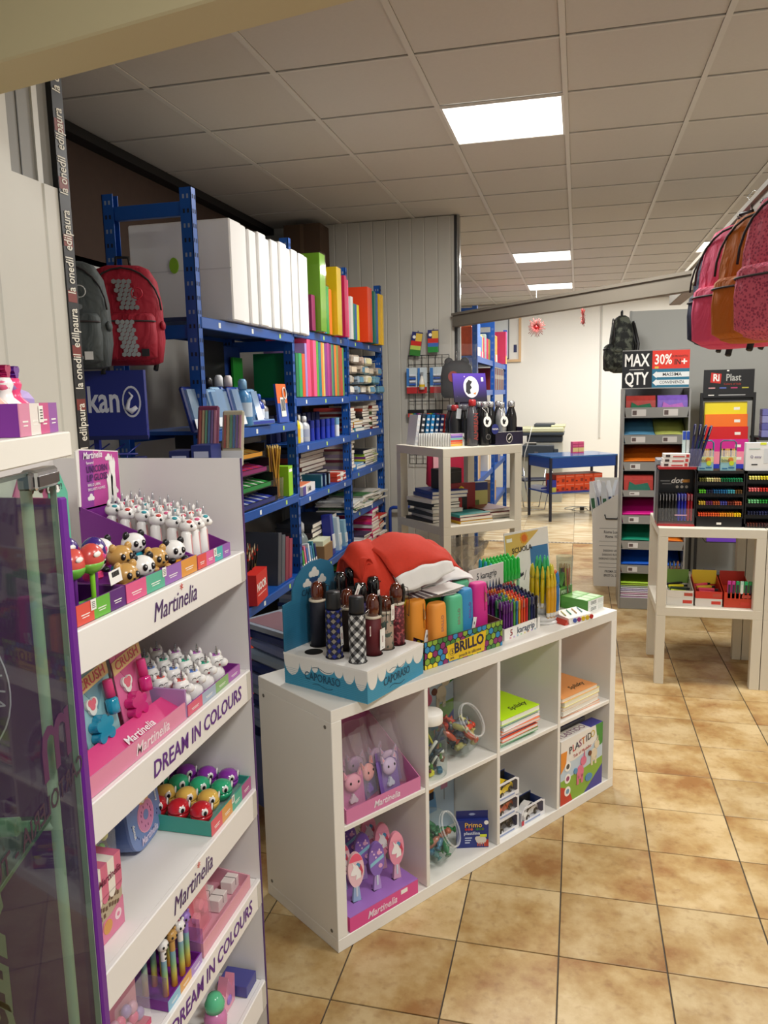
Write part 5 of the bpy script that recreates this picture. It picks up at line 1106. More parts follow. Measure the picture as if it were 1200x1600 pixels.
for k in range(5): disc(p, .03+.023*k, .011, .009, -.0012, .003, C(('#3f5ab0', '#a02a6a', '#e0c01a', '#d8b81a', '#c0281f')[k]))
for k in range(4): p.tube([(.01+.03*k, .03, .0275), (.03+.03*k, .075, .0315)], .0025, C(('#b8b06a', '#6aa890', '#c8a87a', '#8ab0b8')[k]), 5)
p.build('print', t)
tag(MB().loft([[(0, 0, 0), (.022, 0, 0), (.011, 0, .02)], [(0, .1, 0), (.022, .1, 0), (.011, .1, .02)]], C('#c8402e', .35)).build('crayon_stick', None, mtx=at(KF, 1.14, .02, .7705, R(-8))), 'red triangular stick lying left of the colour-dot box', 'crayon')
t = thing('stationery_pack', 'small black and white card pack beside the glass of pencils', 'pack', mtx=at(KF, 1.28, .17, .7705, R(-5))); MB().box(0, .03, 0, .012, 0, .09, C('#d9d6d2', .4)).build('card', t); p = MB(); disc(p, .015, .035, .01, -.001, 0, BLACK); disc(p, .015, .035, .005, -.0015, -.001, PAPER); p.box(.004, .026, -.0008, 0, .06, .08, C('#6a6468')); p.build('print', t)
# ================================================================ stock on the blue rack (frame: x = distance down the aisle, y = depth into the rack)
RF = Mt(RX, 0, 0, R(90))
def B1(F, name, label, cat, x, y, z, w, d, h, mat, rz=0, group=None, bv=0, rx=0, ry=0, build=None):
    """one thing: a carton-like body plus any parts the callback adds"""
    t = thing(name, label, cat, mtx=at(F, x, y, z, R(rz), R(rx), R(ry)), group=group)
    MB().box(0, w, 0, d, 0, h, mat, bv).build('body', t)
    if build: build(t, w, d, h)
    return t
# polystyrene slabs
PS = C('#e9e8e6', .8)
x = 3.21
for k in range(11):
    w = (.125, .085, .09, .1, .075, .09, .1, .09, .085, .09, .085)[k]; dz = (0, .004, -.004, .002, -.006, 0, .006, -.003, .002, -.004, 0)[k]
    t = thing('foam_slab', ('large white foam slab nearest the camera on the top shelf, with a lime tag' if k == 0 else 'white foam slab, %s from the near end of the top shelf' % NTH[k]), 'foam slab', mtx=at(RF, x, -.035+.008*((k*5) % 3), 1.9955), group=None if k == 0 else 'white foam slabs')
    MB().box(0, w-.004, 0, .49, 0, .43+dz, PS, .006).build('slab', t)
    if k == 0:
        MB().box(-.002, 0, 0, .49, .22, .224, C('#d5d4d2', .8)).build('seam', t)
        q = MB(); q.T = TR(-.004, .27, .245, R(90)); q.slab([(.022*math.cos(a*.4), .034*math.sin(a*.4)) for a in range(16)], -.002, .004, C('#8fc02a', .4)); q.build('tag', t)
    x += w+.003
# folders on the top shelf
def folder(x, z, w, d, h, col, lb, y=-.02, ry=0, film=False, grp=None):
    t = thing('ring_folder', lb, 'folder', mtx=at(RF, x, y, z, 0, 0, R(ry)), group=grp); c_ = C(col, .35)
    MB().box(0, .003, .004, d, 0, h, c_).box(w-.003, w, .004, d, 0, h, c_).box(0, w, 0, .005, 0, h, c_, .0015).build('cover', t)
    if w > .02: MB().box(.004, w-.004, .008, d-.01, .004, h-.008, PAPER).build('pages', t)
    if film: MB().box(-.002, w+.002, -.004, -.0035, 0, h+.006, FILM).box(-.003, -.0025, -.004, d, 0, h+.006, FILM).build('film', t)
    return t
TOPF = [(4.30, .06, .34, .2, '#8a2a5a', 'plum folder half hidden behind the foam slabs'), (4.375, .1, .3, .44, '#7ab82a', 'tall lime green folder in clear film on the top shelf'), (4.50, .03, .26, .27, '#f08a5a', 'salmon folder beside the tall lime one'), (4.535, .03, .26, .28, '#3f8ad0', 'light blue folder on the top shelf, middle group'), (4.57, .05, .26, .28, '#2fb84a', 'bright green folder on the top shelf, middle group'), (4.625, .05, .26, .27, '#f0722a', 'orange folder on the top shelf, middle group'), (4.70, .09, .34, .41, '#e3c41a', 'big yellow folder in clear film on the top shelf'),
        (4.86, .05, .3, .38, '#c81a5a', 'crimson folder beside the big yellow one'), (4.915, .03, .3, .36, '#d8286a', 'pink folder next to the crimson one'), (5.10, .05, .26, .28, '#d8d5d0', 'white folder on the top shelf'), (5.16, .035, .26, .24, '#1f7a6a', 'teal folder, the short one on the top shelf'), (5.2, .04, .26, .24, '#1f5aa0', 'blue folder, the short one on the top shelf'), (5.25, .05, .26, .24, '#d8cf1a', 'short yellow folder on the top shelf'),
        (5.42, .07, .36, .38, '#d8401a', 'large orange red folder at the far end'), (5.495, .05, .36, .38, '#c83a1a', 'second orange red folder at the far end'), (5.6, .05, .3, .37, '#1a6a5a', 'dark teal folder near the far end of the top shelf'), (5.66, .05, .3, .36, '#2a5a9a', 'steel blue folder near the far end of the top shelf'), (5.76, .05, .3, .37, '#e0b01a', 'yellow folder, second from the far end of the top shelf'), (5.83, .05, .3, .37, '#e8bc2a', 'yellow folder at the far end of the top shelf')]
for k, (x, w, d, h, c_, lb) in enumerate(TOPF): folder(x, 2.0305, w, d, h, c_, lb, -.05 if h > .3 else -.02, 0, k in (1, 4, 6, 7))
# folders on the second shelf
cs = [('#12703f', .05, .24, 'dark green'), ('#1fa05a', .055, .24, 'green'), ('#e0501a', .05, .24, 'orange red'), ('#a088c8', .04, .3, 'lavender'), ('#f0487a', .06, .33, 'hot pink'), ('#b81a4a', .045, .325, 'crimson'), ('#f0588a', .06, .33, 'rose pink'), ('#5aa83a', .04, .325, 'grass green'), ('#1f7a8a', .05, .32, 'petrol'), ('#e8893a', .035, .32, 'amber'), ('#d8c86a', .03, .32, 'straw'), ('#8a3a8a', .05, .32, 'purple'), ('#b03a8a', .05, .325, 'magenta'), ('#8a2a6a', .04, .32, 'plum'), ('#5a9a6a', .03, .32, 'sage'), ('#2a6a6a', .03, .32, 'dark teal'), ('#e8782a', .045, .32, 'orange'), ('#7a9a4a', .04, .32, 'olive'), ('#a8562a', .05, .32, 'brown'), ('#c04a3a', .04, .31, 'brick red'), ('#5a9a4a', .035, .31, 'leaf green')]
x = 4.06
for c_, w, h, nm in cs: folder(x, 1.6555, w-.006, .25, h, c_, nm+' folder standing in the row on the second shelf', 0); x += w*.985
# stationery bags in the far bay
q = random.Random(4)
for k in range(22):
    col, row = k % 6, k//6; c_ = q.choice(['#b8b2a8', '#d0cac0', '#a89a8a', '#8a9aa8', '#c0a898', '#5f8a9a', '#d8d0b8'])
    t = thing('stationery_bag', 'clear bag of small stationery, %s from the left, %s layer, in the far bay' % (NTH[col], NTH[row]), 'bag', mtx=at(RF, 5.1+.135*col+q.uniform(-.01, .01), .0+q.uniform(-.05, .02), 1.668+.068*row, R(q.uniform(-15, 15)), R(q.uniform(-8, 8))), group='bags of stationery in the far bay')
    MB().box(0, .12, 0, .2, .0, .055, C(c_, .35, noise=.3, nscale=45), .012).build('contents', t); MB().box(.01, .09, -.004, .0, .01, .045, C(q.choice(['#e8e4da', '#d8c8b0', '#5a8fae', '#e0d8a0']), .4)).build('label', t); MB().box(.1, .128, -.03, .05, .03, .0305, C('#dcdad6', .25)).build('flap', t)
# middle-bay glue shelf
def bottle(F, x, y, z, r, h, body, cap, lb, grp=None, neck=.3, lab=None, cat='bottle', name='bottle'):
    t = thing(name, lb, cat, mtx=at(F, x, y, z), group=grp)
    MB().lathe([(r*.95, 0), (r, .004), (r, h*.6), (r*.85, h*.68), (r*neck*1.4, h*.76), (r*neck*1.4, h*.78)], C(body, .25), 14).build('body', t)
    MB().lathe([(r*neck*1.7, h*.78), (r*neck*1.6, h*.95), (r*neck, h)], C(cap, .3), 12).build('cap', t)
    if lab: MB().lathe([(r*1.01, h*.2), (r*1.01, h*.5)], C(lab, .4), 14, caps=False).build('label', t)
    return t
bottle(RF, 4.14, .04, 1.3955, .022, .17, '#e0c81a', '#2a2622', 'yellow glue bottle with a black collar at the near end of the glue shelf', lab='#d8a81a'); bottle(RF, 4.2, .05, 1.3955, .026, .16, '#e8e6da', '#e8e6da', 'white glue bottle beside the yellow one', lab='#c8d8e0'); bottle(RF, 4.29, .05, 1.3955, .034, .15, '#b8bcc4', '#dcdee2', 'grey glue bottle with a five on its label', lab='#9aa2b8')
for k in range(12):
    c_ = ['#1a2fa0', '#1f3ab0', '#8fb4cc'][min(2, k//5)]
    t = thing('glue_stick', '%s glue stick, %s from the near end of the glue shelf' % (('dark blue', 'blue', 'pale blue')[min(2, k//5)], NTH[k]), 'glue stick', mtx=at(RF, 4.38+.05*k, .035+.03*(k % 2), 1.3955), group='glue sticks in the middle bay')
    MB().cyl(0, 0, 0, .075, .017, C(c_ if k < 10 else '#d8dce0', .3), n=12).build('body', t); MB().cyl(0, 0, .075, .12-.02*(k % 2), .018, C(['#16257c', '#1a2f94', '#6f9cba'][min(2, k//5)], .3), n=12).build('cap', t)
for k in range(10): tag(MB().box(0, .06, 0, .03, 0, .16, C(['#1a2350', '#28306a'][k % 2], .5), .003).build('blue_pack', None, mtx=at(RF, 4.1+.09*k, .18, 1.3955)), 'dark blue pack, %s along the back of the glue shelf' % NTH[k], 'pack', 'dark packs behind the glue')
# book stacks
BC_ = ['#8a2f22', '#b8462a', '#d8d2c4', '#3a2f2a', '#5a6a2a', '#2a4a6a', '#6a2a4a', '#c87a2a', '#1f3f3a', '#8fae2a', '#b8b2a4', '#2a2a34']
def book_parts(w, d, h, col):
    return [(MB().box(.002, w-.003, .001, d-.003, .002, h-.002, C('#e6e0d2', .7)).mesh('pages'), 'pages'), (MB().box(0, w, 0, .003, 0, .0022, C(col, .45)).box(0, w, .0, d, h-.0022, h, C(col, .45)).box(0, w, 0, d, 0, .0022, C(col, .45)).box(0, .003, 0, d, .0022, h-.0022, C(col, .45)).mesh('cover'), 'cover')]
BP = {}
def books(F, x, y, z, n, w, d, cols, where, seed, hh=(.012, .026), jit=4, name='book', cat='book', grp=None):
    q = random.Random(seed)
    for k in range(n):
        c_ = cols[k % len(cols)]; h = round(q.uniform(*hh), 3); key = (w, d, h, c_)
        if key not in BP: BP[key] = book_parts(w, d, h, c_)
        t = thing(name, '%s, %s from the bottom, %s' % (name.replace('_', ' '), NTH[k], where), cat, mtx=at(F, x+q.uniform(-.006, .006), y+q.uniform(-.008, .008), z, R(q.uniform(-jit, jit))), group=grp or name+'s '+where)
        for me, nm in BP[key]: put(me, nm, t)
        z += h+.0004
    return z
books(RF, 5.1, .03, 1.4005, 10, .17, .24, ['#d8cfc0', '#c8463a', '#e0d8c8', '#8a2f22'], 'near stack, far bay, third shelf', 1)
books(RF, 5.31, .04, 1.4005, 4, .2, .26, ['#1f8a9a', '#c8542a', '#d8a82a', '#b8b2a4'], 'low stack, far bay, third shelf', 2); books(RF, 5.55, .04, 1.4005, 9, .2, .26, ['#3a2f2a', '#5a3a3a', '#b8462a', '#d8d0c0', '#2a2a34'], 'far stack, far bay, third shelf', 3); books(RF, 5.78, .03, 1.4005, 10, .17, .24, ['#8a2f22', '#e0d8c8', '#3a4a2a', '#c8b8a0'], 'last stack, far bay, third shelf', 4)
books(RF, 5.1, .03, 1.1305, 11, .16, .23, ['#e0d8cc', '#b8a8c0', '#c8bfae', '#8a3a4a'], 'near stack, far bay, fourth shelf', 5, jit=2); books(RF, 5.31, .03, 1.1305, 2, .22, .27, ['#5a9ad0', '#7ab0d8'], 'blue pair, far bay, fourth shelf', 6); books(RF, 5.56, .04, 1.1305, 6, .23, .28, ['#1a1a2a', '#2a2a3a', '#c8c83a', '#6a2a6a', '#8fae2a'], 'dark stack, far bay, fourth shelf', 7); books(RF, 5.8, .05, 1.1305, 7, .17, .27, ['#8fae2a', '#b8c83a', '#d8dcc8', '#a8b858'], 'lime stack, far bay, fourth shelf', 8)
for k, (x0, n, s) in enumerate(((5.1, 7, 9), (5.33, 8, 10), (5.58, 9, 11), (5.78, 7, 12))): books(RF, x0, -.01, .8505, n, .19, .28, ['#e6e4de', '#d8d8d4', '#3a6a3a', '#c8c4ba', '#efeee9'], '%s magazine pile, far bay, fifth shelf' % NTH[k], s, (.006, .014), 10, 'magazine', 'magazine')
for k, (x0, n, s, cc) in enumerate(((5.1, 5, 13, ['#dfe4e0', '#c8d4c8']), (5.3, 7, 14, ['#d84a8a', '#e8dfe2', '#3a2f4a', '#c83a7a']), (5.55, 11, 15, ['#b81f6a', '#d8d8dc', '#c82a7a', '#e0406a']), (5.77, 10, 16, ['#d8402a', '#c8306a', '#e8e2de']))): books(RF, x0, -.01, .5285, n, .19, .27, cc, '%s pink stack, far bay, sixth shelf' % NTH[k], s, (.014, .028), 6, 'exercise_book', 'exercise book')
books(RF, 4.45, .14, 1.1005, 9, .5, .22, ['#5a2a1f', '#8a3a22', '#1f2f5a', '#2a2a34', '#6a2a2a'], 'dark stack, middle bay, fourth shelf', 17, (.02, .03), 2, 'flat_box', 'box')
books(RF, 4.5, .1, .6405, 8, .5, .24, ['#22242a', '#2f3238', '#3a2f34'], 'dark pile, middle bay, fifth shelf', 30, (.027, .029), 2, 'box_file', 'box')
t = B1(RF, 'felt_pen_box', 'white box of felt pens with a five and a green corner, middle bay', 'box', 4.1, .0, 1.1005, .3, .14, .05, C('#e4e0dc', .4), 6, build=lambda t, w, d, h: (MB().box(0, w, d-.006, d, h, h+.06, C('#d8d4d0', .4)).box(w-.08, w, d-.008, d-.006, h, h+.06, C('#1f9a4a', .4)).build('lid', t), MB().box(0, .07, -.001, 0, 0, h, C('#4a3a8a', .4)).box(.02, w-.03, .02, d-.02, h, h+.003, C('#d8744a', .4)).build('print', t), text('5 felt', .04, BLACK, t, (.15, -.0015, .025), bold=.02)))
for k in range(6): B1(RF, 'small_carton', 'small red and white carton, %s at the far end, middle bay' % NTH[k], 'carton', 4.78+.07*(k % 3), .01, 1.1005+.03*(k//3), .062, .1, .028, C(('#c8402a', '#e0dcd4', '#b8463a')[k % 3], .4), (k*7) % 9-4, 'small cartons in the middle bay', build=lambda t, w, d, h: MB().box(0, w, -.0006, 0, h*.3, h*.6, PAPER).build('print', t))
for k in range(3): B1(RF, 'spiral_pad', ('teal', 'navy', 'black')[k]+' pad standing among the cartons of the middle bay', 'pad', 4.48+.075*k, .02, 1.1005, .03, .16, .08, C(('#1a5a6a', '#1f2f5a', '#1a1a22')[k], .4), 0, build=lambda t, w, d, h: MB().box(.004, w-.004, -.001, 0, .01, h-.01, C('#7a98a8')).build('print', t))
# middle bay, fifth shelf: cards and a bottle
bottle(RF, 4.34, .12, .6405, .05, .27, '#6f7a7a', '#c8ccd0', 'clear grey bottle on the fifth shelf of the middle bay', neck=.35)
for k in range(9): B1(RF, 'flat_pack', ('green', 'green', 'green', 'pink', 'blue', 'white', 'blue', 'teal', 'navy')[k]+' flat pack, '+NTH[k]+' in the row of the middle bay, fifth shelf', 'pack', 4.09+.036*k, .03, .6405, .022, .1, .13+.02*(k % 2), C(('#3aa83a', '#4ab84a', '#3a9a3a', '#d86a8a', '#3a6ab0', '#d8dce0', '#4a86b8', '#2a7a8a', '#1f2f6a')[k], .4), 0, None, 0, -6, build=lambda t, w, d, h: MB().box(.003, w-.003, -.001, 0, .01, .05, PAPER).build('print', t))
for k in range(5): B1(RF, 'glue_blister', 'blue and white blister card, %s at the far end of the middle bay, fifth shelf' % NTH[k], 'card', 4.68+.07*k, .02+.02*(k % 2), .6405, .05, .06, .26-.02*k, C(('#1f2a8a', '#3a8ab8', '#c8d8e0', '#2a7aa8', '#8fb8cc')[k], .4), 0, 'blister cards in the middle bay', 0, -4, build=lambda t, w, d, h: MB().box(.006, w-.006, -.006, 0, h*.15, h*.5, C('#e4e8ea', .3)).build('blister', t))
B1(RF, 'cardboard_tray', 'brown cardboard tray of slips on the fifth shelf of the middle bay', 'box', 4.44, .0, .6405, .2, .12, .1, C('#8a6a44', .7), 3, build=lambda t, w, d, h: MB().box(.01, w-.01, .01, d-.01, h, h+.03, C('#d8dcc0', .5)).build('slips', t))
# --- near bay, second shelf
for k in range(10):
    c_ = ('#1f2f7a', '#25368a', '#6f9ac0', '#7aa4c8', '#86aed0', '#5a86b0', '#2a4a9a', '#8fb4d0', '#3f5aa0', '#6a9ac0')[k]
    t = B1(RF, 'blister_pack', '%s clear blister pack, %s from the near end of the second shelf' % ('dark blue' if k in (0, 1, 6) else 'pale blue', NTH[k]), 'blister pack', 2.86+.07*k, -.0+.012*(k % 3), 1.5265, .085, .02, .19-.01*(k % 2), C(c_, .3), 0, 'blister packs on the second shelf', .006, -14, build=lambda t, w, d, h: (MB().box(.008, w-.008, -.012, 0, .05, h-.015, clear('#bcd8f0', .35, .08)).build('blister', t), MB().box(.004, w-.004, -.0125, -.012, .01, .05, C('#dfe6ee', .4)).build('label', t)))
for k, (x, y, r, h, b_, c_, lb) in enumerate(((3.37, .13, .04, .24, '#1f4a9a', '#e0e4e8', 'blue paint bottle with a white cap'), (3.47, .13, .04, .24, '#a82a3a', '#e6dcdc', 'red paint bottle with a white cap'), (3.56, .1, .042, .16, '#d8d8d8', '#4a4a4a', 'white tub of brushes'), (3.66, .06, .03, .15, '#1f3fa8', '#2a52b8', 'blue glue bottle on the second shelf'), (3.74, .07, .028, .12, '#8a8484', '#a8a4a4', 'small grey jar on the second shelf'), (3.41, .03, .042, .22, '#4a86b8', '#7aa8cc', 'pale blue paint bottle in front'), (3.28, .14, .04, .23, '#1f2a5a', '#1a1a20', 'dark bottle behind the blister packs'))): bottle(RF, x, y, 1.5265, r, h, b_, c_, lb, lab='#b8c8d8' if k != 3 else '#dfe6f0')
B1(RF, 'flat_case', 'flat clear blue case lying at the shelf edge', 'case', 3.42, -.01, 1.5265, .24, .12, .025, C('#6f8fc0', .2), -4, None, .004, build=lambda t, w, d, h: MB().box(.01, w-.01, -.001, 0, .006, h-.006, C('#2a3fa0', .4)).build('print', t))
t = B1(RF, 'scissors_pack', 'orange and blue hanging pack of scissors against the rack post', 'pack', 3.79, .0, 1.5265, .14, .012, .2, C('#1f4aa8', .4), 0, None, 0, -5, build=lambda t, w, d, h: (MB().box(0, w, -.0006, 0, h*.5, h, C('#e0641a', .4)).box(.035, .1, -.004, -.0006, .03, .13, C('#e6e6e2', .4)).build('print', t), [MB().box(.042+.014*j, .05+.014*j, -.005, -.004, .06, .12, BLACK).build('blade', t) for j in range(4)], (lambda g: (g.tube([(.1+.025*math.cos(a*.5), -.005, .15+.03*math.sin(a*.5)) for a in range(13)], .004, C('#d8d4cc', .3), 5, True), g.build('ring', t)))(MB())))
for (nm, x, w, h, c_, lb) in (('black_board', 3.5, .3, .42, '#0a0a0c', 'black display panel at the back of the second shelf'), ('blue_board', 3.8, .2, .4, '#12367c', 'blue display panel at the back of the second shelf'), ('green_card', 3.84, .12, .28, '#1f8a2a', 'green card leaning on the blue panel')): B1(RF, nm, lb, 'panel', x, .3 if nm != 'green_card' else .27, 1.5265 if nm != 'green_card' else 1.59, w, .012, h, C(c_, .5), build=lambda t, w, d, h: MB().box(-.004, w+.004, -.004, .0, -.0, .01, C('#1a1a22')).build('ledge', t))
# --- near bay, third shelf: pen racks
q = random.Random(8)
for lv in range(5):
    t = thing('pen_rack', 'black stepped pen tray, %s from the bottom of the near bay pen display' % NTH[lv], 'tray', mtx=at(RF, 3.2, .0+.02*lv, 1.1315+.076*lv)); MB().box(0, .52, 0, .2, 0, .006, BLACK).box(0, .52, 0, .006, .006, .028, BLACK).box(0, .006, 0, .2, .006, .07, BLACK).box(.514, .52, 0, .2, .006, .07, BLACK).box(.006, .514, .19, .2, .006, .07, BLACK).build('tray', t); MB().box(.04, .48, -.001, 0, .006, .026, C(('#1f2a6a', '#1f7a3a', '#7a1f5a', '#c88a2a', '#1a1a1a')[lv], .4)).build('label_strip', t)
    for j in range(18):
        c_ = (('#2a3a9a', '#b8c0d0'), ('#2a8a3a', '#c8d0c0'), ('#9a2a6a', '#c02a3a'), ('#d89a3a', '#d8c070'), ('#c0281f', '#1f8a5a'))[lv][0 if j % 3 else 1]
        t2 = thing('marker_pen', 'marker pen, %s from the left on tray %s of the pen display' % (NTH[j], NTH[lv]), 'pen', mtx=at(RF, 3.225+.0275*j, .012+.02*lv, 1.1395+.076*lv+.008, 0, R(-80)), group='marker pens in the near bay display')
        for me, n in pen_parts(c_, .12, .008): put(me, n, t2)
for k in range(14):
    a = q.uniform(-.25, .25); tag(MB().cyl(0, 0, 0, .26, .0045, C(('#b88a2a', '#c89a3a', '#8a5a2a')[k % 3], .35), n=6).cyl(0, 0, .26, .275, .0048, C('#d8b86a', .4), .002, n=6).build('gold_pencil', None, mtx=at(RF, 3.78+.01*(k % 5), .03+.015*(k//5), 1.1375, k, R(q.uniform(-9, 9)), R(q.uniform(-8, 8)))), 'gold pencil standing in the cup of the near bay', 'pencil', 'gold pencils in the near bay')
t = thing('pencil_cup', 'clear cup holding gold pencils in the near bay', 'cup', mtx=at(RF, 3.8, .045, 1.1305)); MB().lathe([(.0, .002), (.042, .002), (.045, .11)], clear('#e8e0d0', .12), 16, caps=False).build('cup', t); MB().lathe([(.0, 0), (.043, 0), (.043, .002)], C('#6a5a3a', .5), 16).build('base', t)
B1(RF, 'lime_carton', 'lime green upright carton beside the gold pencils', 'carton', 3.87, -.005, 1.1305, .075, .07, .16, C('#8ac82a', .4), 4, build=lambda t, w, d, h: MB().box(.01, w-.01, -.001, 0, h*.8, h*.9, PAPER).build('print', t))
# --- near bay, fourth shelf
t = B1(RF, 'red_display', 'red display box lettered in white at the edge of the near bay, fourth shelf', 'box', 3.33, -.03, .6725, .2, .06, .15, C('#c8281f', .4), 8, build=lambda t, w, d, h: (text('NOOR', .055, PAPER, t, (w*.45, -.001, h*.55), bold=.02), MB().box(.02, w-.03, -.0006, 0, h*.28, h*.31, C('#e8b0a8')).build('print', t)))
for k in range(3):
    t = thing('brush_cup', ('black cup of paint brushes nearest the red box', 'black cup of paint brushes in the middle', 'olive cup of paint brushes at the back')[k], 'cup', mtx=at(RF, 3.42+.1*k, .08+.03*k, .6725)); MB().lathe([(.0, .003), (.036, .003), (.04, .14)], C(('#141414', '#1a1a18', '#6a5a24')[k], .4), 16, caps=False).lathe([(0, 0), (.037, 0), (.037, .003)], BLACK, 16).build('cup', t); MB().box(-.012, .012, -.041, -.037, .05, .09, PAPER).build('sticker', t)
    for j in range(12):
        a = j*2.4; r = .026*math.sqrt((j+.5)/12); b_ = thing('paint_brush', 'paint brush standing in the %s cup of the near bay' % ('front', 'middle', 'back')[k], 'brush', mtx=at(RF, 3.42+.1*k+r*math.cos(a), .08+.03*k+r*math.sin(a), .677, a, 0, R(7)), group='paint brushes in the %s cup' % ('front', 'middle', 'back')[k])
        MB().cyl(0, 0, 0, .2, .003, C(('#15151a', '#1a1a1a', '#2a2018')[j % 3], .3), .0045, n=6).build('handle', b_); MB().cyl(0, 0, .2, .212, .0045, C(('#b8a06a', '#c02a1f', '#d8d0c0')[j % 3], .3, .4), n=6).build('ferrule', b_); MB().cyl(0, 0, .212, .235, .0045, C(('#a8401f', '#5a2a18', '#d8c8a0')[j % 3], .7), .001, n=6).build('bristles', b_)
for k in range(4): folder(3.72+.055*k, .6725, .045, .24, .28-.02*k, ('#3a3f4a', '#4a505a', '#7a1f3a', '#8a2a44')[k], ('slate grey', 'grey', 'maroon', 'dark red')[k]+' folder leaning in the near bay, fourth shelf', .02, 8)
t = thing('scissors', 'orange-handled scissors standing at the back of the near bay', 'scissors', mtx=at(RF, 3.55, .25, .84))
g = MB()
for s in (-1, 1): g.tube([(s*.02+.016*math.cos(a*.52), 0, .1+.024*math.sin(a*.52)) for a in range(12)], .005, C('#d8642a', .4), 6, True)
g.build('handles', t); MB().slab([(-.004, .08), (.006, .08), (.002, -.03), (-.002, -.03)], -.002, .002, CHROME).build('blades', t)
# --- near bay, low shelf and floor: packed goods behind the cube shelf
for k in range(5): folder(3.2+.06*k, .2005, .05, .28, .33-.01*k, ('#1f3a3a', '#c83a1f', '#2a2a30', '#b83222', '#3a3f4a')[k], ('dark green', 'orange', 'black', 'red', 'grey')[k]+' folder on the lowest shelf of the near bay', .0, 4)
books(RF, 3.6, .02, .2005, 9, .34, .26, ['#3f4a5a', '#8a8f98', '#1f2a3a'], 'near bay, lowest shelf', 50, (.025, .027), 2, 'sketch_pad', 'pad')
books(RF, 4.4, .02, .2005, 9, .4, .28, ['#2a3f7a', '#8fa0b0', '#b8bfc8'], 'middle bay, lowest shelf', 70, (.025, .027), 2, 'sketch_pad', 'pad')
books(RF, 5.5, .02, .2005, 8, .3, .28, ['#6ac82a', '#2a2a30', '#8ad84a', '#4aa83a'], 'green pile, far bay, lowest shelf', 90, (.016, .024), 3, 'exercise_book', 'exercise book')
CRT = Mt(-1.07, 2.64, 0, R(58))
t = thing('plastic_crate', 'blue grey plastic crate behind the cube shelf', 'crate', mtx=CRT); m = tray(.46, .34, .3, C('#5a6a9a', .35), t=.006); m.box(-.012, .472, -.012, .0, .285, .3, C('#5a6a9a', .35)).box(-.012, .472, .34, .352, .285, .3, C('#5a6a9a', .35)); m.build('crate', t)
B1(CRT, 'laminated_pack', 'clear pack of printed sheets lying on the blue crate', 'pack', .02, .02, .745, .42, .28, .02, C('#9aa2ae', .2, noise=.2, nscale=12), 3, build=lambda t, w, d, h: MB().box(.02, w*.45, .02, d-.02, h, h+.001, C('#8a6a70', .3)).build('print', t))
for k in range(9): B1(CRT, 'pencil_case', '%s clear pencil case, %s layer of the pile in the crate' % (('pale blue', 'lavender', 'navy')[k % 3], NTH[k]), 'pencil case', .03+.004*(k % 3), .02, .3+.049*k if k else .301, .4, .28, .046, C(('#a8bccf', '#8f9cc8', '#2f3f7a')[k % 3], .2), (k*5) % 7-3, None, .012, build=lambda t, w, d, h: MB().box(.02, w-.02, -.002, .0, h*.4, h*.5, C('#3a4a6a')).build('zip', t))

# ---------------------------------------------------------------- backpacks and the blue brochure stand at the near end of the rack
def hexband(m, x0, z0, x1, z1, w, y, n, mat, yf=None):
    n = int(n*1.5); r = abs(z1-z0)/n/1.5
    for k in range(n):
        for j in range(3 if k % 2 else 4):
            t_ = (k+.5)/n; cx_ = x0+(x1-x0)*t_+(j-(1 if k % 2 else 1.5))*r*1.73; cz_ = z0+(z1-z0)*t_; r_a = r*.93
            yy = yf(cx_, cz_)-.002 if yf else y
            m.add([(cx_+r_a*math.cos(R(30+60*a)), yy, cz_+r_a*math.sin(R(30+60*a))) for a in range(6)], [tuple(range(6))], mat)
def fabric(hx):
    def f(nt, n, L, b):
        b.inputs['Base Color'].default_value = lin(hx); b.inputs['Roughness'].default_value = .75; wrinkle(nt, n, L, b)
    return ramp_mat('fab'+hx, f)
def wrinkle(nt, n, L, b):
    tc = n.new('ShaderNodeTexCoord'); mp = n.new('ShaderNodeMapping'); mp.inputs['Scale'].default_value = (1, 1, .45); x = n.new('ShaderNodeTexNoise'); x.inputs['Scale'].default_value = 13; x.inputs['Detail'].default_value = 3; x.inputs['Distortion'].default_value = .8
    bp = n.new('ShaderNodeBump'); bp.inputs['Strength'].default_value = .75; bp.inputs['Distance'].default_value = .03
    L.new(tc.outputs['Object'], mp.inputs[0]); L.new(mp.outputs[0], x.inputs['Vector']); L.new(x.outputs['Fac'], bp.inputs['Height']); L.new(bp.outputs[0], b.inputs['Normal'])
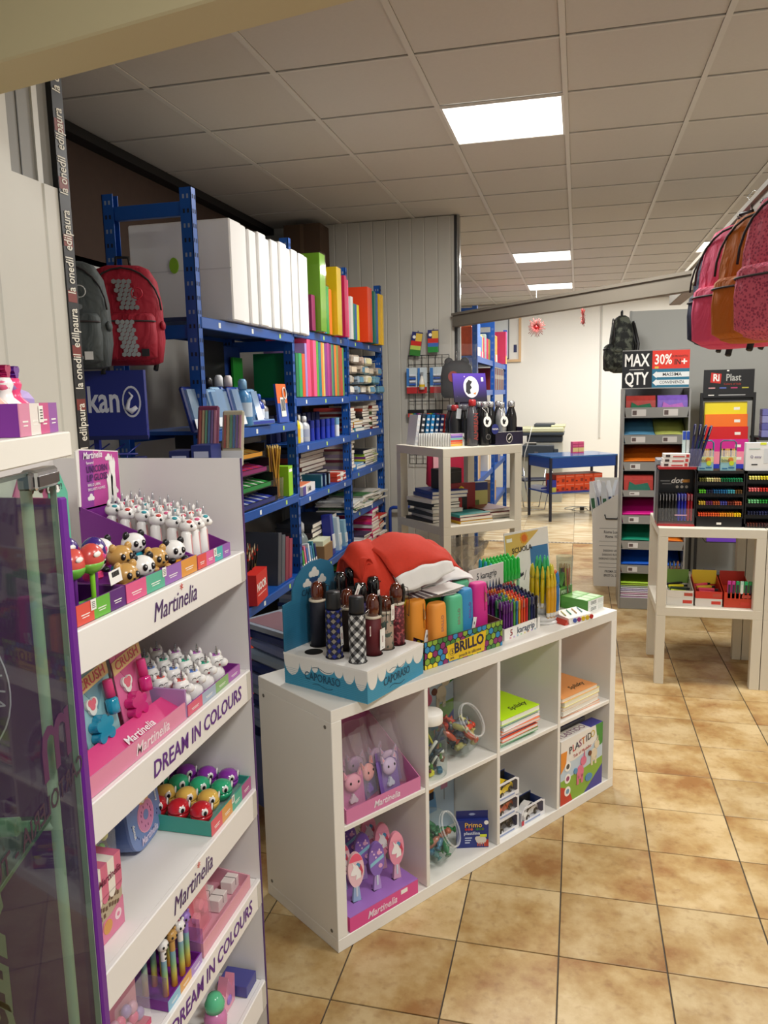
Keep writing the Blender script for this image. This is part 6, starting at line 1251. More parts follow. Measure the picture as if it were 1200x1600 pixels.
def backpack(label, mtx, col, col2, band=None, group=None, size=1.0, patch=None, pat=None, twist=0):
    t = thing('backpack', label, 'backpack', mtx=mtx, group=group); c_ = pat or fabric(col); c2 = pat or fabric(col2); s = size
    def shell(prof, y0, dep, n=20):
        L = []
        for z, w, d in prof: L.append([(s*w*math.copysign(abs(math.cos(2*PI*k/n))**.55, math.cos(2*PI*k/n)), s*(y0-dep*d*math.copysign(abs(math.sin(2*PI*k/n))**.6, math.sin(2*PI*k/n))), s*z) for k in range(n)])
        return L
    MB().loft(shell([(0, .11, .55), (.012, .14, .85), (.1, .155, 1), (.25, .15, .95), (.34, .135, .8), (.39, .105, .55), (.405, .07, .3)], .0, .085), c_, smooth=True).build('main_body', t)
    MB().loft(shell([(.015, .1, .7), (.03, .125, .95), (.12, .13, 1), (.19, .125, .9), (.205, .115, .6)], -.07, .055), c2, smooth=True).build('front_pocket', t)
    z_ = MB(); z_.tube([(s*.15*math.cos(a), s*(-.06), s*(.22+.17*math.sin(a))) for a in [PI*k/12 for k in range(13)]], .004*s, C('#2a2526', .6), 5); z_.build('zip', t)
    z_ = MB(); z_.tube([(s*.129*math.copysign(abs(math.cos(a))**.55, math.cos(a)), s*(-.07-.054*abs(math.sin(a))**.6), s*.172) for a in [PI+PI*k/14 for k in range(1, 14)]], .0035*s, C('#3a3234', .6), 5); z_.build('pocket_zip', t)
    for sg in (-1, 1): MB().ell(sg*.15*s, -.03*s, .16*s, .012*s, .035*s, .02*s, c2, 10, 6).build('side_tab', t)
    h = MB(); h.tube([(-.03*s, 0, .395*s), (-.025*s, 0, .44*s), (.025*s, 0, .44*s), (.03*s, 0, .395*s)], .007*s, BLACK, 6); h.build('grab_handle', t)
    for sg in (-1, 1):
        g = MB(); g.tube([(sg*.07*s, .075*s, .36*s), (sg*.1*s, .11*s, .2*s), (sg*.11*s, .09*s, .04*s), (sg*.1*s, .06*s, -.02*s)], .011*s, BLACK, 6); g.build('strap', t)
    if band:
        m = MB(); hexband(m, .03*s, .03*s, .01*s, .175*s, .06*s, -.129*s, 6, C('#b4b8ba', .3, .5)); m.build('hexagon_print', t); m = MB(); hexband(m, .03*s, .22*s, .0, .34*s, .06*s, -.088*s, 5, C('#9a9ea0', .3, .4)); m.build('hexagon_print', t)
        g = MB(); g.tube([((.06+.022*math.cos(a*.42))*s, -.09*s, (.285+.022*math.sin(a*.42))*s) for a in range(15)], .002*s, C(band), 4, True); g.build('ring_print', t)
    if patch: MB().box((.07)*s, (.1)*s, -.13*s, -.127*s, .03*s, .06*s, C(patch, .4)).build('patch', t)
    return t
backpack('red backpack with a silver hexagon stripe hanging at the rack end', Mt(-1.7, 2.74, 1.795, R(24)), '#a0132e', '#a0132e', '#c8203e', None, .92, '#1a1a1c')
backpack('grey backpack with a silver hexagon stripe hanging behind the wall edge', Mt(-1.765, 2.48, 1.775, R(24)), '#4a5152', '#4a5152', '#dcdedc', None, .92, '#e8e6e2')
NB = C('#14207a', .35); NBD = C('#0c1450', .4)
BF = Mt(-1.76, 2.56, 0, R(8))
t = thing('brochure_stand', 'dark blue wire stand with a white lettered sign below the backpacks', 'display stand', mtx=BF)
MB().box(-.2, .21, 0, .02, 1.52, 1.77, NB).box(-.205, .215, -.004, 0, 1.515, 1.53, NBD).build('sign', t); text('kan', .135, C('#d4d6e2'), t, (.05, -.001, 1.66), bold=.02, width=.68)
text('Peli', .135, C('#d4d6e2'), t, (-.1, -.001, 1.66), bold=.02, width=.68)
e = MB().slab([(.158+.036*math.cos(a*.3), 1.655+.058*math.sin(a*.3)) for a in range(21)], -.0012, 0, C('#d4d6e2')).slab([(.158+.03*math.cos(a*.3), 1.655+.05*math.sin(a*.3)) for a in range(21)], -.0022, -.0012, NB)
e.tube([(.178, -.003, 1.635), (.158, -.003, 1.62), (.141, -.003, 1.63), (.15, -.003, 1.66), (.163, -.003, 1.675), (.15, -.003, 1.69)], [.008, .012, .01, .006, .005, .003], C('#d4d6e2'), 6); e.build('bird_emblem', t)
g = MB()
for k in range(7): g.tube([(-.18+.06*k, -.12, 1.34), (-.18+.06*k, -.12, 1.47), (-.18+.06*k, 0, 1.5)], .003, NB, 5)
g.tube([(-.2, -.12, 1.47), (.22, -.12, 1.47)], .004, NB, 5); g.tube([(-.2, -.12, 1.34), (.22, -.12, 1.34)], .004, NB, 5); g.build('wire_basket', t)
MB().box(-.01, .01, .02, .04, 0, 1.75, NB).box(-.2, .24, -.14, .18, 0, .02, NBD).box(-.2, .24, -.12, .0, 1.0, 1.33, NB, .004).build('frame', t)
for k in range(9): B1(BF, 'pen_carton', 'small navy carton, %s from the left in the wire basket' % NTH[k], 'carton', -.17+.043*k, -.1, 1.335, .038, .08, .09+.015*(k % 3), C(('#1a2568', '#22307a', '#182058')[k % 3], .4), 0, 'navy cartons in the wire basket', build=lambda t, w, d, h: MB().box(.004, w-.004, -.0008, 0, h*.6, h*.75, C('#c8cce0')).build('print', t))
NT = Mt(-1.42, 2.6, 0, R(8))
for k in range(2): B1(NT, 'pen_tray', 'navy pen tray, %s from the left beside the brochure stand' % NTH[k], 'tray', -.05+.085*k, 0, 1.4, .075, .12, .07+.02*(k % 2), C(('#161f5c', '#1d2a70')[k % 2], .4), 0, 'navy pen trays', build=lambda t, w, d, h: MB().box(.01, w-.01, -.001, 0, h*.5, h*.75, C('#b8bcd8')).build('print', t))
t = thing('tray_table', 'dark blue table carrying the navy pen trays', 'table', mtx=NT); MB().box(-.08, .13, -.03, .2, 1.37, 1.399, NBD).build('tabletop', t)
for x, y in ((-.07, -.02), (.1, -.02), (-.07, .17), (.1, .17)): MB().box(x, x+.02, y, y+.02, 0, 1.37, NBD).build('leg', t)
for k in range(2): B1(NT, 'colour_blister', ('multicoloured', 'pale', 'clear blue', 'violet')[k]+' pencil blister leaning over the navy trays', 'blister pack', .0+.1*k, .14, 1.4, .085, .02, .24-.02*k, C(('#7a3a5a', '#c0b8a0', '#3a4f9a', '#4a3a7a')[k], .25), 0, None, .006, -14, build=lambda t, w, d, h: [MB().box(.01+.012*j, .018+.012*j, -.006, 0, .07, h-.02, C(('#a8605a', '#b8a080', '#6a9a80', '#5a78a8', '#80689a', '#b88098')[j], .3)).build('pencil_print', t) for j in range(6)] + [MB().box(0, w, -.002, 0, .0, .06, C('#e0e2e4', .4)).build('label', t)])
# cardboard box on the partition side
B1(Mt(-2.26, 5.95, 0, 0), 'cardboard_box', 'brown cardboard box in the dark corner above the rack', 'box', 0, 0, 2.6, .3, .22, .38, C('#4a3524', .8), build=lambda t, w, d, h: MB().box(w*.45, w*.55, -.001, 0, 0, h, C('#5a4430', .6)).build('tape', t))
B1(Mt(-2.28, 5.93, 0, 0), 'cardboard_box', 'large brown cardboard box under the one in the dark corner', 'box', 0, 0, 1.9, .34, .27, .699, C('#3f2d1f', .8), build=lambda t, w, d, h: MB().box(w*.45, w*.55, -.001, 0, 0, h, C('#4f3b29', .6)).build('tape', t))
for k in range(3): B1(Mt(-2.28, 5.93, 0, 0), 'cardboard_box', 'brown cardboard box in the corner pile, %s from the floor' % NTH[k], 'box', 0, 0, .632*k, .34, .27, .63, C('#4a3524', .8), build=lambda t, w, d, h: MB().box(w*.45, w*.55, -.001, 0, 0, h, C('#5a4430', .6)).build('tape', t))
# ================================================================ stack of three white tables and the wall grid behind it
L3 = Mt(-.731, 4.295, 1.3505, LA); L2 = Mt(-.731, 4.295, .9005, LA); L1 = Mt(-.731, 4.295, .4505, LA)
t = thing('wire_grid', 'black wire display grid fixed to the grey partition', 'grid', (-1.33, PY-.03, 1.09))
for k in range(7): g = MB(); g.tube([(.055*k, 0, 0), (.055*k, 0, .87)], .003, BLACK, 5); g.build('upright_wire', t)
for k in range(13): g = MB(); g.tube([(0, -.004, .0725*k), (.33, -.004, .0725*k)], .003, BLACK, 5); g.build('cross_wire', t)
for k, (x, z, w, h, c1, c2, c3, rz, lb) in enumerate(((-1.315, 1.965, .085, .185, '#1f2a6a', '#c8281f', '#2f7a2a', 8, 'pack of crayons hanging askew at the top left of the wire grid'), (-1.165, 1.98, .085, .175, '#1f2a6a', '#c8281f', '#1f8a3a', 0, 'pack of crayons hanging straight at the top right of the wire grid'))):
    t = thing('crayon_pack', lb, 'crayon pack', mtx=TR(x, PY-.055, z, 0, 0, R(rz))); MB().box(0, w, 0, .015, 0, h, C(c1, .35)).build('pouch', t); p = MB().box(0, w, -.001, 0, h*.42, h*.62, C(c2, .4)).box(0, w, -.001, 0, 0, h*.25, C(c3, .4)).box(w*.4, w, -.001, 0, h*.62, h*.95, C('#d8b84a', .4)).box(.0, w, -.001, 0, h*.25, h*.42, C('#b8cc5a' if k == 0 else '#3a6ab8', .4)); disc(p, w*.25, h*.78, .013, -.0015, 0, PAPER); p.build('print', t); g = MB(); g.tube([(w/2, .008, h), (w/2, .02, h+.01), (w/2, .05, h+.008)], .002, BLACK, 5); g.build('hook', t)
for k, (x, w, lb) in enumerate(((-1.34, .085, 'glue blister card at the left of the wire grid'), (-1.25, .075, 'glue bottle card in the middle of the wire grid'), (-1.15, .105, 'glue blister card at the right of the wire grid'))):
    t = thing('glue_card', lb, 'blister card', (x, PY-.06, 1.66)); MB().box(0, w, 0, .003, 0, .205, C('#c8d4d8', .4)).box(0, w, -.001, 0, 0, .05, C('#b8282a', .4)).box(0, w*.25, -.0012, 0, .06, .2, C('#3a7ac0', .4)).build('card', t); q_ = MB()
    if k == 1: q_.lathe([(.022, .03), (.024, .09), (.012, .12), (.008, .14)], C('#e8e4d8', .3), 12, w/2, -.015).cyl(w/2, -.015, .14, .165, .012, C('#8a8f92', .3)).cyl(w/2, -.015, .05, .07, .0245, C('#e0b81a', .3), n=12)
    else:
        for j in range(4): q_.T = TR(w*.3, -.008, .07+.024*j, 0, 0, R(90)); q_.cyl(0, 0, 0, w*.6, .009, C(('#2a5ab0', '#dfe4ea')[j % 2], .3), n=10)
        q_.T = None
    q_.build('glue', t)
for k in range(2):
    t = thing('marker_wallet', ('left', 'right')[k]+' wallet of coloured markers low on the wire grid', 'marker set', (-1.335+.155*k, PY-.06, 1.47)); MB().box(0, .13, 0, .02, .03, .06, BLACK).box(0, .13, 0, .004, 0, .03, C('#8a8f94', .3)).build('wallet', t)
    for j in range(10): MB().box(.004+.0125*j, .0145+.0125*j, -.004, 0, .002, .03, C(('#c8281f', '#e07a2a', '#d8c82a', '#2a9a3a', '#2a8ab8', '#2a3a9a', '#8a2a8a', '#d85a8a', '#8a8f94', '#5a3a2a')[j], .3)).build('marker', t)
# row of slim boxed planners, index cards, bottles
for k in range(9):
    c_ = ('#c8cacc', '#2a3038', '#1a6a9a', '#1f7ab0', '#16436a', '#1f2f5a', '#c02a22', '#b8241f', '#8a4a1f')[k]
    B1(L3, 'slim_planner', '%s slim planner, %s from the left of the leaning row' % (('silver', 'black', 'blue', 'sky blue', 'petrol', 'navy', 'red', 'dark red', 'copper')[k], NTH[k]), 'planner', .035+.0235*k, .38-.016*k, 0, .019, .14, .185, C(c_, .4), -8, None, 0, 0, 8, build=lambda t, w, d, h: [MB().box(.002, w-.002, -.001, 0, h*(.1+.18*j), h*(.17+.18*j), C('#d8d4d0')).build('print', t) for j in range(5)])
for k in range(14):
    t = thing('index_card_pack', 'clear pack of striped index cards, %s from the right of the low row' % NTH[k], 'card pack', mtx=at(L3, .125-.008*k, .115+.0145*k, 0, R(4))); MB().box(0, .125, 0, .009, 0, .075, C('#dcdcd8', .15)).build('case', t)
    if k == 0: q_ = MB(); [q_.box(0, .085, -.001, 0, .003+.012*j, .013+.012*j, C(('#d8b03a', '#d8702a', '#c83a22', '#7ab0a8', '#6a5ab0', '#b080c0')[j], .3)) for j in range(6)]; q_.build('print', t); text('MS', .05, BLACK, t, (.105, -.001, .04), width=.6)
SBL, SRD, SSL = C('#141416', .2), C('#a01f22', .3), C('#b8b8ba', .25, .9)
def flask(x, y, h, body, cap, lb, tg=None, logo=None, txt=None):
    t = thing('drinking_bottle', lb, 'bottle', mtx=at(L3, x, y, 0)); r = .0335
    MB().lathe([(r*.96, 0), (r, .006), (r, h*.6), (r*.85, h*.72), (r*.55, h*.84), (r*.52, h*.86)], body, 18).build('body', t); MB().lathe([(r*.62, h*.86), (r*.66, h*.88), (r*.66, h*.97), (r*.5, h)], cap, 16).build('cap', t)
    if tg:
        q_ = MB(); q_.T = TR(-.004, -r-.006, h*.55, 0, R(-6)); disc(q_, 0, 0, .032, -.001, 0, PAPER, .85); q_.slab([(-.006, .028), (.006, .028), (.004, .05), (-.004, .05)], -.001, 0, PAPER); q_.slab([(-.012, -.014), (-.014, .006), (-.004, .017), (.002, .006), (.012, .012), (.008, -.004), (.002, -.006), (.004, -.016)], -.0018, -.001, BLACK); q_.build('round_tag', t); g = MB(); g.tube([(-.004, -r-.004, h*.55+.05), (-r*.6, -r*.3, h*.86), (0, r*.6, h*.85), (r*.6, -r*.3, h*.86), (.004, -r-.004, h*.55+.05)], .0012, PAPER, 4); g.build('cord', t)
    if logo: q_ = MB(); disc(q_, .006, h*.2, .016, -r-.003, -r+.006, C('#7a7876', .4)); disc(q_, .006, h*.2, .013, -r-.0036, -r, BLACK); q_.build('emblem', t)
    if txt: text(txt, .042, C('#a83a30'), t, (.004, -r-.002, h*.42), (0, 0, 1), (-1, 0, 0), width=.8)
    return t
for k in range(4):
    t = flask(.19+.028*k-.02*(k % 2), .17+.07*(k % 2)-.012*k, .24, SBL if k else C('#1a1a1c', .3), C('#8a1f22', .3) if k == 0 else C('#55555a', .3), '%s dark plastic bottle in the group behind the clear bottle' % NTH[k])
    q_ = MB(); q_.T = TR(.0, -.036, .16, 0, R(-10), R(8)); q_.slab([(-.016, 0), (.016, 0), (.022, .06), (-.010, .06)], -.001, 0, C('#8f9092', .4)); q_.build('neck_tag', t)
flask(.262, .095, .27, C('#4a4a4e', .12), SRD, 'smoke grey bottle with red lettering and a red cap', txt='ALMIREAN')
flask(.335, .08, .255, SBL, SSL, 'black steel bottle with a round tag, first in the space display', tg=1, logo=1); flask(.41, .125, .255, SBL, SSL, 'black steel bottle in the second row of the space display'); flask(.46, .085, .25, C('#b8babc', .25, .7), SSL, 'silver steel bottle with a round tag in the space display', tg=1); flask(.535, .085, .255, SBL, SSL, 'black steel bottle at the right end of the space display', logo=1)
flask(.36, .165, .255, SBL, SSL, 'black steel bottle at the back left of the space display'); flask(.5, .165, .255, SBL, SSL, 'black steel bottle at the back right of the space display')
SPC = C('#1b1334', .35, noise=.3, nscale=14)
t = thing('space_display', 'dark violet starry cardboard tray in front of the steel bottles', 'display box', mtx=at(L3, .385, .035, 0)); m = MB().box(0, .2, 0, .003, 0, .075, SPC).box(.197, .2, .003, .18, 0, .1, SPC).box(0, .2, .003, .18, 0, .002, SPC); m.build('tray', t)
MB().box(0, .2, .0, .0032, .075, .0765, PAPER).build('paper_edge', t); q_ = MB(); disc(q_, .1, .038, .028, -.001, 0, C('#cfc8c8'), .8); disc(q_, .1, .038, .024, -.0016, -.001, BLACK, .8); q_.slab([(.09, .03), (.108, .05), (.112, .046), (.098, .028)], -.002, -.0016, PAPER); q_.build('emblem', t); q_ = MB(); disc(q_, -.005, .095, .03, -.004, -.002, C('#1f2a78'), .85); q_.build('badge', t); text('NASA', .016, PAPER, t, (-.005, -.0046, .095), bold=.02)
def stars(nt, n, L, b):
    tc = n.new('ShaderNodeTexCoord'); v = n.new('ShaderNodeTexVoronoi'); v.inputs['Scale'].default_value = 26; cr = n.new('ShaderNodeValToRGB'); e = cr.color_ramp.elements; e[0].position = .06; e[0].color = (.8, .7, .8, 1); e[1].position = .12; e[1].color = (0, 0, 0, 1)
    sx = n.new('ShaderNodeSeparateXYZ'); c2 = n.new('ShaderNodeValToRGB'); k = c2.color_ramp.elements; k[0].position = .02; k[0].color = lin('#17112a'); k[1].position = .16; k[1].color = lin('#4a2a9a'); ad = n.new('ShaderNodeMix'); ad.data_type = 'RGBA'; ad.blend_type = 'ADD'; ad.inputs[0].default_value = .8
    L.new(tc.outputs['Object'], v.inputs[0]); L.new(v.outputs['Distance'], cr.inputs[0]); L.new(tc.outputs['Object'], sx.inputs[0]); L.new(sx.outputs[2], c2.inputs[0]); L.new(c2.outputs[0], ad.inputs[6]); L.new(cr.outputs[0], ad.inputs[7]); L.new(ad.outputs[2], b.inputs['Base Color']); b.inputs['Roughness'].default_value = .35
STAR = ramp_mat('stars', stars)
t = thing('space_header', 'violet starry header panel with a round white emblem above the bottles', 'panel', mtx=at(L3, .205, .195, .255, 0, R(-8))); MB().box(0, .235, 0, .006, 0, .17, STAR).build('panel', t); q_ = MB(); disc(q_, .125, .088, .064, -.0012, 0, C('#d8d4d8'), .85, 28); disc(q_, .125, .088, .06, -.0016, -.0012, PAPER, .85, 28); q_.slab([(.085, .06), (.09, .11), (.11, .132), (.135, .12), (.12, .1), (.13, .085), (.115, .07), (.12, .05), (.1, .045)], -.0022, -.0016, C('#18161c')); q_.slab([(.13, .06), (.15, .1), (.156, .125), (.163, .098), (.16, .06)], -.0026, -.0016, C('#e0d8d4')); q_.slab([(.135, .05), (.16, .058), (.15, .04)], -.0026, -.0016, C('#d8743a')); q_.box(.2, .215, -.002, 0, .12, .145, PAPER); q_.build('emblem', t); MB().box(.05, .2, .01, .02, -.275, .02, C('#241a44', .5)).box(.05, .2, -.0, .1, -.2745, -.27, C('#241a44', .5)).build('stand', t)
t = thing('kids_bag', 'black kids bag with a red patch in clear film hanging before the partition', 'bag', mtx=TR(-.9, 5.95, 1.62, R(10)))
MB().loft([[(w*math.cos(a), -.05*d*math.sin(a), z) for a in [2*PI*k/18 for k in range(18)]] for z, w, d in ((0, .1, .7), (.03, .12, 1), (.16, .125, 1), (.24, .11, .8), (.28, .07, .5))], C('#17171a', .7), smooth=True).build('main_body', t); q_ = MB()
for s in (-1, 1): q_.ell(s*.06, 0, .27, .035, .02, .035, C('#17171a', .7), 12, 8)
q_.build('ears', t); q_ = MB(); disc(q_, -.03, .16, .042, -.056, -.02, C('#8a2620', .6), .9); q_.build('patch', t); MB().box(.03, .085, -.058, -.052, .12, .155, PAPER).build('price_tag', t)
qr = random.Random(6); MB().sheet([[(.17*math.sin(a)*(1-.1*j/5)+qr.uniform(-.01, .01), -.09*math.cos(a)+qr.uniform(-.012, .012), .4*j/6) for a in [R(-110+22*i) for i in range(11)]] for j in range(7)], clear('#ffffff', .04, .08), False).build('film', t)
g = MB(); g.tube([(0, 0, .28), (0, .0, .34), (0, .25, .36)], .003, CHROME, 5); g.build('hook', t)
# middle and lower levels
books(L2, .03, .17, 0, 7, .2, .27, ['#141418', '#e0dcd2', '#1a1a20', '#d8d4ca', '#101014'], 'black diary stack on the middle table', 41, (.014, .022), 8, 'diary', 'diary'); books(L2, .06, .22, .135, 2, .24, .26, ['#163a8a', '#1a4298'], 'on top of the black diaries', 42, (.018, .022), 8, 'folder', 'folder')
B1(L2, 'black_box', 'black box standing behind the blue folders on the middle table', 'box', .16, .3, .18, .16, .1, .12, BLACK, 0, build=lambda t, w, d, h: MB().box(0, w, -.001, 0, h*.8, h*.84, C('#3a3a3e')).build('lid_edge', t))
z = books(L2, .14, .05, 0, 3, .23, .16, ['#d8a81a', '#8a2a3a', '#1f8a88'], 'small notebook pile at the table front', 43, (.016, .024), 5, 'notebook', 'notebook'); books(L2, .36, .1, 0, 3, .19, .26, ['#3a8a80', '#6a2a2a', '#7a2f2a'], 'dark red pair on the middle table', 44, (.018, .024), 4, 'diary', 'diary')
B1(L2, 'red_folder', 'red folder with a small yellow shield standing on the middle table', 'folder', .2, .3, 0, .2, .03, .21, C('#8a1418', .4), -10, build=lambda t, w, d, h: (MB().slab([(w*.45, h*.75), (w*.62, h*.75), (w*.62, h*.86), (w*.53, h*.92), (w*.45, h*.86)][::-1], -.001, 0, C('#d8b82a')).build('shield', t), MB().box(w*.5, w*.72, -.0012, 0, 0, h*.6, BLACK).build('strap', t)))
B1(L2, 'red_folder', 'plain red folder in front of the shield one', 'folder', .14, .24, 0, .13, .025, .13, C('#a01a1a', .4), -10, build=lambda t, w, d, h: MB().box(0, .006, -.001, 0, 0, h, C('#7a1010')).build('spine', t)); B1(L2, 'clear_pack', 'clear and yellow pack standing right of the red folder', 'pack', .4, .32, 0, .12, .05, .2, C('#b8b46a', .3), -6, build=lambda t, w, d, h: MB().box(0, w, -.001, 0, h*.75, h, C('#1f2f6a')).box(.02, .06, -.001, 0, .03, .09, C('#5a6a2a')).build('print', t))
t = thing('kids_bag', 'crimson satchel hanging behind the stacked tables', 'bag', mtx=TR(-.93, 5.6, .98, R(15))); MB().loft([[(w*math.cos(a), -.06*math.sin(a), z) for a in [2*PI*k/16 for k in range(16)]] for z, w in ((0, .13), (.02, .15), (.28, .14), (.34, .1))], C('#a8123a', .6), smooth=True).build('main_body', t); MB().box(-.1, .0, -.075, -.055, .12, .24, C('#d8a0a8', .4)).build('label', t); MB().ell(0, 0, .36, .1, .05, .03, C('#1f7a8a', .6), 14, 8).build('teal_cap', t); g = MB(); g.tube([(0, .0, .36), (0, .1, .5), (0, .6, .52)], .004, CHROME, 5); g.build('hook', t)
t = thing('gift_basket', 'gift basket wrapped in crumpled cellophane with a gold bow', 'basket', mtx=at(L1, .3, .26, 0)); MB().lathe([(.08, 0), (.11, .06), (.115, .075)], C('#5a4a3a', .8), 18).lathe([(.1, .075), (.05, .12), (.01, .13)], C('#4a3228', .8), 12).build('basket', t); qr = random.Random(11)
MB().sheet([[((.13+.02*math.sin(j*.9))*math.cos(a)*(1+qr.uniform(-.18, .18)), (.13+.02*math.sin(j*.9))*math.sin(a)*(1+qr.uniform(-.18, .18)), .033*j+qr.uniform(-.012, .012)) for a in [2*PI*i/26 for i in range(27)]] for j in range(10)], clear('#f2efe8', .3, .06), False).build('cellophane', t); q_ = MB()
for k in range(6): q_.tube([(.11*math.cos(.5), -.11, .12), (.1+.03*math.cos(k), -.12, .13+.03*math.sin(k*1.3)), (.11, -.11, .12)], .006, C('#b8923a', .3, .5), 5)
q_.build('bow', t)

# ================================================================ far room
FR = Mt(-1.0, 7.8, 0, 0)
t = thing('storage_rack', 'blue storage rack in the far room beyond the grey partition', 'rack', mtx=FR)
for y in (0, 1.65, 3.3):
    for x in (0, -.4): MB().box(x-.025, x+.025, y, y+.04, 0, 2.5, BLUE).build('post', t); m = MB(); [m.box(x-.012, x+.012, y-.001, y, .06+.08*k, .085+.08*k, C('#3f5f9c', .6)) for k in range(30)]; m.build('slots', t)
    MB().box(-.375, -.025, y, y+.03, 2.42, 2.48, BLUE).build('side_brace', t)
for z in (.3, .75, 1.2, 1.68, 2.02): MB().box(-.4, 0, .04, 3.3, z-.02, z, BLUE).build('shelf_board', t); MB().box(-.002, .01, .04, 3.3, z-.06, z, BLUE).build('beam', t)
RF2 = Mt(-1.0, 0, 0, R(90)); q = random.Random(21)
for k in range(13):
    c_ = q.choice(['#b8a85a', '#c8502a', '#d8d4cc', '#c8a03a', '#9aa8a0', '#c83a5a', '#3a6ab0'])
    t = B1(RF2, 'party_pack', 'clear party pack, %s from the near end of the top shelf in the far rack' % NTH[k], 'pack', 7.86+.2*k, .03, 2.0205, .17, .2, .24+.12*q.random(), C(c_, .35, noise=.35, nscale=30), q.uniform(-6, 6), 'party packs in the far rack', .01, build=lambda t, w, d, h: MB().box(.01, w-.01, -.002, 0, h*.05, h*.3, C(q.choice(['#d86a3a', '#e8d8c0', '#6a4a3a', '#b83a6a']), .4)).build('print', t))
B1(RF2, 'poster_tube_box', 'tall pink and yellow pack, far end of the far rack top', 'pack', 10.55, -.06, 2.0205, .12, .2, .42, C('#d8386a', .35), 0, build=lambda t, w, d, h: MB().box(0, w, -.001, 0, 0, h*.25, C('#e8b02a')).build('print', t))
for k in range(16): B1(RF2, 'ring_folder', '%s folder, %s in the row on the far rack' % (('dark red', 'black', 'grey', 'maroon')[k % 4], NTH[k]), 'folder', 9.75+.075*k, 0, 1.6805, .06, .26, .27, C(('#7a1a1a', '#1a1a1c', '#8a8a86', '#5a1420')[k % 4], .45), build=lambda t, w, d, h: MB().box(.015, w-.015, -.001, 0, h*.5, h*.7, C('#b8b0a0')).build('label', t))
for k in range(5): B1(RF2, 'carton', ('brown', 'dark', 'white', 'brown', 'blue')[k]+' carton, %s along the low shelves of the far rack' % NTH[k], 'carton', (7.9, 8.4, 8.95, 9.55, 10.1)[k], 0, (.7505, 1.2005, .7505, .3005, .7505)[k], .35, .3, .24, C(('#a8845a', '#2a2a2e', '#d8d4cc', '#a8845a', '#2a4a8a')[k], .6), build=lambda t, w, d, h: MB().box(w*.4, w*.6, -.001, 0, 0, h, C('#c8b08a')).build('tape', t))
DF = Mt(-.325, 9.957, 0, R(30)); DB = C('#0f3a86', .3, noise=.25, nscale=5); DBK = C('#14182c', .4)
t = thing('work_table', 'blue metal work table with a lower shelf in the far room', 'table', mtx=DF)
MB().box(0, .968, 0, .62, .81, .83, C('#2f5c96', .15), .002).build('tabletop', t); MB().box(.004, .964, .004, .008, .68, .81, DB).build('front_apron', t); MB().box(.004, .008, .008, .612, .68, .81, DB).build('side_apron', t); MB().box(.96, .964, .008, .612, .68, .81, DB).build('side_apron', t); MB().box(0, .968, 0, .62, .355, .37, C('#1a3f8a', .35)).build('lower_shelf', t)
for x in (0, .94):
    for y in (0, .592): MB().box(x, x+.028, y, y+.028, 0, .81, DBK).build('leg', t)
for k in range(10):
    i, l = k % 5, k//5
    B1(DF, 'orange_carton', 'orange carton, %s from the left, %s layer on the blue table shelf' % (NTH[i], ('lower', 'upper')[l]), 'carton', .14+.135*i, .1, .3705+.107*l, .13, .28, .105, C('#d8481a', .45), 0, None, .001, build=lambda t, w, d, h: MB().box(.01, .04, -.0008, 0, .01, .03, C('#7a1a0a')).box(.08, .12, -.0008, 0, .01, .05, C('#8a2a14')).box(.01, .12, -.0008, 0, h*.75, h*.78, C('#e8b8a0')).build('print', t))
B1(DF, 'navy_carton', 'navy and yellow carton left of the orange ones', 'carton', .04, .06, .3705, .08, .1, .15, C('#2a2f8a', .4), build=lambda t, w, d, h: MB().box(0, w, -.001, 0, 0, h*.4, C('#b8b04a')).build('print', t)); B1(DF, 'paper_ream', 'white wrapped paper ream on the near end of the blue table shelf', 'paper', .03, .3, .3705, .1, .24, .05, C('#c8ccd8', .35), 6, build=lambda t, w, d, h: MB().box(0, w, -.001, 0, h*.3, h*.7, C('#3a3f9a')).build('band', t))
for k in range(2): B1(DF, 'pink_box', ('left', 'right')[k]+' small pink and yellow box of the pair on the blue table', 'box', .52+.085*k, .36, .8305, .08, .06, .15, C('#d8547a', .4), 0, build=lambda t, w, d, h: (MB().box(0, w, -.001, 0, h*.12, h*.48, C('#e0c07a')).box(0, w, -.001, 0, h*.5, h*.56, C('#a82a4a')).box(0, w, -.001, 0, h*.75, h*.8, C('#a82a4a')).build('print', t)))
t = thing('copier', 'grey and dark photocopier standing behind the blue table', 'copier', (-.83, 11.7, 0)); GY_ = C('#b8b8a8', .45); DG = C('#2f3740', .4)
MB().box(0, .62, .05, .6, .0, .68, C('#a8a89c', .5), .005).build('cabinet', t); MB().box(.04, .5, -.05, .5, .68, .86, DG, .01).box(.24, .62, .05, .5, .68, .9, C('#c4c4b8', .5), .004).box(.22, .27, -.055, -.05, .74, .765, CHROME).box(.5, .56, -.06, .1, .75, .8, DG).build('paper_tray', t); MB().box(.1, .62, .02, .52, .9, 1.0, DG, .01).box(0, .64, -.04, .54, 1.0, 1.05, DG, .012).build('scanner', t); MB().box(0, .64, -.045, .54, 1.05, 1.12, C('#c8c8a4', .45), .015).box(.2, .5, .1, .5, 1.12, 1.17, C('#3a4046', .4), .01).box(.45, .66, .05, .5, 1.12, 1.15, C('#c8c8a4', .45), .008).build('feeder_lid', t)
g = MB(); g.tube([(.18, -.06, 1.14), (.14, -.07, .95), (.08, -.065, .75), (.06, -.06, .5)], .006, C('#d8d8d4', .4), 6); g.build('cable', t)
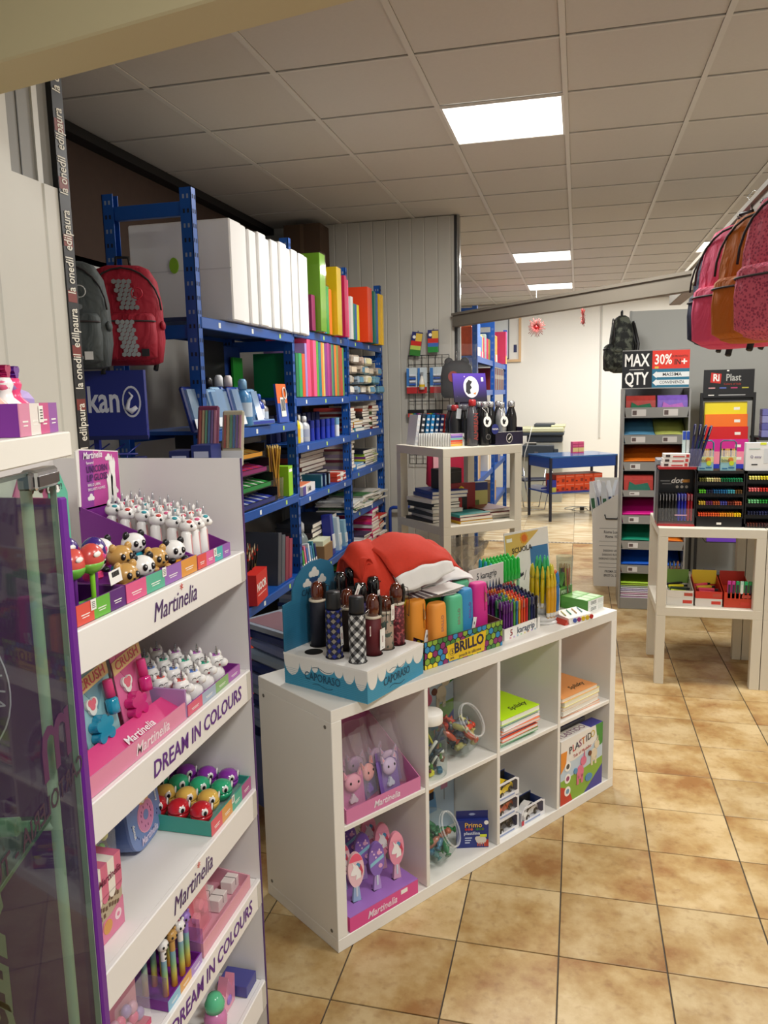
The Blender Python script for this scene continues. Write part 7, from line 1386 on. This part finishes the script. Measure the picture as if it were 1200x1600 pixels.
t = thing('folding_chair', 'chrome legged folding chair frame beside the blue table', 'chair', (-.72, 10.75, 0), R(20)); g = MB(); g.tube([(0, 0, .62), (.1, .02, .02), (.32, .02, .02), (.42, 0, .55)], .009, CHROME, 7); g.build('leg', t); g = MB(); g.tube([(0, .3, .62), (.1, .28, .02), (.32, .28, .02), (.42, .3, .55)], .009, CHROME, 7); g.build('leg', t); MB().box(.0, .4, .0, .3, .42, .445, C('#20253a', .5), .008).build('seat', t); g = MB(); g.tube([(.02, .0, .5), (.02, .3, .5)], .008, CHROME, 7); g.build('crossbar', t)
t = thing('floor_lead', 'coiled grey power lead lying under the blue table', 'cable', (.08, 11.0, 0)); g = MB(); g.tube([(.25*math.cos(k*.7)*(.3+.05*k), .2*math.sin(k*.7), .006+.0015*k) for k in range(16)], .006, C('#8a8a84', .5), 6); g.build('cord', t); MB().box(-.03, .03, -.02, .02, 0, .05, BLACK, .005).build('plug', t)
# board on the far wall, wire stars
t = thing('white_board', 'wood-framed notice board with a whiteboard on the far wall', 'board', (-1.95, FB-.045, 2.12)); MB().box(0, 1.06, .02, .04, 0, .84, C('#e6e4de', .5)).build('backing', t); q_ = MB()
for a in ((0, 1.06, .0, .04), (0, 1.06, .8, .84), (0, .04, .04, .8), (1.02, 1.06, .04, .8)): q_.box(a[0], a[1], 0, .02, a[2], a[3], C('#d8b488', .5))
q_.build('frame', t); MB().box(.3, .86, .005, .02, .06, .66, C('#dfe6ea', .15)).box(.855, .87, .0, .02, .05, .67, C('#6a7076', .3, .6)).box(.3, .87, 0, .02, .045, .06, C('#6a7076', .3, .6)).build('whiteboard', t); MB().box(.94, .99, .017, .02, .15, .27, C('#1f2a5a', .4)).build('card', t)
def star(x, y, z, r, lb, flat=1.0, seed=1):
    t = thing('wire_star', lb, 'decoration', mtx=TR(x, y, z, 0 if flat == 1 else R(78))); q_ = random.Random(seed); MB().ell(0, 0, 0, r*.2, r*.08, r*.2, C('#8a1418', .35, .3), 12, 8).build('core', t)
    for k in range(30): a = 2*PI*k/30; L = r*q_.uniform(.7, 1.05); g = MB(); g.tube([(.12*r*math.cos(a), 0, .12*r*math.sin(a)), (L*math.cos(a), q_.uniform(-.012, .012), L*math.sin(a))], .0042, C('#8a1f1c', .4, .3), 5); g.build('ray', t)
    g = MB(); g.tube([(0, 0, r*.2), (0, 0, CZ-z)], .0012, C('#8a8a88', .4), 4); g.build('thread', t)
star(-.57, 11.0, 2.512, .13, 'red wire star seen face on, hanging before the far wall'); star(.048, 11.0, 2.628, .13, 'red wire star seen edge on, hanging before the far wall', .2, 4)
# ================================================================ displays on the right
def camo(nt, n, L, b):
    tc = n.new('ShaderNodeTexCoord'); v = n.new('ShaderNodeTexNoise'); v.inputs['Scale'].default_value = 22; v.inputs['Detail'].default_value = 3; cr = n.new('ShaderNodeValToRGB'); cr.color_ramp.interpolation = 'CONSTANT'; e = cr.color_ramp.elements
    e[0].color = lin('#141614'); e[1].position = .47; e[1].color = lin('#2c302a'); q = e.new(.56); q.color = lin('#55594e')
    L.new(tc.outputs['Object'], v.inputs[0]); L.new(v.outputs['Fac'], cr.inputs[0]); L.new(cr.outputs[0], b.inputs['Base Color']); b.inputs['Roughness'].default_value = .8
backpack('camouflage backpack hanging at the left edge of the grey partition', TR(.315, 6.33, 1.785, R(-88)), '#222222', '#222222', pat=ramp_mat('camo', camo), size=1.05)
# --- tiered felt-sheet rack
MF = Mt(.335, 6.0, 0, 0); GM = C('#8d8c88', .4, .3); GMD = C('#77767a', .45)
t = thing('tiered_rack', 'grey metal tiered rack of coloured sheets under a black and red sign', 'rack', mtx=MF)
for x in (-.012, .444): MB().box(x, x+.012, 0, .36, .0, 1.66, C('#9c9b97', .35, .5)).build('side_frame', t)
MB().box(0, .444, .34, .35, 0, 1.66, GMD).build('back_panel', t); MB().box(0, .444, 0, .35, 0, .09, GM, .003).build('base', t)
LV = [(1.45, 1.525), (1.257, 1.325), (1.06, 1.125), (.865, .915), (.66, .725), (.465, .53), (.28, .345)]
for k, (a, b) in enumerate(LV):
    MB().slab([(0, b-.012), (.012, a), (.432, a), (.444, b-.012), (.444, b), (0, b)][::-1], -.004, 0, GM).box(0, .444, 0, .34, a, a+.004, GMD).build('tray', t)
    q_ = MB()
    for x in (.05, .27):
        if k < 2 or x < .1: w = .1 if k in (0, 1) else .07; q_.box(x+.0, x+w, -.006, -.004, a+.012, b-.014, C('#c8c4c0', .5)).box(x+.006, x+.035, -.0065, -.006, a+.02, b-.022, C('#5a4a48'))
    q_.build('price_label', t)
SG = thing('rack_sign', 'black and red sign reading max quantity on top of the tiered rack', 'sign', mtx=at(MF, -.025, -.005, 1.6605))
MB().box(0, .462, 0, .012, 0, .275, C('#16161a', .35)).box(0, .462, -.001, .013, .27, .278, C('#8a8a88', .4)).box(0, .462, -.001, .013, -.0, .006, C('#9a9a98', .4)).build('panel', SG)
MB().box(.208, .462, -.0008, 0, .14, .27, C('#d8301f', .4)).box(.208, .462, -.0008, 0, .006, .14, C('#1f6a88', .4)).build('colour_fields', SG)
q_ = MB()
for z in (.078, .022): q_.slab([(.212, z+.02), (.24, z+.045), (.24, z+.038), (.462, z+.038), (.462, z+.002), (.24, z+.002), (.24, z-.005)], -.0014, -.0008, C('#dfe2e2', .4))
q_.box(.05, .15, -.001, 0, .136, .139, PAPER).box(.225, .252, -.0014, -.0008, .142, .157, C('#d8b84a')); q_.build('arrows', SG)
for s, sz, x, z, c_, wd in (('MAX', .125, .1, .2, '#f2f0ec', .64), ('QTY', .125, .1, .068, '#f2f0ec', .64), ('30%', .1, .282, .203, '#f4efe8', .72), ('+', .075, .425, .185, '#f4efe8', 1), ('IN', .055, .38, .185, '#3a0f0a', .8), ('DI PRODOTTO', .02, .395, .225, '#3a0f0a', .8), ('MASSIMA', .032, .345, .098, '#20262a', 1), ('CONVENIENZA', .03, .345, .042, '#20262a', .8)): text(s, sz, C(c_, .5), SG, (x, -.0018, z), bold=.02 if sz > .05 else .01, width=wd)
def sheets(k, x, w, cols, names, lb, n=5):
    a, b = LV[k]
    for j in range(n):
        c_ = cols[j % len(cols)]; z = a+.02+.013*j; dz = .1
        g = [[(x+w*i/4, .01+.29*u/5, z+(.0 if u < 2 else dz*((u-1)/4)**1.5)+.004*math.sin(i*.9)) for i in range(5)] for u in range(6)]
        o = tag(MB().sheet(g, C(c_, .6)).build('felt_sheet', None, mtx=MF), '%s sheet, %s from the bottom, %s' % (names[j % len(names)], NTH[j], lb), 'sheet'); s = o.modifiers.new('s', 'SOLIDIFY'); s.thickness = .006
def softbag(k, x, w, c1, c2, lb):
    a, b = LV[k]; t = thing('soft_bag', lb, 'bag', mtx=at(MF, x, .01, a+.0045)); g = []
    MB().loft([[(w*(.02+.96*(u/7)), y, z) for u in range(8)]+[(w*(.98-.96*(u/7)), y+.03, z) for u in range(8)] for z, y in ((0, .0), (.05, -.006), (.12, .0), (.155, .03))], C(c1, .3, noise=.4, nscale=25)).build('wrapper', t); MB().slab([(w*.15, .03), (w*.5, .02), (w*.9, .05), (w*.8, .1), (w*.4, .085), (w*.2, .11)], -.012, -.002, C(c2, .35, noise=.3, nscale=30)).build('contents', t)
softbag(0, .005, .215, '#a83a34', '#1f6a4a', 'red and green soft bag on the top tier'); softbag(0, .225, .215, '#7a5ab8', '#b86ac0', 'violet soft bag on the top tier'); softbag(3, .005, .215, '#a83a34', '#2a6a5a', 'red and green soft bag on the fourth tier'); softbag(3, .225, .215, '#8a3a9a', '#c05ab0', 'purple soft bag on the fourth tier')
for k, x, w, c_, nm in ((1, .005, .215, '#5a9ac0', 'light blue'), (1, .225, .215, '#c8d06a', 'pale yellow'), (2, .005, .43, '#ec7a16', 'orange'), (4, .005, .43, '#d8108a', 'magenta'), (5, .005, .215, '#0a8a6a', 'emerald'), (5, .225, .215, '#ec7a16', 'orange'), (6, .005, .43, '#0a5ac8', 'blue')):
    sheets(k, x, w, [c_] if k != 6 else ['#e8a090', c_, c_, c_, c_], [nm] if k != 6 else ['salmon', nm, nm, nm, nm], '%s half of tier %s' % ('right' if x > .1 else 'left', NTH[k]))
for j in range(9):
    c_ = ('#c8a0c0', '#e8e4ee', '#d8b0c8', '#e6e2ea', '#c8c0e0', '#dfe0f0', '#b8c8b0', '#a8c83a', '#a8d03a')[j]
    g = [[(.005+.43*i/4, .01+.29*u/5, .093+.014*j+(.0 if u < 2 else (.06 if j > 6 else .012)*((u-1)/4)**2)) for i in range(5)] for u in range(6)]; o = tag(MB().sheet(g, C(c_, .6)).build('felt_sheet', None, mtx=MF), '%s sheet, %s from the bottom of the lowest pile' % (('mauve', 'white', 'pink', 'white', 'lilac', 'pale blue', 'grey green', 'lime', 'lime')[j], NTH[j]), 'sheet'); s = o.modifiers.new('s', 'SOLIDIFY'); s.thickness = .007
# --- white floor carton of paper packs
KFm = Mt(.135, 6.685, 0, 0)
t = thing('paper_carton', 'tall white floor carton with a cut-out handle beside the tiered rack', 'carton', mtx=KFm); KC = C('#dedbd4', .55)
MB().slab([(.02, 0), (.3, 0), (.3, .86), (.0, .66)], 0, .004, KC).box(.02, .3, .3, .304, 0, .9, KC).loft([[(.02, .004, 0), (.02, .3, 0), (.0, .3, .72), (.0, .004, .66)], [(.024, .004, 0), (.024, .3, 0), (.004, .3, .72), (.004, .004, .66)]], KC).box(.02, .3, .004, .3, 0, .02, C('#3a3a3c', .5)).build('carton_body', t)
g = MB(); g.tube([(.1, -.002, .62), (.11, -.006, .585), (.2, -.006, .585), (.22, -.002, .625)], .006, BLACK, 6); g.build('handle', t)
for s, z, sz in (('Risma Luxor', .47, .034), ('Risma 100', .43, .034), ('DISEGNO LISCIO', .31, .024), ('DISEGNO RUVIDO', .275, .024), ('DISEGNO COLORISSIMO', .24, .024), ('PRISMA 220', .13, .028), ('BRISTOL 200', .095, .028)): text(s, sz, C('#3a3a3c', .5), t, (.165, -.0012, z), bold=.01, width=.8)
q_ = MB()
for z in (.5, .39, .35, .2, .165): q_.box(.06, .28, -.0008, 0, z, z+.003, C('#6a6a6c'))
q_.build('print', t); q = random.Random(31)
for k in range(14):
    t = thing('cutlery_pack', 'clear tipped pack, %s from the left in the white floor carton' % NTH[k], 'pack', mtx=at(KFm, .03+.02*k, .05+.06*(k % 4), .55, R(q.uniform(-20, 20)), R(q.uniform(-8, 8)), R(-9+1.4*k+q.uniform(-4, 4))), group='packs in the white floor carton')
    MB().loft([[(-.022, -.012, 0), (.022, -.012, 0), (.022, .012, 0), (-.022, .012, 0)], [(-.026, -.014, .24), (.026, -.014, .24), (.026, .014, .24), (-.026, .014, .24)], [(-.012, -.004, .34), (.012, -.004, .34), (.012, .004, .34), (-.012, .004, .34)]], C(('#eceef0', '#dfe4ea', '#d8d4d8')[k % 3], .15)).build('wrapper', t); MB().box(-.015, .015, -.016, -.014, .06, .2, C(('#3a6a4a', '#6a2a34', '#1f3a6a', '#8a7a5a')[k % 4], .4)).build('contents', t)
# --- black plastic-folder stand
PF = Mt(.87, 6.1, 0, 0)
t = thing('folder_stand', 'black stand of plastic folders with a black header sign', 'display stand', mtx=PF)
for x in (0, .355): MB().box(x, x+.018, .0, .03, 0, 1.62, BLACK).box(x, x+.018, .3, .32, 0, 1.2, BLACK).box(x, x+.018, .03, .3, .1, .12, BLACK).build('side_frame', t)
MB().box(0, .373, .02, .03, 1.56, 1.6, BLACK).build('crossbar', t); MB().box(.015, .355, -.004, .004, 1.585, 1.785, C('#19191b', .35)).build('header_sign', t); q_ = MB().slab([(.06, 1.695), (.13, 1.685), (.135, 1.755), (.065, 1.765)], -.005, -.004, C('#c8281f', .4)).box(.17, .185, -.006, -.004, 1.772, 1.782, PAPER)
for k, c_ in enumerate(('#d8a0a0', '#5a6ab8', '#b83a6a', '#b8b03a')): q_.box(.05+.075*k, .095+.075*k, -.005, -.004, 1.65, 1.658, C(c_))
q_.box(.05, .09, -.005, -.004, 1.6, 1.606, PAPER).box(.12, .3, -.005, -.004, 1.6, 1.606, C('#b0b0b0')); q_.build('header_print', t)
text('Ri', .07, C('#f2efea'), t, (.1, -.006, 1.726), bold=.03, width=.8); text('Plast', .068, C('#b8b8b4'), t, (.215, -.006, 1.726), bold=.015, width=.8); text('Colors of Italy', .02, C('#b8382a'), t, (.21, -.006, 1.682)); MB().box(.018, .355, .04, .29, .12, .135, BLACK).build('shelf', t)
for k, (c_, nm) in enumerate((('#e8d21a', 'yellow'), ('#ec7018', 'orange'), ('#c8141a', 'red'), ('#c8208a', 'magenta'), ('#ea8aa0', 'pink'), ('#2030b0', 'blue'), ('#d8dcd8', 'white'), ('#101012', 'black'), ('#6a3ab8', 'violet'))):
    zt = 1.555-.09*k; t = thing('plastic_folder', '%s plastic folder, %s from the top of the black stand' % (nm, NTH[k]), 'folder', mtx=at(PF, .035+.004*k, .02-.014*k, zt-.3, 0, R(-4))); MB().box(0, .29, 0, .012, 0, .3, C(c_, .3), .002).build('cover', t); MB().box(.2, .24, -.001, 0, .24, .26, C('#e8e6da', .4)).build('label', t)
    g = MB(); g.tube([(-.02, .05, .02), (-.01, -.012, .0), (.3, -.012, .0), (.31, .05, .02)], .003, BLACK, 5); g.build('wire_rest', t)
for k in range(4): tag(rbox(.09, .09, .05, C(('#7a7ab0', '#5a5a9a', '#8a8ab8', '#6a6aa8')[k], .3), .004, False).build('box_pack', None, loc=(1.27, 6.0, 1.3+.0505*k)), 'violet grey small box, %s from the bottom beside the folder stand' % NTH[k], 'box')
t = thing('box_ledge', 'black ledge with legs carrying violet grey boxes', 'stand', (1.25, 5.98, 0)); MB().box(0, .3, 0, .3, 1.28, 1.299, BLACK).build('ledge', t); MB().box(.01, .04, .26, .29, 0, 1.28, BLACK).build('leg', t); MB().box(.26, .29, .26, .29, 0, 1.28, BLACK).build('leg', t)
# --- pen displays on the right-hand tables
RT_ = Mt(.447, 4.45, .9005, 0)
t = thing('pen_display', 'black and red pen display box with hanging pens on the table corner', 'display box', mtx=at(RT_, -.005, .06, 0))
MB().box(0, .195, 0, .15, 0, .012, C('#a01a1e', .35)).box(0, .195, .1, .15, .012, .33, C('#131315', .4)).box(0, .004, 0, .1, .012, .31, C('#1f1f22', .3)).box(.191, .195, 0, .1, .012, .31, C('#1f1f22', .3)).box(0, .195, 0, .15, .318, .33, C('#a01a1e', .35)).build('case', t)
MB().box(.01, .185, .098, .1, .2, .3, C('#1a1a1d', .4)).box(.135, .175, .0965, .098, .235, .252, C('#c8862a', .4)).box(.02, .07, .0965, .098, .24, .246, C('#8a8a8a')).box(.03, .08, .0965, .098, .225, .229, C('#8a8a8a')).build('header_print', t); text('dot', .045, PAPER, t, (.105, .096, .245), bold=.02, shear=.3)
q_ = MB()
for x in (.11, .135, .16): disc(q_, x, .21, .008, .0955, .098, C('#b8b0a0'))
q_.box(.09, .155, -.001, .0, .06, .066, C('#d8a8b8')); q_.build('label_dots', t); MB().box(.004, .191, -.001, 0, .012, .1, clear('#ffffff', .04)).build('window_film', t)
for k in range(11):
    for j in range(2):
        c_ = '#1a1a1c' if k < 6 else ('#1a1f9a' if k < 9 else '#a01a2a'); t2 = thing('hanging_pen', '%s pen, %s from the left, %s row of the black and red display' % ('black' if k < 6 else ('blue' if k < 9 else 'red'), NTH[k], ('front', 'back')[j]), 'pen', mtx=at(RT_, .005+.0165*k+.004, .075+.05*j, .03), group='pens in the black and red display')
        for me, nm in pen_parts(c_, .15, .005): put(me, nm, t2)
for k in range(3): B1(RT_, 'pen_carton', 'white pen carton with red print, %s from the bottom on the black display' % NTH[k], 'carton', .01+.004*k, .07, .3305+.0245*k, .14, .07, .024, C('#dcd8d2', .4), 0, None, .001, build=lambda t, w, d, h: MB().box(.05, .11, -.0008, 0, .005, .012, C('#b83a3a')).box(.012, .035, -.0008, 0, .005, .018, C('#3a2a2a')).box(.118, .134, -.0008, 0, .004, .02, C('#b83a3a')).build('print', t))
t = thing('pen_holder', 'clear holder of dark blue pens beside the pen cartons', 'pen holder', mtx=at(RT_, .155, .07, .3305)); MB().box(0, .06, 0, .05, 0, .003, clear('#ffffff', .2)).box(0, .06, 0, .002, .003, .1, clear('#d8d8f0', .1)).box(0, .06, .048, .05, .003, .1, clear('#d8d8f0', .1)).build('holder', t)
for k in range(8): t2 = thing('blue_pen', 'dark blue pen, %s in the clear holder on the pen display' % NTH[k], 'pen', mtx=at(RT_, .163+.012*(k % 4), .08+.018*(k//4), .335, 0, 0, R(4+4*(k % 4))), group='pens in the clear holder'); [put(me, nm, t2) for me, nm in pen_parts('#16184a', .23, .0055)]
for k in range(2): B1(RT_, 'correction_pack', ('left', 'right')[k]+' white and green pack leaning by the blue pens', 'pack', .12+.02*k, .115, .405 if k == 0 else .405, .016, .02, .12, C(('#c8dcd8', '#dfe4e0')[k], .4), 0, build=lambda t, w, d, h: MB().box(0, w, -.001, 0, h*.6, h, C('#2a4ab0')).build('print', t))
t = thing('display_riser', 'grey riser block behind the red and black pen display', 'block', mtx=at(RT_, .0, .215, 0)); MB().box(0, .2, 0, .14, 0, .36, C('#8f9296', .4), .003).build('block', t)
PR = [['#5a5a1f', '#c8c48a', '#b8a878', '#0f6a3a', '#0f7a4a', '#1f7a4a'], ['#5ab82a', '#1f2440', '#1a5a8a', '#1f6a9a', '#4aa8b8', '#6a4a1f'], ['#c8a83a', '#6a2a5a', '#a8542a', '#4a4a9a', '#6a2a1f', '#b85a3a'], ['#d8502a', '#d85a2a', '#e0642a', '#ec9a2a', '#eaa82a', '#f0cc1a']]
PR2 = [['#e8e07a', '#e8d83a', '#f0e04a', '#f0e04a'], ['#e87a7a', '#d8382a', '#d83a8a', '#e85aa0'], ['#7ac88a', '#2a9a3a', '#1a6a5a', '#2a7a5a'], ['#1f2440', '#2a2f5a', '#7a5ab0', '#8a6ac0'], ['#5a2a1f', '#4a2a2a', '#6a6a7a', '#4a4a5a']]
PM = {}
def pen_rack(x, w, rows, z0, lb, per, g):
    t = thing('felt_pen_rack', lb, 'pen rack', mtx=at(RT_, x, .07, 0)); MB().box(0, w, .12, .13, 0, .31, BLACK).box(0, .006, 0, .12, 0, .31, BLACK).box(w-.006, w, 0, .12, 0, .31, BLACK).box(0, w, 0, .13, 0, .05-.03*(len(rows) > 4), C('#0d0d0f', .4)).box(0, w, 0, .13, .295, .31, BLACK).build('case', t); MB().box(w*.45, w*.55, -.001, 0, .012, .024, PAPER).build('price_label', t)
    for i, r in enumerate(rows):
        z = z0-.064*i; m = MB().box(.006, w-.006, .0, .12, z-.012, z-.009, BLACK).box(.006, w-.006, -.002, 0, z-.03, z-.009, C('#0c0c0e', .35)); m.build('shelf', t)
        n = len(r)*per
        for k in range(n):
            for j in range(2):
                c_ = r[k//per]
                if c_ not in PM: m = MB().cyl(0, 0, 0, .1, .0052, C(c_, .35), n=8).cyl(0, 0, -.006, 0, .0036, C(c_, .35), n=8); PM[c_] = m.mesh('felt_pen')
                o = put(PM[c_], 'felt_pen', None, mtx=at(RT_, x+.012+(w-.024)*(k+.5)/n, .06, z-.0045+.0102*j, 0, R(-90))); tag(o, 'felt pen, %s from the left, %s layer, %s row of the %s' % (NTH[k % 20], ('lower', 'upper')[j], NTH[i], g), 'felt pen', 'felt pens in the '+g)
pen_rack(.195, .245, PR, .26, 'black rack of felt pens in four rows, left one', 3, 'left black pen rack'); pen_rack(.446, .25, PR2, .272, 'black rack of felt pens in five rows at the right edge', 4, 'right black pen rack')
for k in range(2):
    t = thing('pencil_box', ('left', 'right')[k]+' blue and yellow pencil box with a wire handle on the pen rack', 'pencil box', mtx=at(RT_, .2+.115*k, .08, .3105)); MB().box(0, .078, 0, .04, 0, .075, C('#8ab8c0', .4)).box(0, .078, 0, .003, .075, .11, clear('#ffffff', .2)).build('carton', t)
    q_ = MB().box(0, .078, -.0008, 0, .045, .075, C('#c8c88a', .4)); disc(q_, .05, .058, .014, -.0016, 0, C('#c87a2a')); disc(q_, .055, .04, .013, -.0018, 0, C('#b8c82a')); q_.box(.008, .035, -.001, 0, .008, .014, C('#2a6a9a')).box(.04, .07, -.001, 0, .012, .02, C('#2a6a9a')); q_.build('print', t); text('bino', .024, C('#2f5a4a'), t, (.024, -.002, .056), bold=.02)
    for j in range(8): MB().cyl(.008+.009*j, .02, .075, .118, .004, C(('#d8b03a', '#c8a83a', '#3a2a2a', '#c8a040')[(j+k) % 4], .4), n=6).build('pencil', t)
    g = MB(); g.tube([(.0, .02, .03), (.0, .02, .15), (.012, .02, .162), (.066, .02, .162), (.078, .02, .15), (.078, .02, .03)], .004, C(('#2a7a8a', '#4a5a6a')[k], .3), 7); g.build('wire_handle', t)
B1(RT_, 'board_box', 'white box with a yellow sticker at the right edge on the pen rack', 'box', .44, .08, .3105, .3, .05, .15, C('#dcdcda', .4), build=lambda t, w, d, h: (MB().slab([(.07, .14), (.1, .14), (.1, .152), (.07, .152)], -.001, 0, C('#d8e02a')).box(.03, .06, -.0008, 0, .03, .036, BLACK).box(.015, .07, -.0008, 0, .115, .12, C('#9ab0a8')).box(.09, .22, -.0008, 0, .04, .12, C('#c8ccd0')).build('print', t), text('Q easy', .02, C('#5a4a7a'), t, (.05, -.001, .075))))
# --- lower level: trays of highlighters
R1 = Mt(.447, 4.45, .4505, 0)
for k, (x, c1, c2, lb) in enumerate(((.06, '#dcd8d0', '#6a8a3a', 'white carton tray of highlighters at the left of the lower table'), (.21, '#c8382a', '#d8b82a', 'red and white carton tray in the middle of the lower table'), (.36, '#c83a1f', '#a82a1a', 'red orange carton tray at the right of the lower table'))):
    B1(R1, 'base_carton', ('white', 'white and red', 'orange red')[k]+' flat carton under the tray, %s from the left' % NTH[k], 'carton', x, .05, 0, .14, .2, .045, C(('#dcd8d0', '#d8d0c8', '#c03a1f')[k], .45), build=lambda t, w, d, h: MB().box(w*.6, w*.95, -.0008, 0, h*.3, h*.7, C('#c83a2a')).build('print', t))
    t = thing('carton_tray', lb, 'tray', mtx=at(R1, x, .05, .0455)); tray(.14, .2, .04, C(c1, .45), hb=.09).build('tray', t); MB().box(.09, .135, -.001, 0, .01, .028, C('#b84a3a')).build('print', t); MB().box(.004, .136, .19, .196, .04, .12, C(c2, .45)).build('back_card', t)
    for j in range(6):
        c_ = (('#c8d82a', '#2a3a2a', '#6a9a2a', '#d8c82a', '#3a6a2a', '#1f1f1f'), ('#e84a6a', '#e84a6a', '#e85a7a', '#d8b83a', '#e8d8d0', '#e84a6a'), ('#c83a9a', '#c83a9a', '#1fa05a', '#b8e0d0', '#1fb06a', '#2a8a4a'))[k][j]
        up = k == 2
        t2 = thing('highlighter', '%s highlighter in the %s tray of the lower table' % (NTH[j], ('left', 'middle', 'right')[k]), 'highlighter', mtx=at(R1, x+.015+.0215*j, .03+.02, 0.05, 0) if up else at(R1, x+.02, .075+.02*j, .06+.01*(j % 2), R(-15+10*j)))
        if up: MB().box(0, .018, 0, .012, 0, .1, C(c_, .35), .002).build('barrel', t2); MB().box(.003, .015, -.001, 0, .03, .08, C('#e4e8e0' if j == 3 else '#3a2a3a', .4)).build('label', t2)
        else: MB().box(0, .085, 0, .018, .01, .024, C(c_, .35), .003).build('barrel', t2); MB().box(.085, .105, .003, .015, .012, .022, C('#1f1f22', .4)).build('cap', t2)
for k in range(5): B1(R1, 'marker_pack', ('red', 'white', 'red', 'green', 'navy')[k]+' flat marker pack, %s at the back of the lower table' % NTH[k], 'pack', .1+.07*k, .29, .0+.0, .065, .15, .13-.02*(k % 3), C(('#b83a2a', '#d0ccc4', '#8a2a22', '#2a5a34', '#23284a')[k], .4), (k*4) % 7-3, build=lambda t, w, d, h: MB().box(0, w, -.001, 0, h*.4, h*.6, C('#d8d4cc')).build('print', t))
for k in range(7): t2 = thing('tool_pen', 'dark pen leaning in the left corner of the lower table, %s' % NTH[k], 'pen', mtx=at(R1, .06+.012*k, .27+.004*k, .001, 0, R(-6), R(-8+3*k)), group='pens in the corner of the lower table'); [put(me, nm, t2) for me, nm in pen_parts(('#c8b01a', '#6a2a1f', '#1a1a1a', '#3a3a3e', '#8a8a86', '#d88a1a', '#5a5a5e')[k], .2, .006)]
for k in range(12): tag(MB().box(0, .085, 0, .016, 0, .013, C(('#2a3060', '#3a4a7a', '#6a9a3a', '#23284a', '#1f6a3a', '#34386a')[k % 6], .35), .003).build('marker', None, mtx=at(R1, .11+.032*(k % 9), .252 if k < 9 else .262, .0005 if k < 9 else .0142, R(80))), '%s marker, %s in the row behind the trays' % (('navy', 'blue', 'green', 'dark', 'emerald', 'violet')[k % 6], NTH[k]), 'marker')
# --- backpacks on hooks along the rail
def speck(nt, n, L, b):
    tc = n.new('ShaderNodeTexCoord'); v = n.new('ShaderNodeTexVoronoi'); v.inputs['Scale'].default_value = 120; cr = n.new('ShaderNodeValToRGB'); e = cr.color_ramp.elements; e[0].position = .3; e[0].color = lin('#b84466'); e[1].position = .5; e[1].color = lin('#f0708c'); wrinkle(nt, n, L, b)
    L.new(tc.outputs['Object'], v.inputs[0]); L.new(v.outputs['Distance'], cr.inputs[0]); L.new(cr.outputs[0], b.inputs['Base Color']); b.inputs['Roughness'].default_value = .8
for k, (y, x, z, c_, rz, pat, sz, lb) in enumerate(((2.5, .6, 1.8, '#e8607e', -50, ramp_mat('speck', speck), 1.02, 'pink backpack with dark red speckles, nearest the camera on the rail'), (2.76, .575, 1.805, '#d07420', -50, None, 1.0, 'orange brown backpack, second on the rail'), (3.02, .555, 1.8, '#ff5c8c', -50, None, 1.04, 'bright pink backpack, third on the rail'), (3.34, .57, 1.825, '#2a3450', -50, None, .98, 'navy backpack, farthest on the rail'))):
    backpack(lb, TR(x, y, z, R(rz)), c_, c_, pat=pat, size=sz, patch='#8a8078')
    t = thing('hook', ('nearest', 'second', 'third', 'farthest')[k]+' wire hook on the ceiling rail holding a backpack', 'hook', (x, y, z+.43*sz)); g = MB(); g.tube([(-.03, 0, 0), (.0, 0, -.012), (.02, 0, 0), (.01, 0, .05), (.0, 0, 2.29-z-.43*sz+.02), (.02, 0, 2.33-z-.43*sz), (.06, 0, 2.31-z-.43*sz)], .0025, CHROME, 6); g.build('wire', t)
finish_texts()
